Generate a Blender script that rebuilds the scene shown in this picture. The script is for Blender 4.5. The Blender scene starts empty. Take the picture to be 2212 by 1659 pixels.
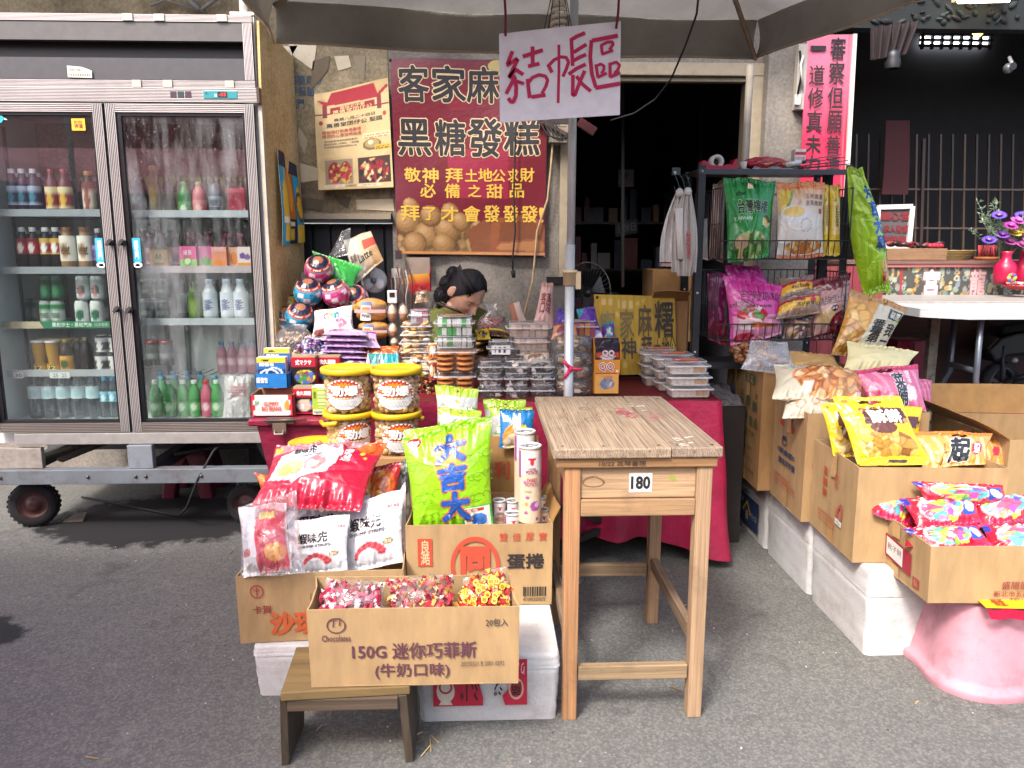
import bpy, bmesh, math, random
import numpy as np
from mathutils import Vector, Matrix
R=math.radians
random.seed(7); RNG=np.random.RandomState(7)
S=bpy.context.scene; COL=S.collection
# ---------------- camera, sky, sun, exposure ----------------
FP=1661.0; CH=1.4; YAW=R(2.1); PIT=R(9.9)
cam=bpy.data.cameras.new('camera'); camo=bpy.data.objects.new('camera',cam); COL.objects.link(camo)
cam.sensor_width=36; cam.lens=36*FP/2212; cam.clip_start=.05; cam.clip_end=500
camo.location=(0,0,CH); camo.rotation_euler=(R(90)-PIT,0,-YAW)
S.camera=camo
W=bpy.data.worlds.new('World'); S.world=W; W.use_nodes=True
wn=W.node_tree.nodes; sky=wn.new('ShaderNodeTexSky'); sky.sky_type='NISHITA'; sky.sun_disc=False
SUN_EL=R(50); SUN_AZ=R(213)
sky.sun_elevation=SUN_EL; sky.sun_rotation=SUN_AZ; sky.dust_density=4.2; sky.air_density=.7; sky.ozone_density=.5
W.node_tree.links.new(sky.outputs[0],wn['Background'].inputs[0]); wn['Background'].inputs[1].default_value=.15
sl=bpy.data.lights.new('sun','SUN'); sl.energy=1.15; sl.angle=R(10); sl.color=(1,.97,.93)
so=bpy.data.objects.new('sun',sl); COL.objects.link(so)
sd=Vector((math.sin(SUN_AZ)*math.cos(SUN_EL),math.cos(SUN_AZ)*math.cos(SUN_EL),math.sin(SUN_EL)))
so.rotation_euler=sd.to_track_quat('Z','Y').to_euler(); so.location=(-3,-5,8)
S.view_settings.view_transform='Standard'; S.view_settings.look='None'; S.view_settings.exposure=1.88; S.view_settings.gamma=1
S.render.engine='CYCLES'
cy=S.cycles; cy.max_bounces=10; cy.transparent_max_bounces=24; cy.diffuse_bounces=4; cy.glossy_bounces=4; cy.transmission_bounces=8
cy.caustics_reflective=False; cy.caustics_refractive=False; cy.sample_clamp_indirect=6
# ---------------- placing helpers ----------------
_fw=Vector((math.sin(YAW)*math.cos(PIT),math.cos(YAW)*math.cos(PIT),-math.sin(PIT)))
_rt=Vector((math.cos(YAW),-math.sin(YAW),0)); _up=_rt.cross(_fw)
def ray(x,y): return _fw+_rt*((x-1106)/FP)-_up*((y-829.5)/FP)
def P(x,y,Y):
    d=ray(x,y); return Vector((0,0,CH))+d*(Y/d.y)
def G(x,y,z=0.):
    d=ray(x,y); return Vector((0,0,CH))+d*((z-CH)/d.z)
def V3(*a): return Vector(a)
_lc={}
def lin(h):
    if not isinstance(h,str): return h
    if h not in _lc:
        c=[int(h[i:i+2],16)/255 for i in (0,2,4)]
        _lc[h]=tuple(x/12.92 if x<=.04045 else ((x+.055)/1.055)**2.4 for x in c)
    return _lc[h]
# ---------------- mesh builder ----------------
class MB:
    def __init__(s): s.v=[];s.fl=[];s.ft=[];s.c=[];s.sm=[];s.n=0
    def add(s,V,F,col,smooth=False):
        V=np.asarray(V,float).reshape(-1,3); n=len(V)
        c=np.asarray(lin(col),float)
        if c.ndim==1: c=np.tile(c[:3],(n,1))
        s.v.append(V); s.c.append(c)
        if isinstance(F,np.ndarray):
            s.fl.append((F+s.n).ravel()); s.ft.append(np.full(len(F),F.shape[1])); k=len(F)
        else:
            s.fl.append(np.array([i for f in F for i in f],int)+s.n); s.ft.append(np.array([len(f) for f in F])); k=len(F)
        s.sm.append(np.full(k,smooth)); s.n+=n
        return s
    def hexa(s,p,col):   # 8 points: bottom ring 0-3, top ring 4-7
        return s.add([tuple(q) for q in p],[(3,2,1,0),(4,5,6,7),(0,1,5,4),(1,2,6,5),(2,3,7,6),(3,0,4,7)],col)
    def box(s,c,d,col,rz=0,M=None):
        x,y,z=d[0]/2,d[1]/2,d[2]/2
        p=[Vector(q) for q in((-x,-y,-z),(x,-y,-z),(x,y,-z),(-x,y,-z),(-x,-y,z),(x,-y,z),(x,y,z),(-x,y,z))]
        m=M if M is not None else Matrix.Rotation(rz,3,'Z')
        return s.hexa([m@q+Vector(c) for q in p],col)
    def bx(s,a,b,col): # box from min corner to max corner
        return s.box([(a[i]+b[i])/2 for i in range(3)],[abs(b[i]-a[i]) for i in range(3)],col)
    def bar(s,a,b,w,t,col,up=(0,0,1)):  # rectangular bar from a to b
        a=Vector(a);b=Vector(b);d=(b-a);u=Vector(up)
        x=d.cross(u)
        if x.length<1e-6: x=d.cross(Vector((0,1,0)))
        x.normalize(); y=x.cross(d).normalized(); x=x*(w/2); y=y*(t/2)
        return s.hexa([a-x-y,a+x-y,a+x+y,a-x+y,b-x-y,b+x-y,b+x+y,b-x+y],col)
    def tube(s,pts,r,col,n=8,caps=True):
        pts=[Vector(p) for p in pts]; m=len(pts); rs=r if hasattr(r,'__len__') else [r]*m
        V=[]; prev=None
        for i,p in enumerate(pts):
            t=(pts[min(i+1,m-1)]-pts[max(i-1,0)]).normalized()
            if prev is None: x=t.orthogonal().normalized()
            else:
                x=prev-t*prev.dot(t)
                x=x.normalized() if x.length>1e-6 else t.orthogonal().normalized()
            prev=x; y=t.cross(x)
            for k in range(n):
                a=2*math.pi*k/n; V.append(p+x*(rs[i]*math.cos(a))+y*(rs[i]*math.sin(a)))
        F=[(i*n+k,i*n+(k+1)%n,(i+1)*n+(k+1)%n,(i+1)*n+k) for i in range(m-1) for k in range(n)]
        if caps: F+= [tuple(range(n-1,-1,-1)),tuple(range((m-1)*n,m*n))]
        return s.add([tuple(v) for v in V],F,col,True)
    def lathe(s,c,prof,col,n=20,M=None,cols=None,a0=0,a1=2*math.pi):
        c=Vector(c); V=[];C=[]; full=abs(a1-a0)>6.28; nn=n if full else n+1
        for j,(r,z) in enumerate(prof):
            for k in range(nn):
                a=a0+(a1-a0)*k/n; q=Vector((r*math.cos(a),r*math.sin(a),z))
                V.append(tuple(c+(M@q if M is not None else q)))
                C.append(lin(cols[j] if cols else col)[:3])
        F=[(j*nn+k,j*nn+(k+1)%nn,(j+1)*nn+(k+1)%nn,(j+1)*nn+k) for j in range(len(prof)-1) for k in range(n)]
        return s.add(V,F,np.array(C),True)
    def grid(s,pos,col,flip=False,smooth=True):  # pos array (nv,nu,3)
        nv,nu=pos.shape[:2]; i=np.arange(nv*nu).reshape(nv,nu)
        F=np.stack([i[:-1,:-1],i[:-1,1:],i[1:,1:],i[1:,:-1]],-1).reshape(-1,4)
        if flip: F=F[:,::-1]
        c=col
        if not isinstance(c,str):
            c=np.asarray(c)
            if c.ndim==3: c=c.reshape(-1,3)
        return s.add(pos.reshape(-1,3),F,c,smooth)
    def slab(s,pos,th,col,back=None,smooth=True): # curved sheet with thickness; pos (nv,nu,3)
        du=np.gradient(pos,axis=1); dv=np.gradient(pos,axis=0); n=np.cross(du,dv); n/=np.linalg.norm(n,axis=2,keepdims=True)+1e-12
        b=pos-n*th; s.grid(pos,col,False,smooth); bc=back if back is not None else col
        s.grid(b,bc,True,smooth)
        ec=bc if isinstance(bc,(str,tuple)) else np.asarray(bc).reshape(-1,3).mean(0)
        for e,g in((pos[0],b[0]),(pos[-1][::-1],b[-1][::-1]),(pos[::-1,0],b[::-1,0]),(pos[:,-1],b[:,-1])):
            s.grid(np.stack([g,e]),ec,False,False)
        return s
    def sphere(s,c,r,col,nu=12,nv=8,M=None,fn=None):
        r=(r,r,r) if not hasattr(r,'__len__') else r
        u=np.linspace(0,2*math.pi,nu+1); v=np.linspace(-math.pi/2,math.pi/2,nv+1); UU,VV=np.meshgrid(u,v)
        q=np.stack([np.cos(VV)*np.cos(UU)*r[0],np.cos(VV)*np.sin(UU)*r[1],np.sin(VV)*r[2]],-1)
        if fn is not None: q=fn(q)
        if M is not None: q=q@np.array(M.to_3x3()).T
        return s.grid(q+np.array(c),col)
    def loft(s,rings,col,cap=(True,True),smooth=True):
        n=len(rings[0]); V=np.concatenate([np.asarray(r,float) for r in rings]); F=[]
        for j in range(len(rings)-1):
            for k in range(n): F.append((j*n+k,j*n+(k+1)%n,(j+1)*n+(k+1)%n,(j+1)*n+k))
        s.add(V,F,col,smooth)
        c=np.asarray(lin(col)); 
        if cap[0]: s.add(rings[0],[tuple(range(n-1,-1,-1))],c[:n] if c.ndim>1 else col)
        if cap[1]: s.add(rings[-1],[tuple(range(n))],c[-n:] if c.ndim>1 else col)
        return s
    def text(s,t,f,box,col,bold=0.,rot=0,ol=None):  # f(u,v,off)->world ; box u0,v0,u1,v1
        if ol is not None: s.text(t,f,box,ol[0],ol[1],rot); 
        V,F=glyph(t,bold)
        x,y=V[:,0],V[:,1]
        if rot: x,y={90:(1-y,x),180:(1-x,1-y),270:(y,1-x)}[rot]
        off=.0016 if ol is None else .0032
        p=f(box[0]+(box[2]-box[0])*x, box[1]+(box[3]-box[1])*y, off); p=p+(f(box[0]+(box[2]-box[0])*x, box[1]+(box[3]-box[1])*y, off+.001)-p)*(V[:,2]/.001)[:,None]
        return s.add(p,F,col)
    def poly(s,pts,f,col,off=.0008):
        a=np.array(pts,float); return s.add(f(a[:,0],a[:,1],off),[tuple(range(len(a)))],col)
    def stroke(s,pts,w,f,col,off=.0012,asp=1.): # ribbon through uv points
        p=np.array(pts,float); d=np.gradient(p,axis=0); d[:,0]*=asp; d/=np.linalg.norm(d,axis=1,keepdims=True)+1e-9
        n=np.stack([-d[:,1]/asp,d[:,0]],-1)*w/2; a=f(*(p+n).T,off); b=f(*(p-n).T,off); m=len(p)
        return s.add(np.concatenate([b,a]),[(i,i+1,m+i+1,m+i) for i in range(m-1)],col)
    def ell(s,cu,cv,ru,rv,f,col,off=.0008,n=24,ring=0):
        t=np.linspace(0,2*math.pi,n,endpoint=False)
        if not ring: return s.poly(list(zip(cu+ru*np.cos(t),cv+rv*np.sin(t))),f,col,off)
        a=f(cu+ru*np.cos(t),cv+rv*np.sin(t),off); b=f(cu+ru*(1-ring)*np.cos(t),cv+rv*(1-ring)*np.sin(t),off)
        return s.add(np.concatenate([a,b]),[(i,(i+1)%n,n+(i+1)%n,n+i) for i in range(n)],col)
_gc={}
def glyph(t,bold=0.):
    k=(t,bold)
    if k in _gc: return _gc[k]
    if t not in _gb:
        c=bpy.data.curves.new('glyph','FONT'); c.body=t; c.resolution_u=2; c.align_x='CENTER'; c.space_line=.86
        o=bpy.data.objects.new('glyph',c); COL.objects.link(o)
        m=bpy.data.meshes.new_from_object(o.evaluated_get(bpy.context.evaluated_depsgraph_get()))
        bm=bmesh.new(); bm.from_mesh(m); bmesh.ops.triangulate(bm,faces=bm.faces[:])
        for _ in range(2):
            es=[e for e in bm.edges if e.calc_length()>.22]
            if not es: break
            bmesh.ops.subdivide_edges(bm,edges=es,cuts=1); bmesh.ops.triangulate(bm,faces=bm.faces[:])
        bm.verts.index_update()
        _gb[t]=(np.array([v.co[:2] for v in bm.verts]).reshape(-1,2),np.array([[v.index for v in p.verts] for p in bm.faces])); bm.free()
        bpy.data.objects.remove(o); bpy.data.curves.remove(c); bpy.data.meshes.remove(m)
    V0,F0=_gb[t]; n=len(V0)
    sh=[(0,0)] if bold<=.004 else [(math.cos(q)*bold,math.sin(q)*bold) for q in np.linspace(0,6.2832,5 if bold<.03 else 9)[:-1]+.4]+[(0,0)]
    V=np.concatenate([np.c_[V0+np.array(d),np.full(n,i*2e-5)] for i,d in enumerate(sh)]); F=np.concatenate([F0+i*n for i in range(len(sh))])
    lo=V0.min(0); hi=V0.max(0); V[:,:2]=(V[:,:2]-lo)/np.maximum(hi-lo,1e-6); _gc[k]=(V,F); return _gc[k]
_gb={}
def flat(O,U,Vv): # rectangle map: u,v in 0..1
    O,U,Vv=np.array(O),np.array(U),np.array(Vv); N=np.cross(U,Vv); N=N/np.linalg.norm(N)
    return lambda u,v,off=0.: O+np.multiply.outer(np.asarray(u,float),U)+np.multiply.outer(np.asarray(v,float),Vv)+N*off
def cylmap(c,r0,r1,h,a0=-90,da=180,z0=0): # u across angle range, v up
    c=np.array(c)
    def f(u,v,off=0.):
        a=np.radians(a0+(np.asarray(u,float)-.5)*da); v=np.asarray(v,float); r=r0+(r1-r0)*v+off
        return np.stack([c[0]+r*np.cos(a),c[1]+r*np.sin(a),c[2]+z0+v*h],-1)
    return f
# ---------------- objects ----------------
ROOTS=[]
def mk(name,mb,mat,parent=None,bevel=0,seg=2,label=None,sub=0):
    me=bpy.data.meshes.new(name); V=np.concatenate(mb.v); fl=np.concatenate(mb.fl); ft=np.concatenate(mb.ft)
    me.vertices.add(len(V)); me.vertices.foreach_set('co',V.ravel())
    me.loops.add(len(fl)); me.loops.foreach_set('vertex_index',fl.astype(np.int32))
    me.polygons.add(len(ft)); st=np.concatenate([[0],np.cumsum(ft)[:-1]])
    me.polygons.foreach_set('loop_start',st.astype(np.int32)); me.polygons.foreach_set('loop_total',ft.astype(np.int32))
    me.polygons.foreach_set('use_smooth',np.concatenate(mb.sm))
    a=me.color_attributes.new('col','FLOAT_COLOR','POINT'); C=np.ones((len(V),4)); C[:,:3]=np.concatenate(mb.c); a.data.foreach_set('color',C.ravel())
    me.update(calc_edges=True); me.validate()
    o=bpy.data.objects.new(name,me); COL.objects.link(o); me.materials.append(mat)
    if parent is not None: o.parent=parent
    else: ROOTS.append(o)
    if bevel:
        b=o.modifiers.new('bevel','BEVEL'); b.width=bevel; b.segments=seg; b.limit_method='ANGLE'; b.angle_limit=R(40); b.harden_normals=False
    if sub:
        b=o.modifiers.new('sub','SUBSURF'); b.levels=sub; b.render_levels=sub
    if label: o['label']=label
    return o
def tag(o,label=None,cat=None,group=None,kind=None):
    if label: o['label']=label
    if cat: o['category']=cat
    if group: o['group']=group
    if kind: o['kind']=kind
    return o
def thing(name,label,cat,group=None):
    o=bpy.data.objects.new(name,None); o.empty_display_size=.05; COL.objects.link(o); ROOTS.append(o)
    return tag(o,label,cat,group)
def dup(root,delta=(0,0,0),rz=0,about=None,label=None,group=None):
    def cp(o,par):
        c=o.copy(); COL.objects.link(c)
        if par is not None: c.parent=par
        for ch in list(o.children): cp(ch,c)
        return c
    r=cp(root,None); ROOTS.append(r)
    Rm=Matrix.Rotation(rz,3,'Z'); ab=Vector(about) if about is not None else Vector((0,0,0))
    r.location=Vector(root.location)+ab+Vector(delta)-Rm@ab; r.rotation_euler=(0,0,rz)
    tag(r,label,None,group); return r
def finish():
    bpy.context.view_layer.update()
    done={}
    for o in ROOTS:
        if o.type=='EMPTY':
            pts=[]
            for ch in o.children:
                pts+= [Vector(c)+ch.location for c in ch.bound_box] if ch.type=='MESH' else []
            if not pts: continue
            b=Vector([(min(p[i] for p in pts)+max(p[i] for p in pts))/2 for i in range(2)]+[min(p.z for p in pts)])
            for ch in o.children: ch.location=Vector(ch.location)-b
            o.location=Vector(o.location)+o.rotation_euler.to_matrix()@b
        elif o.type=='MESH':
            k=o.data.name
            if k not in done:
                bb=[Vector(c) for c in o.bound_box]
                b=Vector([(min(p[i] for p in bb)+max(p[i] for p in bb))/2 for i in range(2)]+[min(p.z for p in bb)])
                o.data.transform(Matrix.Translation(-b)); done[k]=b
            o.location=Vector(o.location)+o.rotation_euler.to_matrix()@done[k]
    bpy.context.view_layer.update()
# ---------------- materials ----------------
def newmat(n):
    m=bpy.data.materials.new(n); m.use_nodes=True; nt=m.node_tree; return m,nt,nt.nodes['Principled BSDF'],nt.nodes,nt.links
def bump(nt,b,src,strength,dist=.01):
    n=nt.nodes.new('ShaderNodeBump'); n.inputs['Strength'].default_value=strength; n.inputs['Distance'].default_value=dist
    nt.links.new(src,n.inputs['Height']); nt.links.new(n.outputs[0],b.inputs['Normal']); return n
def objco(nt,scale=(1,1,1)):
    t=nt.nodes.new('ShaderNodeTexCoord'); m=nt.nodes.new('ShaderNodeMapping'); m.inputs['Scale'].default_value=scale
    nt.links.new(t.outputs['Object'],m.inputs[0]); return m.outputs[0]
def noise(nt,co,scale,detail=4,rough=.6):
    n=nt.nodes.new('ShaderNodeTexNoise'); n.inputs['Scale'].default_value=scale; n.inputs['Detail'].default_value=detail; n.inputs['Roughness'].default_value=rough
    nt.links.new(co,n.inputs['Vector']); return n.outputs['Fac']
def ramp(nt,src,stops):
    r=nt.nodes.new('ShaderNodeValToRGB'); e=r.color_ramp.elements
    while len(e)<len(stops): e.new(.5)
    for i,(p,c) in enumerate(stops):
        e[i].position=p; c=lin(c) if isinstance(c,str) else c; e[i].color=(*c[:3],1)
    nt.links.new(src,r.inputs[0]); return r.outputs[0]
def mix(nt,fac,a,b,mode='MIX'):
    m=nt.nodes.new('ShaderNodeMix'); m.data_type='RGBA'; m.blend_type=mode
    for i,x in((0,fac),(6,a),(7,b)):
        if hasattr(x,'is_output'): nt.links.new(x,m.inputs[i])
        elif i==0: m.inputs[0].default_value=x
        else: m.inputs[i].default_value=(*lin(x)[:3],1)
    return m.outputs[2]
def attr(nt): 
    a=nt.nodes.new('ShaderNodeAttribute'); a.attribute_name='col'; return a.outputs['Color']
def amat(name,rough=.7,metal=0,coat=0,var=.15,vs=25,bs=0,bscale=60,bd=.002,spec=.5,stretch=(1,1,1),dirt=0,dirtcol='4a4036',dscale=6,trans=0,rv=0,crease=0):
    m,nt,b,N,L=newmat(name); c=attr(nt); co=objco(nt,stretch)
    if var:
        f=noise(nt,co,vs); g=ramp(nt,f,[(.3,(1-var,)*3),(.7,(1+var*.4,)*3)]); c=mix(nt,1.,c,g,'MULTIPLY')
    if dirt:
        f=noise(nt,co,dscale,6,.7); g=ramp(nt,f,[(.5,(0,0,0)),(.72,(dirt,)*3)]); c=mix(nt,g,c,dirtcol)
    L.new(c,b.inputs['Base Color']); b.inputs['Roughness'].default_value=rough; b.inputs['Metallic'].default_value=metal
    b.inputs['Coat Weight'].default_value=coat; b.inputs['Coat Roughness'].default_value=.12; b.inputs['Specular IOR Level'].default_value=spec
    if rv: L.new(ramp(nt,noise(nt,co,vs*.5),[(.3,(rough-rv,)*3),(.7,(rough+rv,)*3)]),b.inputs['Roughness'])
    if bs:
        h=noise(nt,co,bscale,5)
        if crease:
            v=N.new('ShaderNodeTexVoronoi'); v.feature='DISTANCE_TO_EDGE'; v.inputs['Scale'].default_value=17
            va=N.new('ShaderNodeVectorMath'); va.operation='MULTIPLY_ADD'; nz=N.new('ShaderNodeTexNoise'); nz.inputs['Scale'].default_value=9; L.new(co,nz.inputs['Vector']); L.new(nz.outputs['Color'],va.inputs[0]); va.inputs[1].default_value=(.09,.09,.09); L.new(co,va.inputs[2]); L.new(va.outputs[0],v.inputs['Vector'])
            r=ramp(nt,v.outputs['Distance'],[(0,(1,1,1)),(.16,(0,0,0))]); ad=N.new('ShaderNodeMath'); ad.operation='MULTIPLY_ADD'; L.new(r,ad.inputs[0]); ad.inputs[1].default_value=.55; L.new(h,ad.inputs[2]); h=ad.outputs[0]
        bump(nt,b,h,bs,bd)
    return m
M_paper=amat('paper',.75,var=.1,bs=.15,bscale=80)
M_ink=amat('ink',.65,var=.12,vs=60)
M_film=amat('film',.22,coat=.3,var=.06,bs=.45,bscale=38,bd=.006,crease=1)
M_matte=amat('matte_film',.42,coat=.1,var=.06,bs=.4,bscale=38,bd=.005)
M_plastic=amat('plastic',.35,var=.08,bs=.1,bscale=40,dirt=.12)
M_card=amat('cardboard',.85,var=.2,vs=22,bs=.35,bscale=140,bd=.0015,stretch=(1,1,.3),dirt=.32,dirtcol='6f5638',dscale=5)
M_foam=amat('styrofoam',.65,var=.1,vs=150,bs=.35,bscale=150,bd=.003,dirt=.5,dirtcol='8a8174',dscale=9)
M_metal=amat('painted_metal',.45,var=.15,bs=.1,dirt=.25,dirtcol='3a3129')
M_alu=amat('aluminium',.38,metal=.35,var=.08,vs=5,dirt=.15,dirtcol='4c4440',dscale=3,rv=.06)
M_steel=amat('steel_tube',.35,metal=.45,var=.15,vs=10)
M_stand=amat('stand_metal',.5,var=.2,vs=6,bs=.15,dirt=.7,dirtcol='4a3526',dscale=7)
M_black=amat('black_metal',.45,var=.2,dirt=.15,dirtcol='55504a')
M_cloth=amat('cloth',.8,var=.12,bs=.3,bscale=300,bd=.001)
M_vinyl=amat('vinyl',.5,var=.28,vs=7,bs=.5,bscale=14,bd=.02,dirt=.22,dirtcol='2a1014')
M_skin=amat('skin',.5,var=.14,vs=60,bs=.15,bscale=200,bd=.001)
M_hair=amat('hair',.55,spec=.3,var=.4,vs=120,stretch=(1,1,.15),bs=.6,bscale=160,bd=.003)
M_rubber=amat('rubber',.8,var=.25,bs=.3,bscale=50)
M_leaf=amat('leaf',.6,var=.2)
M_food=amat('food',.6,var=.25,vs=90,bs=.5,bscale=120,bd=.003)
M_dark=amat('dark_interior',.8,var=.4,vs=5)
M_white=amat('white_enamel',.4,var=.08,vs=4,dirt=.2,dirtcol='6d675c',dscale=5)
def woodmat(name,axis,dark='5d442b',amt=.38,rough=.7):
    m,nt,b,N,L=newmat(name); sc=[38,38,38]; sc[axis]=1.0
    co=objco(nt,sc); n=noise(nt,co,2.2,6,.65)
    w=nt.nodes.new('ShaderNodeTexWave'); w.bands_direction='X' if axis!=0 else 'Y'; w.inputs['Scale'].default_value=1.1; w.inputs['Distortion'].default_value=14; w.inputs['Detail'].default_value=3; w.inputs['Detail Scale'].default_value=1.4
    L.new(co,w.inputs['Vector']); c=attr(nt)
    g=ramp(nt,w.outputs['Fac'],[(.0,(amt,)*3),(.35,(0,0,0)),(1,(0,0,0))]); c=mix(nt,g,c,dark)
    g=ramp(nt,n,[(.35,(.62,.6,.58)),(.65,(1.08,1.06,1.02))]); c=mix(nt,1.,c,g,'MULTIPLY')
    f=noise(nt,objco(nt),5,6,.7); g=ramp(nt,f,[(.55,(0,0,0)),(.75,(.45,)*3)]); c=mix(nt,g,c,'3a2d20')
    L.new(c,b.inputs['Base Color']); b.inputs['Roughness'].default_value=rough; bump(nt,b,n,.5,.003); return m
M_woodY=woodmat('wood_long',1,'4a3827',.55); M_woodZ=woodmat('wood_upright',2,amt=.22); M_woodX=woodmat('wood_cross',0,amt=.22)
def clearmat(name,tint=(1,1,1),white=.06,gl=.5,rough=.12,bs=.5,bscale=35,base=.04):
    m,nt,b,N,L=newmat(name); out=N['Material Output']; N.remove(b)
    t=N.new('ShaderNodeBsdfTransparent'); t.inputs[0].default_value=(*tint,1)
    g=N.new('ShaderNodeBsdfGlossy'); g.inputs['Roughness'].default_value=rough
    d=N.new('ShaderNodeBsdfDiffuse'); d.inputs[0].default_value=(.85,.87,.9,1)
    lw=N.new('ShaderNodeLayerWeight'); lw.inputs[0].default_value=.35
    mr=N.new('ShaderNodeMath'); mr.operation='MULTIPLY_ADD'; mr.inputs[1].default_value=gl; mr.inputs[2].default_value=base; L.new(lw.outputs['Fresnel'],mr.inputs[0])
    m1=N.new('ShaderNodeMixShader'); L.new(mr.outputs[0],m1.inputs[0]); L.new(t.outputs[0],m1.inputs[1]); L.new(g.outputs[0],m1.inputs[2])
    m2=N.new('ShaderNodeMixShader'); m2.inputs[0].default_value=white; L.new(m1.outputs[0],m2.inputs[1]); L.new(d.outputs[0],m2.inputs[2])
    L.new(m2.outputs[0],out.inputs[0])
    if bs:
        bn=N.new('ShaderNodeBump'); bn.inputs['Strength'].default_value=bs; bn.inputs['Distance'].default_value=.01
        L.new(noise(nt,objco(nt),bscale,3),bn.inputs['Height']); L.new(bn.outputs[0],g.inputs['Normal']); L.new(bn.outputs[0],lw.inputs['Normal'])
    return m
M_clear=clearmat('clear_film',white=.05,gl=.42,base=.05)
M_shell=clearmat('clear_shell',white=.05,gl=.32,rough=.06,bs=.3,bscale=60,base=.04)
M_rim=clearmat('clear_rim',white=.38,gl=.4,rough=.1,bs=0)
M_tub=clearmat('clear_tub',white=.015,gl=.22,rough=.05,bs=0,base=.02)
M_foilm=amat('foil',.28,metal=.55,var=.1,bs=.4,bscale=90,bd=.003)
M_pet=clearmat('clear_bottle',tint=(.86,.93,.95),white=.05,gl=.6,rough=.05,bs=.1)
M_glass=clearmat('door_glass',tint=(.93,.97,.96),white=.008,gl=.35,rough=.02,bs=0,base=.02)
M_haze=clearmat('frosted_film',white=.16,gl=.4,rough=.2,bs=.5)
def emat(name,col,st):
    m,nt,b,N,L=newmat(name); b.inputs['Base Color'].default_value=(*lin(col),1); b.inputs['Emission Color'].default_value=(*lin(col),1); b.inputs['Emission Strength'].default_value=st; return m
# ---------------- painting on grids ----------------
def paint(U,V,ops,seed=0):
    rs=np.random.RandomState(seed+11); C=np.zeros(U.shape+(3,))
    def put(m,c):
        C[m]=lin(c)[:3]
    for o in ops:
        k=o[0]
        if k=='f': C[:]=lin(o[1])[:3]
        elif k=='r': put((U>=o[1])&(V>=o[2])&(U<=o[3])&(V<=o[4]),o[5])
        elif k=='e': put(((U-o[1])/o[3])**2+((V-o[2])/o[4])**2<=1,o[5])
        elif k=='ring':
            d=np.sqrt(((U-o[1])/o[3])**2+((V-o[2])/o[4])**2); put((d<=1)&(d>=1-o[6]),o[5])
        elif k=='burst': # spiky ellipse
            a=np.arctan2((V-o[2])/o[4],(U-o[1])/o[3]); d=np.sqrt(((U-o[1])/o[3])**2+((V-o[2])/o[4])**2); put(d<=1-.16*np.abs(((a*o[6]/6.2832)%1)-.5)*2,o[5])
        elif k=='p':
            p=np.array(o[1],float); ins=np.zeros(U.shape,bool); j=len(p)-1
            for i in range(len(p)):
                c=((p[i,1]>V)!=(p[j,1]>V))&(U<(p[j,0]-p[i,0])*(V-p[i,1])/(p[j,1]-p[i,1]+1e-12)+p[i,0]); ins^=c; j=i
            put(ins,o[2])
        elif k in('v','vr'): # chunks: cu,cv,ru,rv,[cols],n
            _,cu,cv,ru,rv,cols,n=o[:7]; asp=o[7] if len(o)>7 else 1.
            m=(((U-cu)/ru)**2+((V-cv)/rv)**2<=1) if k=='v' else ((abs(U-cu)<=ru)&(abs(V-cv)<=rv))
            if not m.any(): continue
            px=rs.uniform(cu-ru,cu+ru,n); py=rs.uniform(cv-rv,cv+rv,n); ci=rs.randint(0,len(cols),n); an=rs.uniform(0,3.14,n)
            u=U[m][:,None]-px; v=(V[m][:,None]-py)*asp; a=u*np.cos(an)+v*np.sin(an); b=-u*np.sin(an)+v*np.cos(an)
            d=np.sqrt(a*a+2.2*b*b); q=np.argsort(d,1)[:,:2]; i0=q[:,0]; r=np.arange(len(i0)); e=(d[r,q[:,1]]-d[r,i0])/(d.mean()*.12+1e-9)
            cc=np.array([lin(c)[:3] for c in cols])[ci[i0]]; C[m]=cc*np.clip(.45+.8*e,.45,1)[:,None]
        elif k=='g': # v0,c0,v1,c1 (printed gradient)
            t=np.clip((V-o[1])/(o[3]-o[1]),0,1)[...,None]; m=(V>=min(o[1],o[3]))&(V<=max(o[1],o[3])); C[m]=(np.array(lin(o[2]))*(1-t)+np.array(lin(o[4]))*t)[m]
        elif k=='s': # stripes u0,v0,u1,v1,col,freq,angle,duty
            a=R(o[7]); m=(U>=o[1])&(V>=o[2])&(U<=o[3])&(V<=o[4])&((((U*math.cos(a)+V*math.sin(a))*o[6])%1)<o[8]); put(m,o[5])
        elif k=='k': # blotches: scale,thr,col
            f=sum(np.sin(U*o[1]*rs.uniform(.5,1.5)+rs.uniform(0,6)+2*np.sin(V*o[1]*rs.uniform(.5,1.5)+rs.uniform(0,6))) for _ in range(4))
            put(f>o[2],o[3])
        elif k=='lines': # fake small print: u0,v0,u1,v1,rows,col
            _,a,b,c,d,n,col=o; h=(d-b)/n; rr=((V-b)/h); m=(U>=a)&(U<=c)&(V>=b)&(V<=d)&((rr%1)<.5)&(np.sin(U*160+np.floor(rr)*37)+np.sin(U*97+np.floor(rr)*11)>-.5); put(m,col)
    return C
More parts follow.
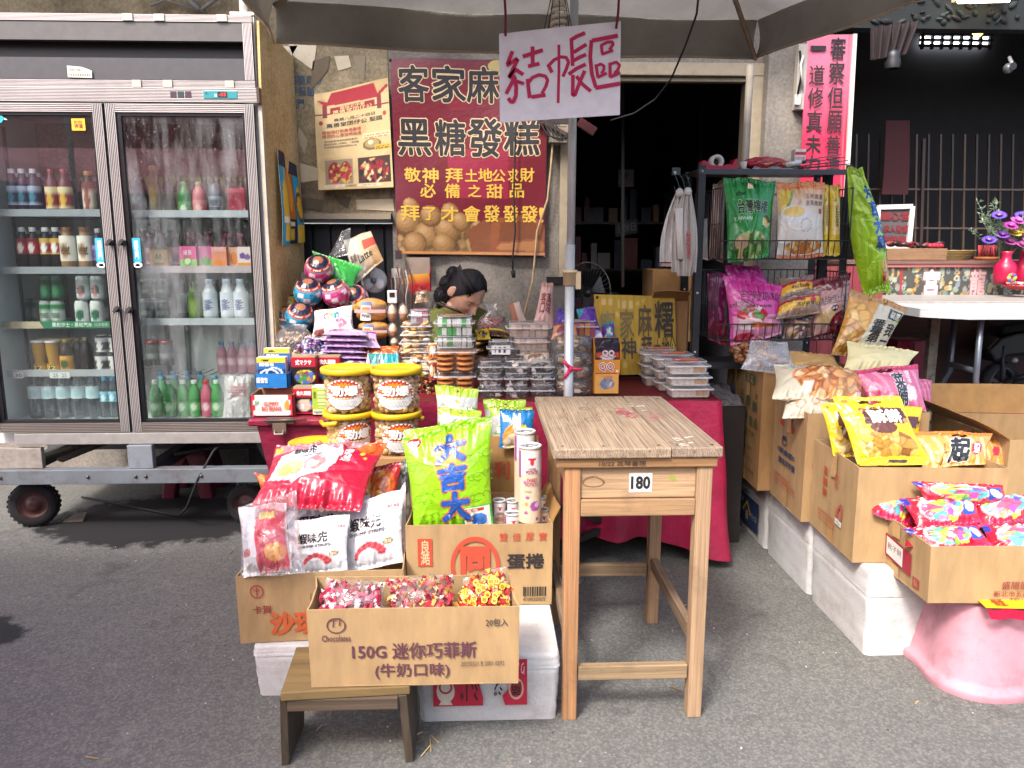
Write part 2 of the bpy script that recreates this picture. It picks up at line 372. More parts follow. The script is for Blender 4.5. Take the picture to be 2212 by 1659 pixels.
def bag(name,label,cat,BL,BR,TL,TR,th=.05,ops=(),texts=(),mat=None,group=None,seal=.06,res=190,seed=None,polys=(),pinch=.03,hole=None,back=None,wr=1.,parent=None,bottomseal=True,strokes=()):
    BL,BR,TL,TR=[np.array(q) for q in(BL,BR,TL,TR)]
    seed=(hash_(label)%9999) if seed is None else seed; rs=np.random.RandomState(seed)
    w=(np.linalg.norm(BR-BL)+np.linalg.norm(TR-TL))/2; h=(np.linalg.norm(TL-BL)+np.linalg.norm(TR-BR))/2
    nu=int(np.clip(w*res,14,110)); nv=int(np.clip(h*res,14,120))
    U,V=np.meshgrid(np.linspace(0,1,nu+1),np.linspace(0,1,nv+1))
    N=np.cross(BR-BL,TL-BL); N/=np.linalg.norm(N)
    cr=[(rs.uniform(0,1),rs.uniform(0,1),rs.uniform(0,3.14),rs.uniform(.02,.05),rs.uniform(-1,1)) for _ in range(12)]
    ph=rs.uniform(0,6.28,8)
    def front(u,v,off=0.,sgn=1.):
        u=np.asarray(u,float);v=np.asarray(v,float)
        vs=np.clip((v-(seal if bottomseal else 0))/(1-seal-(seal if bottomseal else 0)),0,1)
        b=np.sin(np.pi*np.clip(u,0,1))**.6*np.sin(np.pi*vs)**.6
        uu=u+pinch*np.sin(np.pi*vs)*(1-2*u); vv=v+.012*np.sin(9*u+ph[0])*(v>.5)*(2*v-1)+.01*np.sin(7*u+ph[1])*(v<.5)*(1-2*v)
        p=(BL+np.multiply.outer(uu,BR-BL))*(1-vv)[...,None]+(TL+np.multiply.outer(uu,TR-TL))*vv[...,None]
        d=th*.5*b
        pl=np.exp(-((v-seal)/.14)**2)+np.exp(-((v-1+seal)/.14)**2)
        d=d+wr*pl*.042*th*(np.sin(u*29+ph[2])+np.sin(u*47+ph[3])+np.sin(u*71+ph[4]))*np.sin(np.pi*u)
        for a,c,an,sg,am in cr:
            t=(u-a)*np.cos(an)+(v-c)*np.sin(an); s=-(u-a)*np.sin(an)+(v-c)*np.cos(an)
            d=d+wr*.12*th*am*np.exp(-(t/sg)**2-(s/.22)**2)*b
        d=d+wr*.0012*np.sin(v*140)*((v>1-seal)|((v<seal)&bottomseal))
        return p+np.multiply.outer((d+off)*sgn if sgn>0 else -(d*.8+off),N)
    c=paint(U,V,ops,seed) if ops else '999999'
    mb=MB(); f=front(U,V,.0004); g=front(U,V,.0004,-1.)
    if hole is not None:
        m=((U-hole[0])/hole[2])**2+((V-hole[1])/hole[3])**2>1
        nvv,nuu=U.shape; i=np.arange(nvv*nuu).reshape(nvv,nuu); F=np.stack([i[:-1,:-1],i[:-1,1:],i[1:,1:],i[1:,:-1]],-1).reshape(-1,4)
        k=m.ravel()[F].all(1); mb.add(f.reshape(-1,3),F[k],c.reshape(-1,3),True); mb.add(g.reshape(-1,3),F[k][:,::-1],c.reshape(-1,3),True)
    else:
        mb.grid(f,c); mb.grid(g,c if back is None else back,True)
    rim=lambda a,b: mb.grid(np.stack([b,a]),(np.asarray(c).reshape(-1,3).mean(0) if not isinstance(c,str) else c),False,False)
    rim(f[0],g[0]);rim(f[-1][::-1],g[-1][::-1]);rim(f[::-1,0],g[::-1,0]);rim(f[:,-1],g[:,-1])
    root=parent
    if root is None and (texts or polys or strokes): root=thing(name,label,cat,group); mk('wrapper',mb,mat or M_film,root)
    elif root is not None: mk(name,mb,mat or M_film,root)
    else: root=tag(mk(name,mb,mat or M_film),label,cat,group)
    if texts or polys or strokes:
        t=MB()
        for q in polys: t.poly(q[0],front,q[1],.0006)
        for q in strokes: t.stroke(q[0],q[1],front,q[2],.0008)
        for q in texts: t.text(q[0],front,q[1],q[2],*q[3:])
        mk('lettering',t,mat or M_film,root)
    root_front[root.name]=front
    return root
root_front={}
def hash_(s):
    h=5381
    for ch in s: h=(h*33+ord(ch))&0xffffffff
    return h
def rrect(cx,cy,w,d,r,z,n=4,M=None):
    pts=[]
    for sx,sy,a in((1,1,0),(-1,1,90),(-1,-1,180),(1,-1,270)):
        for k in range(n+1):
            t=R(a+90*k/n); pts.append((cx+sx*(w/2-r)+r*math.cos(t),cy+sy*(d/2-r)+r*math.sin(t),z))
    return pts
def arc(c,r,a0,a1,n=10): return [(c[0]+r*math.cos(R(a0+(a1-a0)*i/n)),c[1]+r*math.sin(R(a0+(a1-a0)*i/n))) for i in range(n+1)]
def lerp(a,b,t): return Vector(a)*(1-t)+Vector(b)*t
def quadgrid(A,B,C,D,nu,nv,fn=None): # A bl, B br, C tr, D tl
    A,B,C,D=[np.array(q) for q in(A,B,C,D)]; U,V=np.meshgrid(np.linspace(0,1,nu+1),np.linspace(0,1,nv+1))
    p=(A+np.multiply.outer(U,B-A))*(1-V)[...,None]+(D+np.multiply.outer(U,C-D))*V[...,None]
    if fn is not None:
        N=np.cross(B-A,D-A); N/=np.linalg.norm(N); p=p+np.multiply.outer(fn(U,V),N)
    return p,U,V
# ================= GROUND =================
def ground():
    m,nt,b,N,L=newmat('asphalt'); g=N.new('ShaderNodeNewGeometry'); co=g.outputs['Position']
    vo=N.new('ShaderNodeTexVoronoi'); vo.inputs['Scale'].default_value=125; L.new(co,vo.inputs['Vector'])
    stone=ramp(nt,vo.outputs['Color'],[(.15,'5a5c5a'),(.5,'656664'),(.85,'74736e')])
    edge=ramp(nt,vo.outputs['Distance'],[(.25,(1,1,1)),(.75,(.76,.76,.77))])
    c=mix(nt,1.,stone,edge,'MULTIPLY')
    big=ramp(nt,noise(nt,co,1.3,5,.6),[(.3,(.78,.79,.78)),(.7,(1.12,1.1,1.06))]); c=mix(nt,1.,c,big,'MULTIPLY')
    sp=ramp(nt,noise(nt,co,55,2,.5),[(.70,(0,0,0)),(.76,(.6,)*3)]); c=mix(nt,sp,c,'8f8a82')
    oil=ramp(nt,noise(nt,co,2.6,7,.75),[(.56,(0,0,0)),(.68,(.55,)*3)]); c=mix(nt,oil,c,'2b2b2c')
    pale=ramp(nt,noise(nt,co,4.1,6,.7),[(.60,(0,0,0)),(.74,(.4,)*3)]); c=mix(nt,pale,c,'8b867d')
    # wet stains with their own outline
    wet=None
    for (cx,cy,rx,ry) in ((*G(360,1120)[:2],.66,.42),(*G(-100,1380)[:2],.26,.2)):
        mp=N.new('ShaderNodeMapping'); mp.inputs['Location'].default_value=(-cx/rx,-cy/ry,0); mp.inputs['Scale'].default_value=(1/rx,1/ry,0); L.new(co,mp.inputs[0])
        le=N.new('ShaderNodeVectorMath'); le.operation='LENGTH'; L.new(mp.outputs[0],le.inputs[0])
        ad=N.new('ShaderNodeMath'); ad.operation='MULTIPLY_ADD'; ad.inputs[1].default_value=.9; L.new(noise(nt,co,7,5,.7),ad.inputs[0]); L.new(le.outputs['Value'],ad.inputs[2])
        r=ramp(nt,ad.outputs[0],[(0,(1,1,1)),(.96,(1,1,1)),(1,(0,0,0))]); 
        sc=N.new('ShaderNodeMath'); sc.operation='MULTIPLY'; sc.inputs[1].default_value=.69; L.new(ad.outputs[0],sc.inputs[0]); r=ramp(nt,sc.outputs[0],[(.9,(1,1,1)),(.99,(0,0,0))])
        wet=r if wet is None else mix(nt,1.,wet,r,'ADD')
    c=mix(nt,wet,c,'131315'); L.new(c,b.inputs['Base Color'])
    L.new(ramp(nt,wet,[(0,(.85,)*3),(1,(.8,)*3)]),b.inputs['Roughness'])
    bump(nt,b,vo.outputs['Distance'],.22,.003)
    mb=MB(); mb.add([(-40,-40,0),(40,-40,0),(40,40,0),(-40,40,0)],[(0,1,2,3)],'777777'); tag(mk('ground',mb,m),'',None,None,'structure')
ground()
# concrete plaster
def plaster(name,c0,c1,c2,sc=3):
    m,nt,b,N,L=newmat(name); co=objco(nt); a=ramp(nt,noise(nt,co,sc,7,.65),[(.3,c0),(.5,c1),(.72,c2)])
    d=ramp(nt,noise(nt,co,60,3,.6),[(.35,(.75,)*3),(.65,(1.1,)*3)]); L.new(mix(nt,1.,a,d,'MULTIPLY'),b.inputs['Base Color']); b.inputs['Roughness'].default_value=.9
    bump(nt,b,noise(nt,co,75,5,.7),.6,.006); return m
M_conc=plaster('concrete','5f5b55','7d776f','938c82'); M_board=plaster('old_board','5a5040','8f8268','b3a585',4)
M_ply=plaster('plywood','b8985f','d0b27c','dfc694',2.5)
YW=4.35
def wpx(x,y,Y=YW): return P(x,y,Y)
# ================= SHOP WALL =================
t=thing('shop_wall','grey concrete and peeling board wall of the shop behind the stall','wall')
mb=MB(); mb.bx((-.50,YW,0),(.42,YW+.2,3.3),'8d887e'); mk('concrete_panel',mb,M_conc,t)
zb=wpx(750,462).z
mb=MB(); mb.bx((-12,4.7,0),(-1.4,4.9,2.94),'6d675e'); mk('side_wall',mb,M_conc,t)
mb=MB(); mb.bx((-2.6,YW+.003,zb),(-.503,YW+.17,3.3),'a3967b'); mk('board_panel',mb,M_board,t)
mb=MB(); mb.bx((-1.3,YW-.05,zb-.03),(-.503,YW+.1,zb),'8c8270'); mb.bx((-1.3,YW-.035,zb-.045),(-.503,YW+.1,zb-.031),'4a463e'); mk('window_sill',mb,M_metal,t)
mb=MB()
for i in range(9): mb.bx((-1.35+i*.1,YW+.10,0),(-1.35+i*.1+.085,YW+.12,zb-.05),'23272c')
mb.bx((-1.4,YW+.13,0),(-.5,YW+.16,zb-.05),'15171a'); mb.bx((-1.06,YW+.02,0),(-1.02,YW+.09,zb-.05),'6b645a'); mk('shutter',mb,M_metal,t)
# faded lettering + torn paper on the board
f=flat(wpx(600,470),wpx(855,470)-wpx(600,470),Vector((0,0,wpx(600,90).z-wpx(600,470).z)))
mb=MB()
uv=lambda x,y:((x-600)/255,(470-y)/380)
def bxuv(x0,y0,x1,y1): a=uv(x0,y1);b=uv(x1,y0); return (a[0],a[1],b[0],b[1])
for s,bb in (('手帕隨身帶',(622,160,706,180)),('洗手殺菌',(622,184,690,204)),('不出門',(622,210,668,232)),('下家',(622,236,650,252))): mb.text(s,f,bxuv(*bb),'3f5876',.01)
for pts in (((640,95),(700,92),(690,150),(650,120)),((690,130),(726,118),(720,150),(680,195)),((775,118),(800,118),(796,170),(778,150)),((655,270),(672,300),(664,330),(650,290)),((735,120),(765,118),(770,142),(742,150)),((640,345),(690,360),(700,385),(655,392)),((655,425),(700,430),(698,455),(657,450)),((770,430),(850,428),(852,455),(772,452)),((620,100),(660,98),(640,130)),((720,420),(760,425),(752,450),(735,440))):
    mb.poly([uv(*p) for p in pts][::-1],f,random.choice(['c9bda2','6b5f4c','d2c7ae','8c806a','5d5344','b8ab8e']),.002)
mk('worn_paint',mb,M_paper,t)
# wall of the shop beyond the doorway and its roof, dark
t=thing('shop_roof','dark roof slab sheltering the shop front above the canopy','roof')
mb=MB(); mb.bx((-4,3.8,2.95),(1.8,9.2,3.05),'26262a'); mb.bx((1.8,7.2,4.2),(9,9.2,4.3),'26262a'); mb.bx((-4,4.6,2.3),(-1.2,4.66,2.95),'2c2b2d'); mk('roof_slab',mb,M_dark,t)
mb=MB()
for (x0,y0,x1,y1,r) in ((325,12,380,-10,.008),(330,-10,440,26,.006),(405,-5,432,22,.018),(432,22,470,-5,.012)): mb.tube([P(x0,y0,4.3),P(x1,y1,4.3)],r,'77746e',8)
mk('pipe',mb,M_metal,t)
# doorway
t=thing('doorway_frame','cream metal door frame around the dark shop doorway','door frame')
zt=wpx(1400,137).z; mb=MB(); cr='9c8f78'
xl=wpx(1228,400).x; xr=wpx(1612,400).x; zl=wpx(1400,165).z
mb.bx((xl-.05,YW-.03,0),(xl,YW+.12,zl),cr); mb.bx((xr,YW-.03,0),(xr+.07,YW+.12,zl),cr); mb.bx((xl-.05,YW-.033,zl),(xr+.07,YW+.123,zt),cr)
mb.bx((xl,YW+.0,zl-.025),(xr,YW+.05,zl-.001),'8f836e'); mb.bx((xr-.03,YW+.01,0),(xr-.001,YW+.08,zl-.026),'54493f'); mk('frame',mb,M_metal,t,.004)
mb=MB(); mb.bx((xl-.05,YW,zt),(xr+.4,YW+.15,3.3),'5a554d'); mk('wall_above',mb,M_conc,t)
t=thing('shop_interior','dark unlit room seen through the shop doorway','room'); mb=MB(); dk='3c3c44'
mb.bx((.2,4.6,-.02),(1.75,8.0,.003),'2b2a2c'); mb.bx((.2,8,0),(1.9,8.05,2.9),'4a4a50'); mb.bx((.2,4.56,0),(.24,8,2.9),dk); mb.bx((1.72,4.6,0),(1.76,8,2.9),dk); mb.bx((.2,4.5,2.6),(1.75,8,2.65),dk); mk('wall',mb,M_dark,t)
mb=MB(); mb.bar(P(1345,165,5.2),P(1345,620,5.2),.02,.02,'3a3530'); mb.bar(P(1515,220,5.4),P(1510,520,5.4),.02,.02,'34302c'); mk('post',mb,M_metal,t)
# pillar
t=thing('pillar','grey rough concrete pillar left of the red couplet board','pillar')
a=P(1652,300,4.25);b=P(1768,300,4.25); mb=MB(); mb.bx((a.x,4.25,0),(b.x,4.6,3),'8d887e'); mk('shaft',mb,M_conc,t,.01)
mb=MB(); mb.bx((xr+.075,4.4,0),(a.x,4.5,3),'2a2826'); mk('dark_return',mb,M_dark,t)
t=thing('electric_box','pale grey switch box with hanging wires on the concrete pillar','electric box')
mb=MB(); p=P(1710,240,4.25);q=P(1738,100,4.25); mb.bx((p.x,4.2,p.z),(q.x,4.248,q.z),'a8a297'); mk('box',mb,M_metal,t,.003)
mb=MB()
mb.tube([P(1728,110,4.19),P(1732,160,4.18),P(1722,210,4.185)],.006,'15151a',6); mb.tube([P(1735,120,4.19),P(1730,140,4.17),P(1734,190,4.185)],.006,'cfcac0',6); mb.bx(P(1715,222,4.2)-V3(.0,.02,.012),P(1727,205,4.2)+V3(.0,.0,.0),'d6d2c6'); mk('wire',mb,M_plastic,t)
# red couplet
def couplet():
    t=thing('couplet_board','tall pink red board with two columns of black brush characters','sign')
    A=P(1726,420,4.2);B=P(1822,425,4.17);C=P(1841,75,4.17);D=P(1744,75,4.2)
    p,U,V=quadgrid(A,B,C,D,30,90,lambda U,V:.006*np.sin(V*5+U*3)); c=paint(U,V,[('f','c92348'),('g',.35,'c21f48',1.,'d8748f'),('r',.93,0,.95,1,'b85a6a')],3)
    mb=MB(); mb.slab(p,.012,c); mk('board',mb,M_matte,t)
    mb=MB(); mb.bar(lerp(B,C,0)+V3(.008,-.01,0),lerp(B,C,1)+V3(.008,-.01,0),.016,.02,'d8cfc4'); mk('edge_strip',mb,M_paper,t)
    A_,U_,V_=np.array(A),np.array(B-A),np.array(D-A)
    def f(u,v,off=0.):
        u=np.asarray(u);v=np.asarray(v); b=A_+np.multiply.outer(u,np.array(B-A))*(1-v)[...,None]+np.multiply.outer(v,np.array(D-A))+np.multiply.outer(u,np.array(C-D))*v[...,None]
        n=np.cross(U_,V_);n/=np.linalg.norm(n); return b+n*(off+.0075)
    mb=MB(); vy=lambda y:(422-y)/347
    for s,y0,y1 in (('審',82,128),('察',132,180),('但',185,232),('願',237,285),('善',290,330),('漂',335,375)):
        mb.text(s,f,(.52+.02*(y0>200),vy(y1),.86,vy(y0)),'17131a',.012)
    for s,y0,y1 in (('一',100,108),('道',140,182),('修',188,232),('真',238,284),('未',290,330),('力',334,372)):
        mb.text(s,f,(.08,vy(y1),.42,vy(y0)),'17131a',.012)
    mk('lettering',mb,M_ink,t)
couplet()
# ================= TEMPLE HALL (dark, right) =================
t=thing('temple_hall','dark open temple hall behind the right side tables','hall'); mb=MB()
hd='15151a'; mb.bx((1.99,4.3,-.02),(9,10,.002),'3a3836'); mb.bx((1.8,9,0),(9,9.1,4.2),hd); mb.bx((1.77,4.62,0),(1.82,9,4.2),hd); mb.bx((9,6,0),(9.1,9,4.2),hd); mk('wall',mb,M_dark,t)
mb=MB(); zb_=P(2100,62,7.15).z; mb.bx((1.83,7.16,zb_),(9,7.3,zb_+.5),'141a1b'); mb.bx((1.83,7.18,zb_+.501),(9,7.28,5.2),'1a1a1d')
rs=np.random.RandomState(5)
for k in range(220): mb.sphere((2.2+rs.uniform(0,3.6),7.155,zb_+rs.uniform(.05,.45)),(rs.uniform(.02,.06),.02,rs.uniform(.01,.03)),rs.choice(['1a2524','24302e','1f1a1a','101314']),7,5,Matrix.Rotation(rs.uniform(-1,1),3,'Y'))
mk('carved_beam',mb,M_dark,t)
t=thing('lattice_window','bright barred window strip high in the dark hall','window'); a=P(1992,98,8.9);b=P(2140,76,8.9); mb=MB(); mb.bx((a.x,8.93,a.z),(b.x,8.95,b.z),'ffffff'); mk('pane',mb,emat('window_light','f4f8ff',3.0),t)
mb=MB(); n=7
for i in range(n+1): x=a.x+(b.x-a.x)*i/n; mb.bx((x-.012,8.88,a.z-.04),(x+.012,8.92,b.z+.05),'1a191b')
for z in (a.z,(a.z+b.z)/2,b.z): mb.bx((a.x-.03,8.885,z-.012),(b.x+.03,8.925,z+.012),'1a191b')
mk('bar',mb,M_dark,t)
t=thing('lantern_lamp','small round warm glowing lamp above the window strip','lamp'); mb=MB(); mb.sphere(P(2113,65,7.5),(.055,.04,.06),'ffd060',14,10); mk('bulb',mb,emat('lamp_glow','ffc44a',4.),t)
mb=MB(); mb.lathe(P(2113,52,7.5)+V3(0,0,.0),[(.015,.02),(.03,0)],'33302c',10); mb.tube([P(2113,50,7.5),P(2113,-30,7.5)],.006,'22201f',6); mk('cord',mb,M_dark,t)
t=thing('tube_light','warm fluorescent tube fixture at the top of the hall','lamp'); p=P(2070,3,7.05);q=P(2180,0,7.05); mb=MB(); mb.tube([p,q],.018,'fff0c8',10); mk('tube',mb,emat('tube_glow','fff0cc',4.),t)
mb=MB(); mb.bx((p.x,6.98,p.z+.018),(q.x,7.155,p.z+.06),'d8c9a4'); mk('housing',mb,M_white,t)
t=thing('security_camera','small white dome camera on the dark hall wall','camera'); c=P(2178,148,6.5); mb=MB(); mb.sphere(c,.04,'4a4a4c',12,8); mk('dome',mb,M_plastic,t)
mb=MB(); mb.lathe(c+V3(.01,-.045,.01),[(.03,0),(.0,0)],'1a1a1c',12,Matrix.Rotation(R(90),3,'X')); mk('lens',mb,M_plastic,t); mb=MB(); mb.tube([c+V3(.03,0,.03),c+V3(.1,.15,.12)],.015,'77777a',8); mk('bracket',mb,M_plastic,t)
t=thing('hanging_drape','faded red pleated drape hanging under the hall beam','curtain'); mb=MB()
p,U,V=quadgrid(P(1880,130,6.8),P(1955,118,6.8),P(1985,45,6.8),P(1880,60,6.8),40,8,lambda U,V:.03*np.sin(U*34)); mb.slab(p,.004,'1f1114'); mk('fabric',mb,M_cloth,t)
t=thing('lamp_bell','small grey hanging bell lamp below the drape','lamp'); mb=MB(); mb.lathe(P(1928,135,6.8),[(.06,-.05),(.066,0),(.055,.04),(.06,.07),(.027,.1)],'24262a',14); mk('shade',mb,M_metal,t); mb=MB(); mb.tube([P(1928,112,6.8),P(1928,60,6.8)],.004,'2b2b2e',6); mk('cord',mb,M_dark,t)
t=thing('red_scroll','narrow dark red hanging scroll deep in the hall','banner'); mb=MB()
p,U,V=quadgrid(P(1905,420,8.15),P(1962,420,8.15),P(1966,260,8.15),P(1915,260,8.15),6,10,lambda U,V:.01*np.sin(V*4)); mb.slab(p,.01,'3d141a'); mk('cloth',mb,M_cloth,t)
def grille():
    t=thing('iron_grille','rusty iron bar fence across the temple hall','fence'); Y=8.3
    xs=np.arange(1850,2240,26)
    for i,x in enumerate(xs):
        mb=MB(); mb.bar(P(x,290,Y),P(x-6,640,Y),.02,.02,random.choice(['33291f','403224','2b2420','4a3c2c'])); mk('bar',mb,M_metal,t)
    mb=MB()
    for y in (408,492): mb.bar(P(1845,y,Y-.012),P(2235,y+2,Y-.012),.018,.012,'54443a',up=(0,1,0))
    mb.bar(P(1995,300,Y-.02),P(1985,640,Y-.02),.035,.03,'3a2a26'); mk('rail',mb,M_metal,t)
grille()
def fogmat():
    m=clearmat('misted_glass',tint=(.93,.97,.96),white=.02,gl=.38,rough=.03,bs=0,base=.02); nt=m.node_tree
    mx=[n for n in nt.nodes if n.type=='MIX_SHADER' and not n.inputs[0].is_linked][0]; co=objco(nt,(1,1,.22)); a=ramp(nt,noise(nt,co,9,5,.7),[(.45,(0,0,0)),(.75,(.12,)*3)]); d=ramp(nt,noise(nt,objco(nt,(1,1,.6)),140,2,.5),[(.66,(0,0,0)),(.72,(.16,)*3)])
    nt.links.new(mix(nt,1.,a,d,'ADD'),mx.inputs[0]); return m
M_fog=fogmat()
# ================= DISPLAY FRIDGE =================
FY=3.75
def fridge():
    t=thing('display_fridge','tall two door glass drinks fridge with silver frame on a wheeled stand','fridge')
    X0,X1=-2.42,-1.045; D=4.45
    wh='d2d6d5'
    mb=MB()
    mb.bx((X0,FY+.05,.455),(X0+.04,D,2.45),wh); mb.bx((X1-.03,FY+.05,.455),(X1,D,2.45),wh); mb.bx((X0+.04,D-.04,.455),(X1-.03,D-.002,2.45),wh)
    mb.bx((X0+.04,FY+.05,.457),(X1-.03,D-.04,.55),wh); mb.bx((X0+.04,FY+.05,2.062),(X1-.03,D-.04,2.10),wh); mb.bx((X0+.04,FY+.05,2.41),(X1-.03,D-.04,2.448),'77746e')
    mb.bx((-1.76,FY+.055,.55),(-1.70,FY+.09,2.06),wh)
    mk('cabinet',mb,M_white,t)
    mb=MB(); mb.bx((X0+.01,FY+.02,2.337),(X1-.045,FY+.05,2.415),'514e4c'); mb.bx((X0+.01,FY+.02,2.168),(X1-.045,FY+.05,2.262),'3e3d40'); mb.bx((X0+.01,FY+.1,2.2),(X1-.045,FY+.12,2.4),'121216')
    mk('header_panel',mb,M_metal,t)
    def ribs(mb,a,b,w,n,col='bdb5b1',base='2a2726',dep=.0):  # ribbed strip from a to b (front face at FY)
        a=Vector(a);b=Vector(b); d=(b-a).normalized(); s=d.cross(Vector((0,1,0))).normalized()
        mb.bar(a+V3(0,.006,0),b+V3(0,.006,0),w,.012,base,up=(0,1,0))
        for i in range(n):
            o=s*(w*((i+.5)/n-.5)); mb.bar(a+o+V3(0,-.002,0),b+o+V3(0,-.002,0),w/n*.55,.006,col,up=(0,1,0))
    mb=MB(); y=FY+.02
    ribs(mb,(X0,y,2.4335),(X1,y,2.4335),.032,6); ribs(mb,(X0,y,2.149),(X1,y,2.149),.034,6); ribs(mb,(X1-.024,y+.001,2.168),(X1-.024,y+.001,2.416),.044,7)
    for x in (-1.62,-1.48,-1.2): mb.bx((x,FY+.008,2.42),(x+.045,FY+.02,2.449),'b5ab9b'); mb.bx((x+.02,FY+.008,2.134),(x+.06,FY+.02,2.165),'b5ab9b')
    mk('header_trim',mb,M_alu,t)
    mb=MB(); ribs(mb,(X0,FY,2.098),(X1+.015,FY,2.098),.064,10); mb.bx((X1+.01,FY-.01,2.064),(X1+.022,FY+.03,2.134),'4a3a33'); mk('control_strip',mb,M_alu,t)
    mb=MB(); a=P(440,213,FY-.008);b=P(512,196,FY-.008); mb.bx((a.x,a.y,a.z),(b.x,FY+.01,b.z),'1f8087'); o=mk('display',mb,M_plastic,t,.002)
    mb=MB(); f=flat((a.x,a.y-.001,a.z),(b.x-a.x,0,0),(0,0,b.z-a.z)); mb.poly([(.42,.18),(.7,.18),(.7,.85),(.42,.85)],f,'120c10'); mb.text('-03',f,(.47,.3,.66,.72),'ff3b2a',.02); mb.text('88',f,(.33,.2,.4,.6),'d5e8e8'); mb.text('▲',f,(.06,.6,.12,.85),'0c2a30'); mk('digits',mb,M_ink,o)
    for i in range(3):
        a=P(368+i*16,212,FY-.006);b=P(381+i*16,196,FY-.006); mb=MB(); mb.bx((a.x,a.y,a.z),(b.x,FY+.01,b.z),['3a2730','223436','3a2530'][i]); mk('switch',mb,M_plastic,t,.002)
    a=P(147,168,FY+.012);b=P(197,142,FY+.012); mb=MB(); f=flat(a,V3(b.x-a.x,0,0),V3(0,0,b.z-a.z)); mb.poly([(0,.05),(1,0),(1,.6),(.85,.72),(.6,.9),(0,1)],f,'c9c4b4'); mb.text('營業用冷藏櫃',f,(.1,.55,.55,.75),'6b675f'); mb.text('||||||||||||',f,(.08,.15,.9,.35),'55524c',.02); mk('label_sticker',mb,M_paper,t)
    # doors
    for i,(x0,x1) in enumerate(((-2.405,-1.738),(-1.727,-1.052))):
        z0,z1=.518,2.060; w=.046; mb=MB()
        def stile(mb,xc,w): ribs(mb,(xc,FY,z0+.001),(xc,FY,z1),w,6,'aba6a3')
        stile(mb,x0+w/2,w); stile(mb,x1-w/2,w)
        ribs(mb,(x0+w,FY+.001,z1-.02),(x1-w,FY+.001,z1-.02),.04,5,'bdb4b0'); ribs(mb,(x0+w,FY+.001,z0+.024),(x1-w,FY+.001,z0+.024),.048,6,'8f8780','2a2625')
        gk='15161a'
        g=.02
        mb.bx((x0+w,FY+.004,z0+.05),(x0+w+g,FY+.03,z1-.042),gk); mb.bx((x1-w-g*.5,FY+.004,z0+.05),(x1-w,FY+.03,z1-.042),gk); mb.bx((x0+w+g,FY+.004,z1-.053),(x1-w-g*.5,FY+.03,z1-.041),gk); mb.bx((x0+w+g,FY+.004,z0+.05),(x1-w-g*.5,FY+.03,z0+.062),'2b2c30')
        d=mk('door',mb,M_alu,t)
        mb=MB(); mb.bx((x0+w+g,FY+.012,z0+.062),(x1-w-g*.5,FY+.018,z1-.053),'ffffff'); mk('glass',mb,M_glass if i==0 else M_fog,d)
        for (xx,yy) in (((238,524),(254,668)),((264,524),(280,670)))[i]:
            c=P(xx,yy,FY-.02); mb=MB(); mb.lathe(c,[(.0,-.012),(.014,-.012),(.014,.01),(.0,.012)],'1c1b1d',14,Matrix.Rotation(R(90),3,'X')); mb.bar(c+V3(-.012,-.018,-.014),c+V3(.012,-.018,.014),.008,.012,'38363a'); mk('lock_knob',mb,M_black,d)
        # strip sticker by the handle
        a=P(209 if i==0 else 288,566,FY+.009);b=P(223 if i==0 else 302,514,FY+.009); f=flat(a,V3(b.x-a.x,0,0),V3(0,0,b.z-a.z)); mb=MB(); mb.poly([(0,0),(1,0),(1,1),(0,1)],f,'2d9fc0'); mb.text('請\n隨\n手\n關\n門',f,(.25,.12,.75,.9),'e6f6fa',.01); mb.ell(.5,-.12,.55,.12,f,'e8eef0'); mb.ell(.5,-.13,.3,.06,f,'5fb6cc'); mk('door_sticker',mb,M_paper,d)
    a=P(156,282,FY+.009);b=P(183,256,FY+.009); f=flat(a,V3(b.x-a.x,0,0),V3(0,0,b.z-a.z)); mb=MB(); mb.poly([(0,0),(1,0),(1,1),(0,1)],f,'d9a92a'); mb.poly([(.1,.1),(.9,.1),(.9,.9),(.1,.9)],f,'e9bf3f',.0012); mb.text('陀阿\n佛彌',f,(.18,.18,.82,.84),'7a2a1c',.02); mk('square_sticker',mb,M_paper,t)
    a=P(0,272,FY+.008); f=flat(a,V3(.05,0,0),V3(0,0,.06)); mb=MB(); mb.poly([(-.4,.1),(.2,.25),(.45,.55),(.1,.95),(-.4,1)],f,'2aa3b8'); mb.poly([(.3,.5),(.75,.42),(.5,.6)],f,'bfe6ee'); mk('teal_sticker',mb,M_paper,t)
    # shelves
    YS=3.87
    def shelf(xa,xb,z,front,mat=M_white,gr=None):
        mb=MB(); mb.bx((xa,YS,z-.012),(xb,YS+.006,z+.022),front)
        for k in range(22): x=xa+.01+(xb-xa-.02)*k/21; mb.bx((x-.002,YS+.006,z-.006),(x+.002,D-.05,z-.001),'9a9d9c')
        mb.bx((xa,D-.1,z-.01),(xb,D-.09,z),'9a9d9c'); return mk('shelf',mb,mat,t)
    LX=(-2.37,-1.765); RX=(-1.695,-1.08)
    zs=lambda x,y: P(x,y,YS).z
    shelf(*LX,zs(150,462),'8f959a'); shelf(*LX,zs(150,586),'8f959a'); s=shelf(*LX,zs(150,704),'2f7d55'); s2=shelf(*LX,zs(150,808),'a7adaf')
    shelf(*RX,zs(430,464),'aab0b4'); shelf(*RX,zs(430,584),'b3a5a8'); shelf(*RX,zs(430,697),'b6bcbe')
    z=zs(150,704); f=flat((LX[0],YS-.001,z-.012),(LX[1]-LX[0],0,0),(0,0,.034)); mb=MB(); mb.poly([(0,0),(.33,0),(.3,1),(0,1)],f,'b9ad8d',.0006); mb.text('黑松沙士・黑松汽水',f,(.40,.2,.72,.85),'dfeee2',.02); mb.text('(沁涼香檳)',f,(.735,.2,.85,.8),'c9dfcf'); mb.text('美食最',f,(.87,.15,.99,.85),'dfeee2',.02); mk('lettering',mb,M_ink,s)
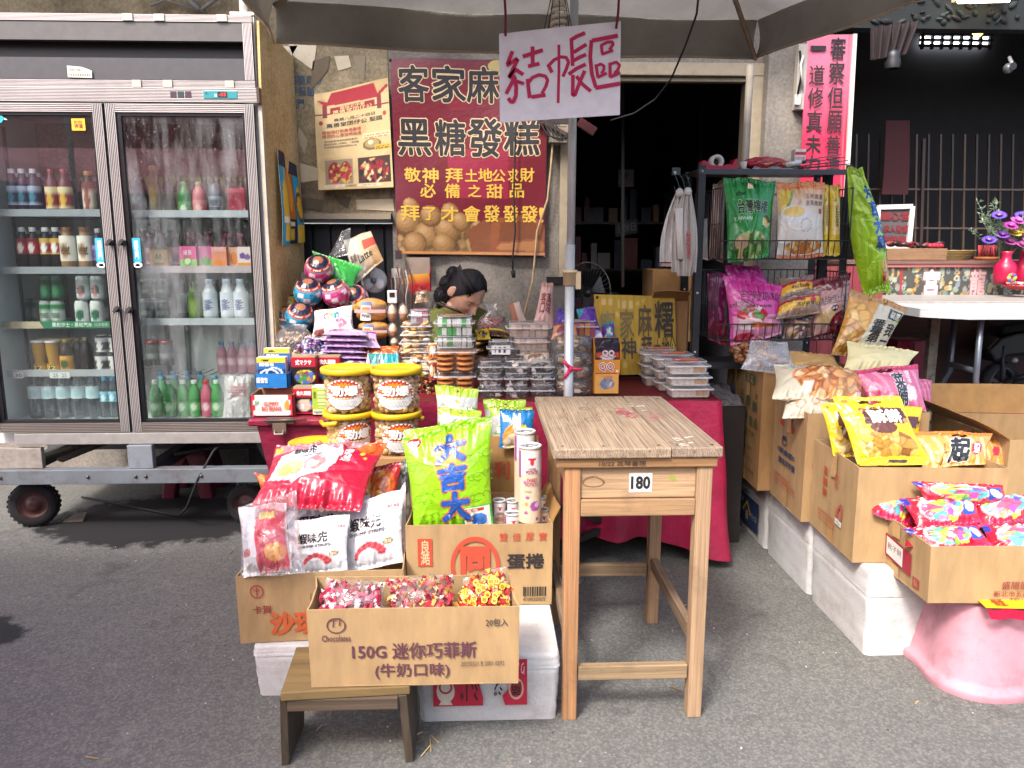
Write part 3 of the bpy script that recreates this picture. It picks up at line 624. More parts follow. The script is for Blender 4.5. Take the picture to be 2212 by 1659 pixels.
    for s_,xa,xb in (('30',30,50),('25  25',108,150)):
        a=P(xa,817,YS-.002);b=P(xb,804,YS-.002); f=flat(a,V3(b.x-a.x,0,0),V3(0,0,b.z-a.z)); mb=MB(); mb.poly([(0,0),(1,0),(1,1),(0,1)],f,'d9dcd8'); mb.text(s_,f,(.18,.2,.85,.8),'26262a'); mk('price_tag',mb,M_paper,s2)
    # slotted rails
    mb=MB()
    for x in (-2.33,-1.79,-1.68,-1.1): mb.bx((x-.01,D-.06,.56),(x+.01,D-.045,2.0),'777b7a')
    for x in (-2.376,): mb.bx((x,FY+.3,.56),(x+.006,FY+.32,2.0),'55585a')
    mk('shelf_rail',mb,M_metal,t)
    mb=MB(); mb.bx((X0+.12,FY-.004,.457),(X1-.0,FY+.05,.514),'8d8b87'); mk('base_strip',mb,M_metal,t,.003)
    # stand
    mb=MB(); mb.bx((X0-.1,FY-.03,.262),(X1+.12,FY+.03,.335),'666d73'); mb.bx((-1.755,FY-.02,.336),(-1.635,FY+.02,.454),'767e85'); mb.bx((X0-.1,D-.05,.262),(X1+.1,D,.335),'4b4d50'); mb.bx((X0-.02,FY-.0,.336),(X0+.24,FY+.03,.44),'9a958c')
    for x in (X0+.05,-1.7,X1): mb.bx((x-.03,FY+.031,.262),(x+.03,D-.051,.325),'44464a')
    mk('stand_beam',mb,M_stand,t,.003); mb=MB()
    for x in (X0+.05,-1.95,-1.72,-1.67,-1.4,X1): mb.sphere((x,FY-.031,.30),.009,'5a544e',8,6)
    mk('bolt',mb,M_steel,t)
    mb=MB(); mb.tube([(-1.3,3.9,.46),(-1.34,3.74,.42),(-1.42,3.72,.28),(-1.5,3.76,.12),(-1.62,3.95,.012),(-1.9,4.1,.01),(-2.3,4.3,.01)],.006,'17171a',6); mk('power_cable',mb,M_rubber,t)
    for (cx,cy,rw) in ((75,1092,.115),(535,1066,.105)):
        c=P(cx,cy,FY+.12); c.z=rw+.002; Mx=Matrix.Rotation(R(78),3,'X')@Matrix.Rotation(0,3,'Z'); Mx=Matrix.Rotation(R(14 if cx<300 else -10),3,'Z')@Matrix.Rotation(R(90),3,'X')
        mb=MB(); mb.lathe(c,[(rw*.62,-.035),(rw*.9,-.04),(rw,-.022),(rw,.022),(rw*.9,.04),(rw*.62,.035)],'161618',28,Mx); 
        for k in range(28):
            a=2*math.pi*k/28; mb.box(c+Mx@V3(rw*1.0*math.cos(a),rw*1.0*math.sin(a),0),(.008,.012,.05),'1d1d20',M=Mx@Matrix.Rotation(a,3,'Z'))
        w=mk('caster_wheel',mb,M_rubber,t)
        mb=MB(); mb.lathe(c,[(0,.03),(rw*.25,.032),(rw*.3,.02),(rw*.55,.015),(rw*.64,.036),(rw*.66,.0)],'4a2c27',22,Mx); mb.lathe(c,[(rw*.66,.0),(rw*.64,-.036),(rw*.5,-.02),(0,-.02)],'4a2c28',22,Mx); mk('rim',mb,M_metal,w)
        mb=MB(); mb.bar(c+V3(-.05,.0,.02),c+V3(-.03,.02,.16),.02,.03,'33343a'); mb.bar(c+V3(.0,.07,.0),c+V3(.0,.05,.16),.03,.02,'33343a'); mk('fork',mb,M_black,w)
fridge()
# plywood side panel
t=thing('plywood_panel','stained yellow plywood sheet leaning against the right side of the fridge','panel'); mb=MB(); xs=-1.02
p=np.array([[[xs,FY+.03,0.0],[xs+.02,4.33,0.0]],[[xs,FY+.03,2.36],[xs+.02,4.33,2.42]]]); 
q,U,V=quadgrid((xs,FY+.03,.5),(xs+.03,4.33,.5),(xs+.03,4.33,2.4),(xs,FY+.03,2.43),14,30,lambda U,V:.006*np.sin(V*7+U*4)); mb.slab(q,.012,'b08d56'); mk('sheet',mb,M_ply,t)
t2=thing('fridge_edge_strip','dirty white corner strip running down the right edge of the fridge','strip'); mb=MB(); mb.bx((-1.040,FY+.02,.52),(-1.022,FY+.06,2.06),'bdb5a6'); mk('strip',mb,M_metal,t2)
# beer poster on the plywood
def bposter():
    A=V3(xs+.018,FY+.14,P(580,530,FY+.12).z); B=V3(xs+.03,4.26,A.z+.02); h=.44
    t=thing('drinks_poster','curling blue and yellow drinks poster on the plywood sheet','poster'); 
    p,U,V=quadgrid(A,B,B+V3(-.004,-.02,h-.05),A+V3(0,.03,h+.02),50,60,lambda U,V:.012+.010*np.sin(U*9)+.012*(1-V)*U+.006*np.sin(V*5))
    c=paint(U,V,[('f','2593b8'),('r',.34,0,.68,1,'1c1b1f'),('r',.35,.3,.67,.85,'b06a24'),('e',.17,.45,.13,.28,'e0b52c'),('e',.17,.8,.05,.2,'d9a52a'),('e',.85,.5,.12,.22,'d9a52a'),('e',.52,.62,.11,.25,'d8902c'),('r',0,.84,1,1,'26283a'),('r',.1,.05,.3,.2,'e6c23a'),('r',.42,.05,.6,.17,'d9b23a'),('r',.72,0,1,.22,'e0b52c'),('r',.05,.24,.3,.3,'e9e6d8'),('r',.4,.21,.63,.26,'e8ddc0'),('ring',.83,.45,.13,.2,'5a3a18',.25)],5)
    mb=MB(); mb.slab(p,.002,c,back='d5d0c4'); mk('sheet',mb,M_paper,t)
bposter()
# ---- drinks in the fridge ----
YB=3.95
def bottle(name,label,group,c,r,h,liq,lab,cap,neck=.42,lab0=.25,lab1=.6,mat=None,txt=None,shape='b',tcol='ffffff'):
    t=thing(name,label,name.replace('_',' ').split()[-1],group); x,y,z=c; mb=MB()
    if shape=='b': pr=[(0,.002),(r*.85,0),(r,.03*h),(r,h*.55),(r*.97,h*.62),(r*.8,h*.74),(r*neck,h*.87),(r*neck,h*.93)]
    elif shape=='can': pr=[(0,.004),(r*.8,0),(r,.06*h),(r,h*.9),(r*.86,h*.985),(r*.86,h)]
    elif shape=='jar': pr=[(0,.002),(r,0),(r,h*.8),(r*.85,h*.88)]
    elif shape=='cup': pr=[(0,.002),(r*.72,0),(r*.76,h*.3),(r,h*.7),(r,h*.94)]
    mb.lathe(c,pr,liq,18); mk('body',mb,mat or M_plastic,t)
    mb=MB()
    if shape=='can': mb.lathe(c,[(r*.86,h),(r*.8,h*.985),(0,h*.985)],'b9bcbd',16); mk('lid',mb,M_alu,t)
    else:
        k=neck if shape=='b' else (.88 if shape=='jar' else 1.03); z0={'b':.9,'jar':.87,'cup':.93}[shape]
        mb.lathe(c,[(r*k*1.12,h*z0),(r*k*1.12,h*.99),(r*k*1.02,h),(0,h)],cap,16); mk('cap',mb,M_plastic,t)
    if lab:
        mb=MB(); f=cylmap(c,r+.0008,r+.0008,h); U,V=np.meshgrid(np.linspace(0,1,25),np.linspace(lab0,lab1,6)); a=np.radians(-90+(U-.5)*300)
        col=paint(U,(V-lab0)/(lab1-lab0),[('f',lab[0]),('r',0,.78,1,1,lab[1]),('r',0,0,1,.1,lab[1]),('e',.5,.42,.09,.25,lab[2])],1)
        mb.grid(np.stack([c[0]+(r+.001)*np.cos(a),c[1]+(r+.001)*np.sin(a),c[2]+V*h],-1),col)
        g=cylmap(c,r+.0012,r+.0012,h,-90,300)
        if txt: mb.text(txt,g,(.38,lab0+(lab1-lab0)*.25,.62,lab0+(lab1-lab0)*.7),tcol,.01)
        mk('label',mb,M_plastic,t)
    return t
def pk(name,label,group,c,w,d,h,col,ops,txt=(),rz=0.):
    t=thing(name,label,'drink carton',group); mb=MB(); mb.box((c[0],c[1]+d/2,c[2]+h/2),(w,d,h),col); mk('body',mb,M_paper,t,.002)
    mb=MB(); f=flat((c[0]-w/2+.001,c[1]-.0006,c[2]+.001),(w-.002,0,0),(0,0,h-.002)); U,V=np.meshgrid(np.linspace(0,1,17),np.linspace(0,1,23)); mb.grid(f(U,V,.0),paint(U,V,ops,2))
    for q in txt: mb.text(q[0],f,q[1],q[2],.01)
    mk('front_print',mb,M_paper,t); return t
zv=lambda x,y: P(x,y,YB).z
def put(xv,yv,Y=None): p=P(xv,yv,Y or YB); return (p.x,p.y,p.z)
sh=[zs_ for zs_ in ()]
def zsh(yv): return P(150 if True else 0,yv,3.87).z+.002   # shelf top from its front edge
Lz=[zsh(462),zsh(586),zsh(704),zsh(808),.552]; Rz=[P(430,464,3.87).z+.002,P(430,584,3.87).z+.002,P(430,697,3.87).z+.002,.552]
def xat(xv,z,Y=YB):   # X for a pixel column at height z
    yv=829.5
    for _ in range(6): p=P(xv,yv,Y); yv+= (p.z-z)*FP/Y
    return P(xv,yv,Y).x
def row(xs,z,fn,Y=YB):
    src=None
    for i,xv in enumerate(xs):
        x=xat(xv,z,Y)
        if src is None: src=fn((x,Y,z)); x0=x
        else: dup(src,(x-x0,0,0))
    return src
gp='bottles and cans in the drinks fridge'
row((34,56,80),Lz[0],lambda c:bottle('drink_bottle','dark purple bottle with white cap on the top shelf of the left fridge door','purple bottles on the top fridge shelf',c,.029,.215,'2a2440',('312a52','aab0c4','3a7f92'),'d8d8da',.5,.2,.62))
row((26,46,68,90),Lz[0],lambda c:bottle('drink_bottle','purple bottle in the rear row on the top shelf of the left fridge door','rear purple bottles on the top fridge shelf',c,.029,.21,'352c4a',None,'cfcfd4'),4.1)
row((118,146),Lz[0],lambda c:bottle('drink_bottle','red bottle with gold label on the top shelf of the left fridge door','red and gold bottles on the top fridge shelf',c,.032,.215,'5a1a22',('8a2430','d9c9a0','c9a23a'),'9a2a35',.5,.12,.6))
row((197,),Lz[0],lambda c:bottle('drink_bottle','brown bottle with cream striped label beside the left door stile','bottles',c,.03,.205,'3a2a24',('d8c8b8','6a3a2c','8a4a3a'),'a5683a',.6,.05,.75))
row((56,79),Lz[1],lambda c:bottle('drink_bottle','dark cola bottle with red label and white cap on the second left shelf','red label cola bottles on the second left shelf',c,.029,.21,'1a0f12',('a02330','7a1a26','e0d8d0'),'d8d8d8',.5,.38,.75))
row((106,128),Lz[1],lambda c:bottle('drink_bottle','dark tea bottle with red and gold label and round white badge','gold banded tea bottles on the second left shelf',c,.029,.21,'1a0f12',('9c2430','c9a24a','e6e6e0'),'e0e0e0',.5,.38,.75))
row((66,92,118,140),Lz[1],lambda c:bottle('drink_bottle','dark bottle in the rear row of the second left shelf','rear dark bottles on the second left shelf',c,.029,.2,'17131a',None,'c9c9c9'),4.08)
row((152,190),Lz[1],lambda c:bottle('milk_tea_bottle','pale beige milk tea bottle with brown cap on the second left shelf','milk tea bottles on the second left shelf',c,.036,.212,'a8835c',('ddd8cc','e4dfd4','b58a5c'),'8a5a34',.62,.22,.8,txt='Velvet',tcol='4a3a2c'))
row((218,),Lz[1],lambda c:bottle('drink_bottle','violet bottle with white cap half hidden by the left door stile','',c,.028,.205,'2c2444',('40306a','8a80b0','6a60a0'),'d5d5d5'))
row((104,128),Lz[2],lambda c:bottle('beer_can','silver green beer can in a carton wrap on the third left shelf','wrapped beer cans on the third left shelf',c,.031,.118,'9aa5a0',('b5bdb8','2f7d4a','d8dcd8'),None,shape='can',lab0=.08,lab1=.85,txt='Heineken',tcol='1f6a3a'))
row((104,128),Lz[2]+.122,lambda c:bottle('beer_can','dark green beer can on the upper layer of the third left shelf','dark green beer cans in the upper layer',c,.031,.118,'1f4a33',('235a3a','1a3d2a','3a7a52'),None,shape='can',lab0=.08,lab1=.85))
row((180,213),Lz[2],lambda c:bottle('beer_can','white and green beer can in the lower layer of the third left shelf','white beer cans in the lower layer',c,.031,.118,'c9cfca',('d5dad6','cfd6d1','2f7a5a'),None,shape='can',lab0=.08,lab1=.85,txt='台灣',tcol='2a6a50'))
row((182,213),Lz[2]+.122,lambda c:bottle('beer_can','white and green beer can in the upper layer of the third left shelf','white beer cans in the upper layer',c,.031,.118,'b9c2c0',('c9d1cf','a9b8b4','c9707a'),None,shape='can',lab0=.08,lab1=.85,txt='台灣',tcol='2a6a50'))
row((98,),Lz[2],lambda c:bottle('beer_can','green beer can with red star at the left end of the third shelf','',c,.031,.118,'2a6a44',('2f7a4c','256040','a83a34'),None,shape='can',lab0=.08,lab1=.85),4.03)
row((90,119),Lz[3],lambda c:bottle('drink_cup','yellow paper cup drink with narrow foot on the fourth left shelf','yellow cup drinks on the fourth left shelf',c,.032,.16,'b0862a',('c9a02f','b58a24','6a4a1a'),'c8cacb',shape='cup',lab0=.02,lab1=.28,txt='22',tcol='f0e0a0'))
row((104,128,148),Lz[3],lambda c:bottle('drink_cup','yellow cup drink in the rear row of the fourth left shelf','rear yellow cup drinks',c,.032,.158,'b58c2c',None,'b9a040',shape='cup'),4.06)
row((147,),Lz[3],lambda c:bottle('glass_bottle','brown glass bottle with orange label on the fourth left shelf','',c,.031,.165,'2b1a10',('c98a24','d9a53a','3a6a34'),'b59a44',.4,.06,.5,txt='活力',tcol='234a2a'))
row((172,190),Lz[3],lambda c:bottle('glass_bottle','dark brown glass bottle without label behind the orange one','dark glass bottles on the fourth left shelf',c,.031,.165,'1d130e',None,'8a7a4a',.4),4.02)
row((222,250),Lz[3],lambda c:bottle('coffee_can','black and white can in the lower layer beside the left door stile','black coffee cans in the lower layer',c,.03,.09,'2a2a2e',('2b2b30','d0d0ce','d8d8d4'),None,shape='can',lab0=.08,lab1=.88))
row((222,250),Lz[3]+.094,lambda c:bottle('coffee_can','black and white can in the upper layer beside the left door stile','black coffee cans in the upper layer',c,.03,.09,'2a2a2e',('2b2b30','d0d0ce','d8d8d4'),None,shape='can',lab0=.08,lab1=.88))
row((84,113,144,176,208),Lz[4],lambda c:bottle('water_bottle','large clear water bottle on the floor of the left fridge door','large water bottles on the fridge floor',c,.037,.245,'9fc3c6',('b9d6d8','cfe0e0','a5c8cc'),'d8e2e4',.45,.42,.68,M_pet))
row((98,128,160,192),Lz[4],lambda c:bottle('water_bottle','clear water bottle in the rear row on the floor of the left fridge door','rear water bottles on the fridge floor',c,.037,.24,'9fc3c6',None,'d8e2e4',mat=M_pet),4.1)
row((232,250,266),Lz[4],lambda c:bottle('water_bottle','small blue capped water bottle beside the left door stile','blue capped water bottles',c,.025,.21,'8fc0cc',('5fa8c4','8fc8d8','d8eef2'),'3a9ac0',.45,.4,.65,M_pet))
# right door
row((312,340,366,392,420,446,474,500,526),Rz[0],lambda c:bottle('drink_bottle','mixed dark bottle in the middle row of the top right fridge shelf','middle row bottles on the top right shelf',c,.026,.19,'4a3a34',('5a4a3a','7a6a50','8a5a4a'),'6a6a4a',.5,.15,.6),4.04)
row((330,356,384,412,438,500,526),Rz[1],lambda c:bottle('drink_bottle','brown bottle in the middle row of the second right shelf','middle row bottles on the second right shelf',c,.028,.18,'4a3030',('8a4a5a','c0909a','7a3a4a'),'8a5060',.5,.15,.6),4.03)
row((398,470,510,536),Rz[2],lambda c:bottle('drink_bottle','grey green bottle in the rear row of the third right shelf','rear bottles on the third right shelf',c,.03,.2,'4a5a50',('6a7a70','8a9a90','4a6a5a'),'8aa0a8',.5,.15,.65),4.12)
row((34,56,80,104,130,158,186,212),Lz[0],lambda c:bottle('drink_bottle','dark bottle in the last row on the top shelf of the left fridge door','last row bottles on the top left shelf',c,.027,.2,'24202c',('3a3040','6a4a50','5a4a6a'),'8a8a8e',.5,.15,.6),4.22)
row((60,84,108,206,236),Lz[2],lambda c:bottle('beer_can','dull can in the rear row of the third left shelf','rear cans on the third left shelf',c,.031,.118,'5a6a60',('6a7a70','4a5a50','8a9088'),None,shape='can',lab0=.08,lab1=.85),4.12)
row((302,),Rz[0],lambda c:bottle('drink_bottle','dark bottle at the left end of the top right fridge shelf','',c,.033,.2,'23222c',('2c2b3a','4a4a58','8a8a90'),'2a2a30'))
row((337,),Rz[0],lambda c:bottle('drink_bottle','tall beige bottle on the top right fridge shelf','',c,.024,.235,'8a705a',('a58a6c','8a7458','c9a04a'),'b07a50',.6,.1,.8))
row((402,),Rz[0],lambda c:bottle('drink_bottle','green drink bottle on the top right fridge shelf','',c,.033,.16,'3a7a44',('2f7d3f','5a9a5a','cfd8c0'),'6a8a4a',.5,.05,.4))
row((434,),Rz[0],lambda c:bottle('drink_bottle','pink drink bottle on the top right fridge shelf','',c,.034,.16,'c06a70',('c9646e','d88a8a','e0b0a0'),'8a8a5a',.5,.05,.45))
row((468,),Rz[0],lambda c:bottle('drink_can','grey blue can beside the pink bottle on the top right shelf','',c,.033,.15,'4a5560',('55606c','8a929a','2a3038'),None,shape='can'))
pk('drink_carton','plain red carton at the right end of the top right fridge shelf','',(xat(512,Rz[0]),YB,Rz[0]),.085,.06,.13,'8a2230',[('f','94263a'),('r',0,.9,1,1,'b03a4a')])
src=None
for i,xv in enumerate(range(330,532,25)):
    c=(xat(xv,Rz[0],4.12),4.12,Rz[0]); cols=['6a6a50','7a6a55','55604a','80604f']
    if src is None: src=pk('drink_carton','brownish carton in the rear row of the top right fridge shelf','rear cartons on the top right shelf',c,.05,.05,.2,'6e6450',[('f','6a6248'),('r',0,.75,1,1,'8a8a50'),('e',.5,.4,.3,.2,'b08a60'),('lines',.1,.1,.9,.25,3,'403a30')]); c0=c
    else: dup(src,(c[0]-c0[0],0,0))
pk('juice_carton','yellow wheat drink carton on the second right fridge shelf','',(xat(345,Rz[1]),YB,Rz[1]),.088,.05,.112,'c08a2a',[('f','c98f2c'),('r',0,.88,1,1,'3a2a18'),('r',.28,.3,.72,.75,'e0b860'),('e',.5,.25,.3,.06,'8a4a2a')],[('麥香',(.3,.45,.7,.72),'2a1a12')])
pk('juice_carton','pink and green guava carton on the second right fridge shelf','',(xat(408,Rz[1]),YB,Rz[1]),.085,.05,.115,'c94a8a',[('f','d9568f'),('r',0,0,1,.45,'9ac26a'),('e',.45,.35,.26,.18,'d8e8b0'),('ring',.45,.35,.26,.18,'4a8a3a',.25)],[('綠茶',(.25,.62,.75,.85),'f5e6ee')])
pk('juice_carton','pink carton with lime green base beside the guava carton','',(xat(443,Rz[1]),YB+.02,Rz[1]),.07,.05,.115,'c94a8a',[('f','c76a94'),('r',0,0,1,.45,'8aa85a'),('e',.5,.35,.3,.2,'5a8a44')])
pk('juice_carton','orange juice carton in the middle of the second right fridge shelf','',(xat(475,Rz[1]),YB,Rz[1]),.075,.05,.112,'d0804a',[('f','d98a6a'),('e',.4,.25,.3,.18,'e0842a'),('r',0,.8,1,1,'d8a0a0')])
pk('juice_carton','peach coloured carton beside the orange juice carton','',(xat(503,Rz[1]),YB+.03,Rz[1]),.06,.05,.11,'d8a080',[('f','dba58a'),('e',.5,.5,.3,.3,'d97f3a')])
pk('juice_carton','white carton with purple grapes and orange on the second right shelf','',(xat(530,Rz[1]),YB,Rz[1]),.072,.05,.112,'d8c0c0',[('f','dcc8c4'),('e',.35,.6,.22,.14,'6a4a8a'),('e',.7,.55,.22,.14,'7a5a94'),('r',0,0,1,.3,'d98f3a')])
row((315,345,375),Rz[1],lambda c:bottle('drink_bottle','dark shadowed bottle in the rear row of the second right shelf','rear dark bottles of the second right shelf',c,.035,.2,'2b2934',None,'2a2a30'),4.15)
row((420,455,490,520),Rz[1],lambda c:bottle('drink_bottle','pink topped bottle in the rear row of the second right shelf','rear pink bottles of the second right shelf',c,.03,.19,'b06a80',('b8708a','c98a9a','a0506a'),'a04a60'),4.1)
row((322,352),Rz[2],lambda c:bottle('glass_jar','grey green glass jar in the lower layer of the third right shelf','glass jars in the lower layer',c,.036,.11,'4a554f',('556a5c','3a4a42','8a968c'),'8a8d8c',shape='jar'))
row((322,352),Rz[2]+.115,lambda c:bottle('glass_jar','green glass jar in the upper layer of the third right shelf','glass jars in the upper layer',c,.036,.095,'3a4a40',('3f6a4c','2c4a3a','8a968c'),'8a8d8c',shape='jar'))
row((424,),Rz[2],lambda c:bottle('drink_bottle','green tea bottle on the third right fridge shelf','',c,.031,.195,'5a7a34',('6a8a3c','4a6a2c','8aa050'),'4a6a3a',.5,.1,.75))
row((457,494,523),Rz[2],lambda c:bottle('yogurt_drink_bottle','white yogurt drink bottle with blue lettering on the third right shelf','white yogurt drink bottles',c,.034,.21,'cfd6da',('d8dee2','cdd6de','e0e4e6'),'b8c8d8',.5,.12,.7,txt='多\n多',tcol='4a5a9a'))
row((494,),Rz[2],lambda c:bottle('yogurt_drink_bottle','white yogurt drink bottle with pink cap behind the others','',c,.034,.22,'d8c0c8',None,'b0506a'),4.06)
row((332,362),Rz[3]+.245,lambda c:bottle('glass_jar','clear glass jar with red lid low in the right fridge door','red lidded glass jars',c,.036,.13,'6a706e',('8a8f8e','6a706e','a0a4a2'),'8a3a3e',shape='jar'),4.12)
row((482,504,526,546),Rz[3]+.20,lambda c:bottle('yogurt_drink_bottle','pink drink bottle with blue cap low in the right fridge door','pink blue capped bottles',c,.027,.17,'c08a98',('cfa0aa','b87a8a','d8c0c4'),'4a9ac0',.5),4.1)
mb=MB(); t=thing('wire_riser','small wire riser shelf at the back of the right fridge floor','shelf'); 
for k in range(12): mb.bx((-1.66+k*.05,4.05,Rz[3]+.19),(-1.655+k*.05,4.3,Rz[3]+.195),'a5a8a8')
mb.bx((-1.68,4.05,Rz[3]+.183),(-1.09,4.058,Rz[3]+.197),'a5a8a8')
for x in (-1.68,-1.1): mb.bx((x,4.05,Rz[3]),(x+.008,4.058,Rz[3]+.19),'a5a8a8')
mk('wire_frame',mb,M_metal,t)
row((340,370,399,424,472),Rz[3],lambda c:bottle('soda_bottle','green soda bottle in the front row on the right fridge floor','green soda bottles in the front row',c,.03,.19,'3f9a4a',('5ab85a','2f8a3f','c9d8c0'),'c9dfc8',.42,.15,.5))
row((450,),Rz[3],lambda c:bottle('soda_bottle','pink soda bottle with red cap among green soda bottles','',c,.03,.19,'c9647a',('d8748a','b8506a','e8c0c8'),'c0303a',.42,.15,.5))
row((355,385,412,440,468),Rz[3],lambda c:bottle('soda_bottle','pale green soda bottle in the rear row on the right fridge floor','rear green soda bottles',c,.03,.2,'5a9a6a',('6aa87a','4a8a5a','9ac0a0'),'5a9ab0',.42,.2,.5),4.04)
row((352,380,410,436),Rz[3],lambda c:bottle('soda_bottle','blue capped clear bottle in the last row on the right fridge floor','last row clear bottles',c,.03,.21,'8aa5a8',None,'4a8ab0',.42),4.12)
a=xat(482,Rz[3],3.9);b=xat(540,Rz[3],3.9); bag('plastic_bag','crumpled frosted plastic bag leaning in the right corner of the fridge floor','bag',(a,3.9,Rz[3]),(b,3.9,Rz[3]),(a+.01,3.93,Rz[3]+.22),(b+.01,3.93,Rz[3]+.22),.06,[('f','bdb8b6'),('r',.3,.5,.9,.8,'b08a8a'),('k',14,2.2,'d8d6d6'),('lines',.2,.55,.85,.75,5,'8a4a50')],mat=M_film,wr=2.5)
# ================= CANOPY, POLE, SIGN =================
def canmat(name,tr,c=None):
    m,nt,b,N,L=newmat(name); out=N['Material Output']; col=attr(nt); co=objco(nt)
    col=mix(nt,1.,col,ramp(nt,noise(nt,co,3,5,.6),[(.3,(.68,.67,.65)),(.7,(1.12,1.12,1.12))]),'MULTIPLY'); L.new(col,b.inputs['Base Color']); b.inputs['Roughness'].default_value=.6
    t=N.new('ShaderNodeBsdfTranslucent'); L.new(col,t.inputs[0]); x=N.new('ShaderNodeMixShader'); x.inputs[0].default_value=tr; L.new(b.outputs[0],x.inputs[1]); L.new(t.outputs[0],x.inputs[2]); L.new(x.outputs[0],out.inputs[0])
    bump(nt,b,noise(nt,co,6,5,.6),.6,.05); return m
M_can=canmat('canopy_cloth',.4); M_pinkcan=canmat('pink_tent_cloth',.75)
def canopy():
    t=thing('market_canopy','grey cloth market canopy with drooping scalloped edge over the stall','canopy')
    BL=V3(-.86,3.45,2.42);BR=V3(1.264,3.72,2.44);FR=V3(2.05,1.75,2.56);FL=V3(-.7,1.7,2.44);A=V3(.5,2.5,2.84)
    mb=MB(); g='8a8783'
    def panel(a,b,sag,seed):
        nu,nv=40,26; U,Vv=np.meshgrid(np.linspace(0,1,nu+1),np.linspace(0,1,nv+1)); a_,b_,c_=np.array(a),np.array(b),np.array(A)
        e=a_+np.multiply.outer(U,b_-a_); p=e*(1-Vv)[...,None]+c_*Vv[...,None]
        p[...,2]-=sag*np.sin(np.pi*U)*np.sin(np.pi*np.clip(Vv*.9+.1,0,1))
        p[...,2]+=.008*np.sin(U*13+seed+Vv*9)*np.sin(np.pi*U)
        mb.grid(p,g)
    panel(BL,BR,.05,0);panel(BR,FR,.09,1);panel(FR,FL,.05,2);panel(FL,BL,.05,3)
    mk('roof_cloth',mb,M_can,t)
    mb=MB()
    def val(a,b,drop,sag,n=44,bow=.015):
        U,Vv=np.meshgrid(np.linspace(0,1,n+1),np.linspace(0,1,9)); a_,b_=np.array(a),np.array(b)
        d=(b_-a_); nrm=np.array([d[1],-d[0],0])/np.hypot(d[0],d[1])
        p=a_+np.multiply.outer(U,d); p[...,2]-=bow*np.sin(np.pi*U); p[...,2]-=Vv*(drop+sag*np.sin(np.pi*U)); p=p+np.multiply.outer(.02*np.sin(np.pi*Vv*.5)-.035*np.sin(Vv*2.6)+.012*np.sin(U*17)*Vv,nrm)
        mb.slab(p[::-1],.003,'aca8a0'); 
        mb.tube([tuple(q) for q in p[-1]],.006,'c9bfae',6)
    val(BL,BR,.165,.0); val(BR,FR,.165,.02); val(FL,BL,.17,.0)
    mk('valance',mb,M_can,t)
    mb=MB()
    for c in (BL,BR,FR,FL): mb.tube([c+V3(0,0,-.17) if c is BR else c+V3(0,0,-.02),A+V3(0,0,-.03)],.011,'8b7f6a',8)
    mk('rib',mb,M_metal,t)
    mb=MB(); p=lerp(BR,A,.32)+V3(0,0,-.11); mb.tube([p+V3(.02,0,.02),p,p+V3(-.05,.02,-.02),p+V3(-.03,0,.03)],.006,'c9bda6',6); mk('tie',mb,M_cloth,t)
    mb=MB()
    for c in (BR,): mb.tube([(c.x+.06,c.y+.25,0),(c.x+.06,c.y+.25,2.3)],.018,'7d776d',10)
    mk('corner_pole',mb,M_metal,t)
canopy()
def pinktent():
    t=thing('pink_tent','faded pink market tent standing across the lane, mirrored in the fridge glass','tent')
    mb=MB(); x0,x1,y0,y1,z=-4.8,-1.5,-2.2,2.0,2.3; A=((x0+x1)/2,(y0+y1)/2,3.15)
    cs=[(x0,y0,z),(x1,y0,z),(x1,y1,z),(x0,y1,z)]
    for i in range(4):
        a,b=cs[i],cs[(i+1)%4]; U,Vv=np.meshgrid(np.linspace(0,1,16),np.linspace(0,1,10)); e=np.array(a)+np.multiply.outer(U,np.array(b)-np.array(a)); p=e*(1-Vv)[...,None]+np.array(A)*Vv[...,None]; p[...,2]-=.1*np.sin(np.pi*U)*np.sin(np.pi*Vv); mb.grid(p,'e8a5b2')
        q,_,_=quadgrid(V3(*a)+V3(0,0,-.22),V3(*b)+V3(0,0,-.22),b,a,12,2); mb.grid(q,'eaa9b6')
    mk('roof_cloth',mb,M_pinkcan,t); mb=MB()
    for c in (cs[0],cs[1],cs[3],(x1-1.3,y1,z)): mb.tube([(c[0],c[1],0),c],.02,'b9b9b9',8)
    mk('pole',mb,M_steel,t)
pinktent()
t=thing('support_pole','galvanised steel canopy pole with cream sleeve and red clamp knob','pole'); px,py=.348,3.12
mb=MB(); mb.tube([(px,py,0),(px,py,1.42)],.0195,'c2c6c8',16); mb.tube([(px+.002,py+.004,1.42),(px+.006,py+.006,2.75)],.0165,'b5bbbf',16); mb.lathe((px,py,0),[(0,.01),(.08,.008),(.08,0)],'8a8d90',16); mk('tube',mb,M_steel,t)
mb=MB(); z=P(1231,600,py).z; mb.lathe((px,py,z-.03),[(.02,0),(.027,0),(.027,.05),(.03,.05),(.03,.062),(.02,.062)],'c9b391',16); mb.box((px+.033,py-.004,z-.01),(.02,.02,.07),'c9b391'); mk('sleeve',mb,M_plastic,t)
mb=MB(); c=P(1231,795,py)+V3(0,-.028,0)
for a in (0,130,235): mb.tube([c,c+V3(.048*math.cos(R(a)),-.004,.048*math.sin(R(a)))],[.009,.006],'c2244c',8)
mb.sphere(c,.013,'c2244c',10,8); mk('clamp_knob',mb,M_plastic,t)
t=thing('checkout_sign','white board sign hand painted with three red brush characters hanging before the pole','sign')
YS_=2.95; A,B,C,D=[P(x,y,YS_) for x,y in((1080,265),(1339,248),(1341,46),(1078,73))]
mb=MB(); p,U,Vv=quadgrid(A,B,C,D,8,8,lambda U,V:.004*np.sin(U*3)); mb.slab(p,.006,'e6dfe6'); mk('board',mb,M_paper,t)
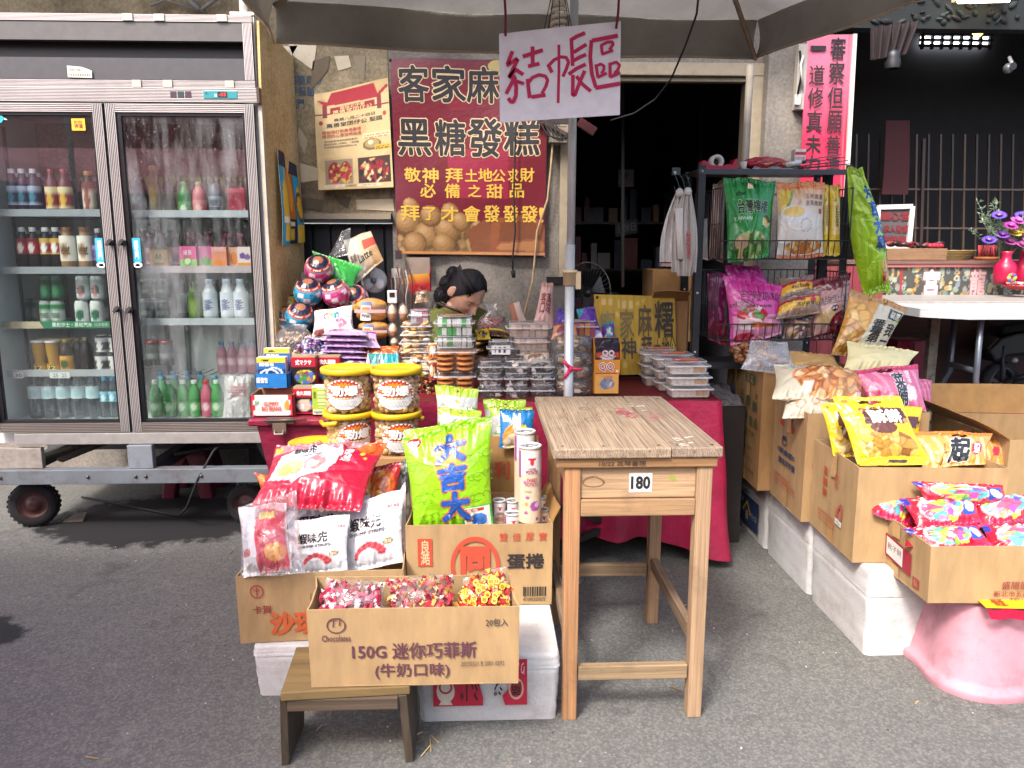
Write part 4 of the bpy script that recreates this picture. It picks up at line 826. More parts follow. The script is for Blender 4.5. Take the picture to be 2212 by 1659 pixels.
def pxq(A,B,C,D): # bilinear map of a quad
    A,B,C,D=[np.array(q) for q in (A,B,C,D)]; N=np.cross(B-A,D-A);N/=np.linalg.norm(N)
    def f(u,v,off=0.):
        u=np.asarray(u,float)[...,None];v=np.asarray(v,float)[...,None]; return (A+(B-A)*u)*(1-v)+(D+(C-D)*u)*v+N*(off)
    return f
f0=pxq(A,B,C,D); 
def fz(u,v,off=0.): # lettering survey coordinates on the plane of the board
    return np.array([tuple(P((1240+x/5.925)/1.1573,(40+y/5.925)/1.1573,YS_-.0045-off)) for x,y in zip(np.atleast_1d(u),np.atleast_1d(v))])
mb=MB(); rd='c01350'
for pts,w in ((((245,520),(160,735),(330,620),(185,930),(290,790),(405,870)),46),(((265,870),(250,960),(150,1150)),44),(((290,960),(415,1005)),42),(((275,900),(300,1060),(295,1180),(255,1275),(215,1265),(180,1215)),46),(((540,450),(545,720)),46),(((395,600),(695,505)),48),(((475,745),(645,705)),46),(((470,930),(480,1060),(500,1215)),46),(((485,980),(540,910),(640,870),(730,890),(765,950),(740,1040),(680,1150)),40),(((525,1200),(735,1170)),48),
    (((770,715),(830,840)),44),(((775,740),(860,650),(960,605),(1040,615),(1075,680),(1040,790),(990,900)),40),(((930,425),(932,800),(920,1290)),34),(((1115,345),(1125,520),(1135,740)),44),(((1100,360),(1200,300),(1320,250)),46),(((1150,540),(1240,480),(1340,420)),46),(((1150,660),(1240,610),(1335,570)),46),(((1075,865),(1190,780),(1330,715)),46),(((1140,870),(1135,1170),(1170,1170),(1240,980),(1315,810)),44),(((1190,890),(1280,1010),(1405,1115)),44),
    (((1805,290),(1600,330),(1420,365)),50),(((1415,355),(1395,600),(1420,860),(1480,1060)),46),(((1470,1065),(1640,1035),(1840,1000)),50),(((1560,430),(1575,565),(1735,505)),36),(((1550,440),(1650,385),(1725,385),(1735,420),(1680,500)),36),(((1480,715),(1510,910)),38),(((1490,740),(1550,710),(1600,740),(1600,790),(1560,850)),34),(((1500,910),(1640,845)),38),(((1690,690),(1690,910)),38),(((1700,710),(1780,680),(1835,730),(1800,800),(1750,850)),34),(((1690,905),(1840,835)),40)):
    q=np.array(pts,float)
    # smooth polyline
    tt=np.linspace(0,len(q)-1,max(len(q)*5,6)) if len(q)>2 else np.linspace(0,1,4)
    i=np.clip(tt.astype(int),0,len(q)-2); fr=(tt-i)[:,None]; qq=q[i]*(1-fr)+q[i+1]*fr
    mb.stroke(qq[:,:],w*1.25,fz,rd,random.uniform(.0003,.0012))
mk('lettering',mb,M_ink,t)
mb=MB()
for x0,y0,x1,y1 in ((1088,-40,1092,78),(1338,-30,1331,62)): mb.tube([P(x0,y0,YS_-.02),lerp(P(x0,y0,YS_-.02),P(x1,y1,YS_-.012),.6)+V3(.003,0,0),P(x1,y1,YS_-.012)],.0045,'7a1c3c',6)
mk('string',mb,M_cloth,t)
t=thing('spiral_bulb','white compact spiral lamp bulb in a wire cage above the sign','bulb'); c=P(1206,42,3.02); mb=MB()
pts=[c+V3(.024*math.cos(a),.024*math.sin(a),-.05+.085*a/25) for a in np.linspace(0,25,110)]; mb.tube(pts,.0075,'d8cfc0',6); mk('spiral_tube',mb,M_plastic,t)
mb=MB(); mb.lathe(c+V3(0,0,.04),[(.0,0),(.022,0),(.03,.02),(.026,.05),(.014,.055),(.014,.09),(0,.09)],'cfc6b6',14); mk('base',mb,M_plastic,t)
mb=MB()
for k in range(8):
    a=k*math.pi/4; mb.tube([c+V3(.02*math.cos(a),.02*math.sin(a),.11),c+V3(.055*math.cos(a),.055*math.sin(a),-.05),c+V3(.05*math.cos(a),.05*math.sin(a),-.075)],.0018,'3a342f',5)
mk('cage',mb,M_black,t)
t=thing('hanging_wire','thin dark electric wire drooping across the doorway from the canopy','wire'); mb=MB(); mb.tube([P(1510,-20,3.3),P(1505,30,3.35),P(1480,100,3.5),P(1450,170,3.7),P(1415,215,3.9),P(1370,245,4.1),P(1320,260,4.3)],.0045,'2a2a2d',6); mk('cable',mb,M_rubber,t)
t=thing('cctv_camera','white bullet security camera on the top corner of the fridge','camera'); c=P(568,2,3.72); mb=MB(); Mx=Matrix.Rotation(R(-60),3,'Y')@Matrix.Rotation(R(115),3,'X'); mb.lathe(c,[(0,-.1),(.04,-.1),(.043,.03),(.045,.06),(.036,.06)],'d2cfcb',16,Mx); mk('housing',mb,M_plastic,t)
mb=MB(); mb.lathe(c,[(.036,.055),(.0,.05)],'1d1c20',16,Mx)
for k in range(6): mb.sphere(c+Mx@V3(.026*math.cos(k*1.05),.026*math.sin(k*1.05),.056),.004,'c9c9cc',6,4)
mk('lens',mb,M_plastic,t); mb=MB(); mb.tube([P(526,33,3.85),P(524,-30,3.85)],.018,'d5d2cc',10); mb.box(P(528,34,3.85),(.11,.08,.012),'d5d2cc'); mk('mount_post',mb,M_plastic,t)
# ================= BANNER + POSTERS =================
def banner():
    t=thing('mochi_banner','crimson fabric banner with black brush characters and yellow lettering over a food picture','banner')
    A,B,C,D=P(860,548,4.3),P(1177,552,4.3),P(1182,128,4.3),P(843,126,4.3)
    dep=lambda U,V:.008*np.sin(U*11+V*5)+.006*np.sin(V*9-U*4)+.01*np.sin(U*5+2)
    p,U,V=quadgrid(A,B,C,D,130,170,dep)
    ops=[('f','620f20'),('k',9,1.9,'6f1427'),('r',.35,.3,.75,.55,'841c36'),('v',.33,.06,.33,.16,['8a683c','74522c','96754a','5f4322','a5835a'],120,1.2)]
    for cx,cy,r in ((.07,.17,.085),(.2,.1,.09),(.33,.13,.085),(.12,.05,.08),(.31,.05,.075),(.23,.2,.07),(.36,.22,.06),(.1,.25,.05),(.43,.17,.06)): ops+= [('e',cx,cy,r,r*.82,random.choice(['5f4424','6a4d2a'])),('e',cx-.006,cy+.008,r*.9,r*.72,'7d5c35'),('e',cx-.012,cy+.016,r*.74,r*.58,'8d6b42'),('e',cx-.018,cy+.022,r*.52,r*.4,'9c7a50'),('e',cx-.022,cy+.027,r*.28,r*.2,'a98860')]
    ops+=[('p',[(.5,.0),(.47,.13),(.62,.2),(.66,.06),(.6,0)],'6f4026'),('p',[(.62,.02),(.64,.19),(.9,.22),(1.0,.16),(1.0,.0),(.7,0)],'7c4526'),('p',[(.68,.07),(.7,.17),(.93,.19),(.97,.09)],'683719'),('p',[(.66,.03),(.7,.06),(.97,.08),(1,.05),(.98,.02)],'98663a'),('r',0,0,1,.012,'b07a4a'),('r',0,.988,1,1,'5a0f1e')]
    mb=MB(); mb.slab(p,.003,paint(U,V,ops,4),back='5a1522'); mk('cloth',mb,M_matte,t)
    A_,B_,C_,D_=[np.array(q) for q in (A,B,C,D)]; N=np.cross(B_-A_,D_-A_);N/=np.linalg.norm(N)
    def f(u,v,off=0.):
        u=np.asarray(u,float);v=np.asarray(v,float); d=dep(u,v); return (A_+np.multiply.outer(u,B_-A_))*(1-v)[...,None]+(D_+np.multiply.outer(u,C_-D_))*v[...,None]+np.multiply.outer(d+off+.0006,N)
    mb=MB(); u=lambda x,y: ((x-843-(548-y)*-.0-(y-126)*.04)/ (337-(y-126)*.05)); v=lambda y:(548-y)/422
    def tx(s,x0,y0,x1,y1,col,b,ol=None): mb.text(s,f,(u(x0,y1),v(y1),u(x1,y1),v(y0)),col,b,0,ol)
    bk='1b1a1e'; ol=('cbb28e',.05)
    for s,x0,y0,x1,y1 in (('客',862,142,926,216),('家',934,142,1004,216),('麻',1008,142,1076,216),('糬',1080,146,1144,214),('黑',862,254,930,330),('糖',940,254,1004,330),('發',1010,250,1082,332),('糕',1088,252,1162,328)): tx(s,x0,y0,x1,y1,bk,.022,ol)
    ye='c9a23c'
    for s,x0,y0,x1,y1 in (('敬',874,358,908,388),('神',912,358,946,390),('拜',962,358,998,388),('土',1004,360,1030,386),('地',1032,358,1062,386),('公',1062,360,1090,386),('求',1096,358,1118,386),('財',1122,356,1152,386),('必',908,392,940,422),('備',960,392,992,422),('之',1010,394,1038,420),('甜',1050,392,1084,422),('品',1100,390,1130,420),('拜',868,440,906,474),('了',914,444,940,472),('才',952,442,988,474),('會',1000,440,1036,474),('發',1044,438,1078,474),('發',1086,438,1118,474),('發',1124,438,1160,474),('!',1164,442,1172,474)): tx(s,x0,y0,x1,y1,ye,.022)
    mb.ell(u(1072,150),v(140),.06,.03,f,'a3955f',.003)
    mk('lettering',mb,M_ink,t)
    mb=MB()
    for q in (C,D,B): mb.sphere(q+V3(0,-.006,-.01),.008,'3a3a3d',8,6)
    mk('eyelet',mb,M_steel,t)
banner()
def tposter():
    t=thing('temple_poster','curled yellowed festival poster with red temple roof and two photos','poster')
    A,B,C,D=P(690,412,4.27),P(850,404,4.27),P(838,168,4.3),P(680,205,4.3)
    dep=lambda U,V:.014*np.exp(-((U-.0)/.08)**2)*(1+.5*np.sin(V*3))+.006*np.sin(U*6+V*3)+.012*np.exp(-(V/.08)**2)*(1-U)
    p,U,V=quadgrid(A,B,C,D,100,140,dep)
    cut=lambda U,V: 0
    ops=[('f','c2aa7c'),('k',7,2.1,'b99f70'),('p',[(.02,.93),(.12,.86),(.85,.845),(1,.93),(.97,.95),(.85,.885),(.8,.985),(.22,.985),(.16,.9)],'9a2430'),('r',.1,.74,.15,.87,'7a2a34'),('r',.84,.74,.89,.87,'7a2a34'),('r',.0,.765,.99,.785,'6a3038'),('r',.2,.765,.8,.835,'8a2430'),('r',.1,.05,.47,.30,'8a7a66'),('v',.22,.17,.09,.11,['a52c34','b8404a','8a1f2a','c9a04a'],26),('v',.37,.17,.08,.11,['a52c34','b8404a','8a1f2a','c9a04a'],26),('r',.54,.05,.97,.30,'3a2622'),('v',.75,.17,.2,.12,['8a2028','2a1a1a','c9a070','5a2428','b03038','d8c090'],60),('e',.22,.035,.15,.014,'d8ccb4'),('e',.68,.035,.17,.014,'d8ccb4'),('e',.74,.42,.13,.055,'6e5a3a'),('e',.74,.43,.1,.04,'9a8a5a'),('e',.72,.44,.04,.02,'c9bda0'),('r',.78,.36,.99,.41,'c9a03a'),('r',.62,.48,.99,.53,'cdb98e'),('e',.07,.69,.03,.022,'a5362f'),('e',.93,.69,.03,.022,'a5362f'),('lines',.64,.485,.97,.525,4,'9a3038'),('lines',.79,.365,.98,.405,3,'5a4a2a')]
    mb=MB(); mb.slab(p,.0015,paint(U,V,ops,9),back='b0a184'); mk('sheet',mb,M_paper,t)
    A_,B_,C_,D_=[np.array(q) for q in (A,B,C,D)]; N=np.cross(B_-A_,D_-A_);N/=np.linalg.norm(N)
    def f(u,v,off=0.):
        u=np.asarray(u,float);v=np.asarray(v,float); return (A_+np.multiply.outer(u,B_-A_))*(1-v)[...,None]+(D_+np.multiply.outer(u,C_-D_))*v[...,None]+np.multiply.outer(dep(u,v)+off+.0005,N)
    mb=MB(); T=lambda s,a,b,c,d,col,bo=.0: mb.text(s,f,(a,b,c,d),col,bo)
    T('南投北中寮',.33,.80,.67,.83,'d9c08a',.01);T('萬善堂囝仔公',.23,.767,.77,.80,'d9c08a',.01);T('農曆八月二十四日',.24,.69,.8,.72,'2f3038',.005);T('萬善堂囝仔公 聖誕',.14,.635,.9,.675,'2f3038',.015)
    T('提前預訂祝壽用壽塔',.08,.57,.6,.605,'a03a35',.01);T('將您的心意按時送達',.08,.53,.6,.565,'a03a35',.01);T('為何要使用壽桃塔祝壽呢?',.1,.485,.55,.505,'2f3038');T('壽桃塔採用一道壽桃，一道壽麵',.1,.455,.56,.475,'2f3038');T('對神明敬拜答謝信眾摯的心意',.1,.425,.53,.445,'2f3038');T('5斤麵桃塔',.36,.022,.5,.045,'3a3038');T('紅龜6粒(一對)',.57,.028,.77,.042,'5a3038');T('紅桃6粒(一對)',.1,.028,.32,.042,'5a3038')
    mk('lettering',mb,M_ink,t)
tposter()
# wall mounted bits
t=thing('red_envelope_box','open red and yellow paper box hanging on the wall left of the woman','box'); A,B,C,D=P(886,634,4.2),P(930,628,4.2),P(927,590,4.2),P(880,594,4.2)
mb=MB(); p,U,V=quadgrid(A,B,C,D,24,24,lambda U,V:.006*np.sin(U*3)); mb.slab(p,.002,paint(U,V,[('f','b3202c'),('g',.4,'b8242c',1,'d9a02f'),('v',.6,.2,.22,.13,['c04a5a','7a1420','d86a4a'],20)],2),back='8a7a70'); mk('front_panel',mb,M_matte,t)
mb=MB(); p,_,_=quadgrid(P(880,596,4.3),P(929,590,4.3),P(928,556,4.3),P(876,556,4.3),6,6); mb.slab(p,.003,'8a7a6d'); p,_,_=quadgrid(P(929,630,4.21),P(932,628,4.3),P(931,574,4.3),P(928,590,4.21),3,3); mb.slab(p,.002,'b01f3a'); mk('box_back',mb,M_paper,t)
mb=MB(); f=pxq(A,B,C,D); mb.text('玉\n珍\n香',f,(.78,.45,.92,.95),'5a1a14',.01); mb.text('喜餅',f,(.1,.72,.4,.85),'8a4a1a'); mk('lettering',mb,M_ink,t)
t=thing('wall_cable','black cable with plug hanging below the banner','cable'); mb=MB(); mb.tube([P(1118,240,4.26),P(1113,300,4.26),P(1110,420,4.26),P(1113,500,4.27),P(1107,560,4.27),P(1108,585,4.27)],.005,'1c1b1e',6); mb.tube([P(1108,585,4.27),P(1110,600,4.27)],[.014,.01],'18181a',8); mk('cord',mb,M_rubber,t)
t=thing('beige_cable','beige cable trailing down the wall beside the banner edge','cable'); mb=MB(); mb.tube([P(1195,300,4.28),P(1190,360,4.28),P(1183,430,4.28),P(1160,500,4.28),P(1155,560,4.28),P(1150,610,4.25),P(1132,680,4.1)],.006,'a98f6c',6); mk('cord',mb,M_rubber,t)
t=thing('metal_bracket','dark steel shelf bracket with tangled wires behind the pole','bracket'); mb=MB(); mb.bar(P(1160,262,4.25),P(1245,262,4.25),.03,.02,'35302e',up=(0,1,0)); mb.bar(P(1172,262,4.24),P(1240,300,4.24),.02,.02,'4a3a34',up=(0,1,0)); mb.bar(P(1250,262,3.9),P(1285,285,3.9),.04,.03,'5a2a30',up=(0,1,0)); mk('bar',mb,M_metal,t)
mb=MB()
for k in range(5): mb.tube([P(1165+k*8,258,4.2),P(1180+k*9,290+k*4,4.18),P(1210+k*5,305-k*3,4.18),P(1240,275+k*4,4.2)],.004,'17171a',6)
mk('wire',mb,M_rubber,t)
mb=MB(); mb.bx(P(1185,310,4.3),P(1225,272,4.25),'8a8072'); mk('junction_box',mb,M_plastic,t)
t=thing('shutter_rail','steel door rail with latch standing behind the pole','rail'); mb=MB(); a=P(1188,850,4.1);b=P(1222,598,4.1); mb.bx((a.x,4.1,0),(b.x,4.16,b.z),'7a756c'); mk('rail',mb,M_metal,t,.004); mb=MB(); mb.bx(P(1180,612,4.09),P(1222,598,4.06),'33312f'); mb.bx(P(1202,690,4.09),P(1214,655,4.07),'8b8780'); mk('latch',mb,M_steel,t)
# ================= WOMAN =================
def woman():
    t=thing('person','woman in olive shirt with tied black hair bending behind the stall goods','person')
    YH=4.0
    hc=P(1006,630,YH); s=.088   # head centre
    # head frame: face direction to the right, slightly to camera, tilted down
    fwd=Vector((.60,-.46,-.86)).normalized(); upv=Vector((.42,-.3,.8)); side=upv.cross(fwd).normalized(); upv=fwd.cross(side).normalized()
    Mh=Matrix((side,fwd,upv)).transposed()  # local x=side (her left), y=face, z=up
    H=lambda x,y,z: hc+Mh@(V3(x,y,z)*1.1)
    def shape(q):
        x,y,z=q[...,0].copy(),q[...,1].copy(),q[...,2].copy()
        # skull / jaw profile
        low=np.clip(-z/.11,0,1); x*=1-.34*low**1.5; y=y*(1-.10*low)+.012*low
        y=np.where((y<0)&(z<-.02),y*(1-.45*np.clip((-z-.02)/.08,0,1)),y)
        fr=np.clip(y/.09,0,1)
        g=lambda cx,cz,sx,sz: np.exp(-((x-cx)/sx)**2-((z-cz)/sz)**2)*(fr>.1)
        y+= .026*g(0,-.032,.013,.016)+.013*g(0,-.008,.009,.026)+.007*g(0,-.066,.022,.012)+.010*g(0,-.1,.02,.014)+.006*g(0,.022,.04,.010)
        y-= .012*g(.031,.0,.014,.011)+.012*g(-.031,.0,.014,.011)
        y+= .006*g(.04,-.03,.018,.018)+.006*g(-.04,-.03,.018,.018)
        return np.stack([x,y,z],-1)
    mb=MB(); Mh9=Mh*1.1; mb.sphere(hc,(.073,.092,.112),'a97c62',56,44,Mh9,shape)
    for sx in (1,-1):  # ears
        mb.sphere(H(sx*.073,-.012,-.012),(.009,.02,.032),'a3735a',12,8,Mh@Matrix.Rotation(R(10*sx),3,'Z'))
        mb.sphere(H(sx*.078,-.016,-.012),(.008,.023,.034),'a3735a',12,8,Mh@Matrix.Rotation(R(16*sx),3,'Z'))
    head=mb
    # torso / arms via skin modifier
    shl=V3(hc.x-.10,YH+.05,hc.z-.17)
    J={'pel':V3(hc.x-.20,YH+.12,.52),'sp1':V3(hc.x-.2,YH+.10,.72),'sp2':V3(hc.x-.17,YH+.08,hc.z-.3),'chest':V3(hc.x-.115,YH+.07,hc.z-.16),'nb':V3(hc.x-.075,YH+.04,hc.z-.085),'nt':H(0,-.03,-.07)}
    J.update(sR=P(957,694,YH-.02),eR=V3(hc.x-.16,YH-.14,hc.z-.43),wR=V3(hc.x+.06,YH-.13,hc.z-.30),sL=P(1046,690,YH+.13),eL=V3(hc.x+.10,YH+.15,hc.z-.42),wL=V3(hc.x+.13,YH-.03,hc.z-.30))
    J.update(hR=V3(hc.x-.12,YH+.0,.5),kR=V3(hc.x+.25,YH-.0,.52),fR=V3(hc.x+.26,YH,.08),hL=V3(hc.x-.12,YH+.18,.5),kL=V3(hc.x+.25,YH+.2,.52),fL=V3(hc.x+.26,YH+.2,.08))
    rad={'pel':.13,'sp1':.12,'sp2':.115,'chest':.105,'nb':.05,'nt':.045,'sR':.06,'eR':.042,'wR':.026,'sL':.06,'eL':.042,'wL':.026,'hR':.09,'kR':.06,'fR':.04,'hL':.09,'kL':.06,'fL':.04}
    E=[('pel','sp1'),('sp1','sp2'),('sp2','chest'),('chest','nb'),('nb','nt'),('chest','sR'),('sR','eR'),('eR','wR'),('chest','sL'),('sL','eL'),('eL','wL'),('pel','hR'),('hR','kR'),('kR','fR'),('pel','hL'),('hL','kL'),('kL','fL')]
    def hand(w,to,nm,out):
        d=(to-J[w]).normalized(); s2=d.cross(Vector((0,0,1))).normalized(); n=s2.cross(d)
        J[nm+'p']=J[w]+d*.05; rad[nm+'p']=.024; E.append((w,nm+'p'))
        for i,(o,l) in enumerate(((-.03,.062),(-.01,.075),(.01,.07),(.028,.055))):
            a=J[w]+d*.085+s2*o; k='%sf%d'%(nm,i); J[k+'a']=a; J[k+'b']=a+d*l*.5-n*.012; J[k+'c']=a+d*l*.75-n*.035
            rad[k+'a']=.010;rad[k+'b']=.0085;rad[k+'c']=.007; E.extend([(nm+'p',k+'a'),(k+'a',k+'b'),(k+'b',k+'c')])
        a=J[w]+d*.035+s2*out*.035; J[nm+'t1']=a; J[nm+'t2']=a+d*.04+s2*out*.012-n*.01; J[nm+'t3']=a+d*.065-n*.025; rad[nm+'t1']=.012;rad[nm+'t2']=.0095;rad[nm+'t3']=.008; E.extend([(nm+'p',nm+'t1'),(nm+'t1',nm+'t2'),(nm+'t2',nm+'t3')])
    tgt=P(1055,690,YH-.12); hand('wR',tgt,'R',1); hand('wL',tgt+V3(.02,.02,0),'L',-1)
    def skin(keys,edges,rr,sub=2):
        idx={k:i for i,k in enumerate(keys)}; me=bpy.data.meshes.new('sk'); me.from_pydata([J[k] for k in keys],[(idx[a],idx[b]) for a,b in edges],[])
        o=bpy.data.objects.new('sk',me); COL.objects.link(o); md=o.modifiers.new('s','SKIN')
        for i,k in enumerate(keys): r=rr(k); me.skin_vertices[0].data[i].radius=(r,r); me.skin_vertices[0].data[i].use_root=(i==0)
        o.modifiers.new('d','SUBSURF').levels=sub
        m=bpy.data.meshes.new_from_object(o.evaluated_get(bpy.context.evaluated_depsgraph_get())); bpy.data.objects.remove(o)
        V=np.array([v.co for v in m.vertices]); F=[tuple(p.vertices) for p in m.polygons]; return V,F
    keys=list(J); V,F=skin(keys,E,lambda k:rad[k])
    head.add(V,F,'a97c62',True)
    b=mk('body',head,M_skin,t); rm=b.modifiers.new('remesh','REMESH'); rm.mode='VOXEL'; rm.voxel_size=.0045; rm.use_smooth_shade=True
    sm=b.modifiers.new('smooth','SMOOTH'); sm.factor=.5; sm.iterations=2
    m2,nt,bs,N_,L_=newmat('face_skin'); co=objco(nt); L_.new(mix(nt,ramp(nt,noise(nt,co,45,4),[(.3,(0,0,0)),(.75,(1,1,1))]),'c4967c','d6ac94'),bs.inputs['Base Color']); bs.inputs['Roughness'].default_value=.48; bs.inputs['Subsurface Weight'].default_value=.08; bs.inputs['Subsurface Radius'].default_value=(.01,.005,.003); b.data.materials[0]=m2
    # shirt
    sk=['pel','sp1','sp2','chest','sR','sL']; J['nb2']=lerp(J['chest'],J['nb'],.55); J['mR']=lerp(J['sR'],J['eR'],.8); J['mL']=lerp(J['sL'],J['eL'],.8)
    kk=['pel','sp1','sp2','chest','nb2','sR','mR','sL','mL']; rr={'nb2':.07,'mR':.058,'mL':.058,'sR':.088,'sL':.08}
    V,F=skin(kk,[('pel','sp1'),('sp1','sp2'),('sp2','chest'),('chest','nb2'),('chest','sR'),('sR','mR'),('chest','sL'),('sL','mL')],lambda k:rr.get(k,rad.get(k,.1)+.015))
    w=np.sin(V[:,2]*55+V[:,0]*30)*np.sin(V[:,1]*40+V[:,2]*15)*.005; V=V+w[:,None]*np.array([.6,-.6,.4])
    mb=MB(); mb.add(V,F,'5f6524',True); sh_=mk('shirt',mb,M_cloth,t)
    mb=MB(); c=J['nb']; 
    mb.tube([c+V3(.078*math.cos(a)*1.0,.075*math.sin(a),.0+.03*math.cos(a)*-1) for a in np.linspace(R(150),R(330),14)],.006,'3a3d1c',6); mb.tube([c+V3(.07*math.cos(a),.068*math.sin(a),.012-.03*math.cos(a)) for a in np.linspace(R(190),R(300),12)],.0016,'8a8578',6); mk('collar',mb,M_cloth,sh_)
    # hair
    def hs(q):
        q=shape(q); x,y,z=q[...,0],q[...,1],q[...,2]
        return q
    mb=MB(); u=np.linspace(0,2*math.pi,49); v=np.linspace(-.75,math.pi/2,26); UU,VV=np.meshgrid(u,v)
    q=np.stack([np.cos(VV)*np.cos(UU)*.081,np.cos(VV)*np.sin(UU)*.099,np.sin(VV)*.118+.003],-1)
    # hairline: face side pushed up
    front=np.clip((np.sin(UU)+.25)/1.25,0,1); lim=-.75+1.62*front**.8; VV2=lim+(VV+.75)/(math.pi/2+.75)*(math.pi/2-lim)
    q=np.stack([np.cos(VV2)*np.cos(UU)*.0795,np.cos(VV2)*np.sin(UU)*.0985,np.sin(VV2)*.1175+.003],-1); q*=(1+.012*np.sin(UU*40+VV2*6))[...,None]
    qq=q@np.array(Mh).T*1.1+np.array(hc); mb.grid(qq,'16151a')
    rs=np.random.RandomState(3)
    bc=P(979,592,YH+.02)
    def wound(c,r,n,seed,col):
        mb.sphere(c,r,col,16,12); q_=np.random.RandomState(seed)
        for k in range(n):
            ax=Vector(q_.normal(0,1,3)).normalized(); u_=ax.orthogonal().normalized(); w_=ax.cross(u_); a0=q_.uniform(0,6.28); L_=q_.uniform(1.2,2.6); m=q_.uniform(1.0,1.06); h=q_.uniform(-.5,.5); g=math.sqrt(1-h*h)
            mb.tube([c+V3(*[(ax[i]*h+(u_[i]*math.cos(a0+L_*j/7)+w_[i]*math.sin(a0+L_*j/7))*g)*r[i]*m for i in range(3)]) for j in range(8)],[.0008]+[.0022]*6+[.0006],q_.choice(['131217','1a191e','1f1e23']),5)
    wound(bc,(.034,.034,.038),70,1,'121116'); wound(tb:=P(955,640,YH+.03),(.042,.036,.05),80,2,'121116'); wound(P(966,616,YH+.03),(.04,.038,.05),70,3,'121116')
    for k in range(24):
        p0=tb+V3(rs.normal(0,.02),rs.normal(0,.02),-.02); mb.tube([p0,p0+V3(-.01,0,-.025),p0+V3(rs.normal(-.01,.012),0,-.05)],[.002,.0018,.0006],'17161a',5)
    for k in range(26): # strands swept back from the temple, some grey
        z0=rs.uniform(.01,.1); a=[H(-.07+.02*rs.rand(),.06,z0*.7+.02),H(-.082,.02,z0*.6+.045),H(-.078,-.04,z0*.5+.05),H(-.05,-.09,z0*.3+.06)]
        mb.tube(a,.0013,rs.choice(['1c1b20','26252a','47444a']),5)
    hr=mk('hair',mb,M_hair,t)
    mb=MB(); mb.tube([bc+V3(.03*math.cos(a)+.018,.03*math.sin(a),-.016-.01*math.cos(a)) for a in np.linspace(0,6.28,14)],.006,'7a1f2c',6); mk('hair_tie',mb,M_cloth,hr)
    # face details
    mb=MB()
    for sx in (-1,1):
        mb.tube([H(sx*.018,.086,.018),H(sx*.032,.087,.023),H(sx*.048,.074,.018)],[.0011,.0015,.0008],'5a443a',6)
    mk('eyebrow',mb,M_hair,t)
    mb=MB()
    for sx in (-1,1): mb.sphere(H(sx*.031,.072,.0),(.013,.008,.008),'b88a72',12,8,Mh); mb.tube([H(sx*.018,.080,-.004),H(sx*.031,.083,-.008),H(sx*.044,.074,-.005)],.0010,'3a2a24',6)
    mk('eyelid',mb,M_skin,t)
    mb=MB()
    mb.tube([H(-.022,.082,-.066),H(-.008,.091,-.062),H(0,.0915,-.064),H(.008,.091,-.062),H(.022,.082,-.066)],[.0015,.003,.0028,.003,.0015],'9a5f56',8); mb.tube([H(-.018,.083,-.071),H(0,.091,-.073),H(.018,.083,-.071)],[.0015,.0035,.0015],'a0685e',8); mk('lips',mb,M_skin,t)
woman()
t=thing('peanut_bag','clear plastic bag of red peanuts held in the woman\'s hands','bag'); c=P(1062,700,3.86); mb=MB(); rs=np.random.RandomState(5)
for k in range(90): mb.sphere(c+V3(rs.normal(0,.028),rs.normal(0,.02),rs.uniform(-.05,.03)),(.009,.006,.006),rs.choice(['a5403c','b8544a','8f302f','c2665a']),7,5,Matrix.Rotation(rs.uniform(0,3),3,'X')@Matrix.Rotation(rs.uniform(0,3),3,'Z'))
mk('peanuts',mb,M_food,t); mb=MB()
n=12; rings=[]
for z,r in ((-.065,.03),(-.05,.062),(.0,.068),(.035,.055),(.06,.022),(.085,.03),(.1,.04)): rings.append([tuple(c+V3(r*1.1*math.cos(6.283*k/n)*(1+.12*math.sin(k*2.6+z*60)),r*.8*math.sin(6.283*k/n),z)) for k in range(n)])
mb.loft(rings,'ffffff',(True,False)); mk('film',mb,M_clear,t)
# ================= STALL TABLE + CHEST =================
t=thing('stall_table','long folding table draped in crimson vinyl cloth under the snack stacks','table')
TX0,TX1,TY0,TY1,TZ=-.72,1.04,3.27,3.92,.75
mb=MB(); p,U,V=quadgrid((TX0,TY0,TZ),(TX1,TY0,TZ),(TX1,TY1,TZ),(TX0,TY1,TZ),20,8); mb.slab(p,.02,'6e1620'); mk('top',mb,M_vinyl,t)
mb=MB(); n=90; pts=[]
def drape(path,z1,flare,seed):
    m=len(path); vs=np.linspace(0,1,26); out=np.zeros((26,m,3))
    for i,(x,y,nx,ny) in enumerate(path):
        s=i/(m-1)
        for j,v in enumerate(vs):
            k=.036*math.sin(s*34+seed+.8*math.sin(s*11))*v+.02*math.sin(s*71+1)*v*v+.008*math.sin(s*23+v*9)*v+flare(s)*v
            out[25-j,i]=(x+nx*k,y+ny*k,TZ-.001-(TZ-z1(s))*v)
    return out
path=[(TX0+(TX1-TX0)*i/70,TY0-.003,0,-1) for i in range(71)]+[(TX1+.004*math.sin(i*.3),TY0+(TY1-TY0)*i/26,1,0) for i in range(1,27)]
for i in range(66,76):  # round the corner
    a=(i-66)/9*math.pi/2; x,y,_,_=path[i]; path[i]=(x,y,math.sin(a),-math.cos(a))
mb.slab(drape(path,lambda s:.13 if s<.58 else .13-.10*min(1,(s-.58)/.16),lambda s:.05 if .68<s<.8 else .015,2),.0025,'a81f48'); mk('cloth',mb,M_vinyl,t)
mb=MB()
for (x0,x1) in ((.34,.72),(.72,.34)): mb.bar((x0-.1,TY0+.1 if x0>x1 else TY0+.13,.06),(x1+.1,TY0+.1 if x0>x1 else TY0+.13,.40),.03,.03,'1c1b1e',up=(0,1,0))
mb.bar((.2,TY0-.08,.34),(.62,TY0+.02,.17),.03,.025,'1a191c'); mb.bar((.2,TY0-.08,.06),(.62,TY0+.02,.2),.03,.025,'1a191c')
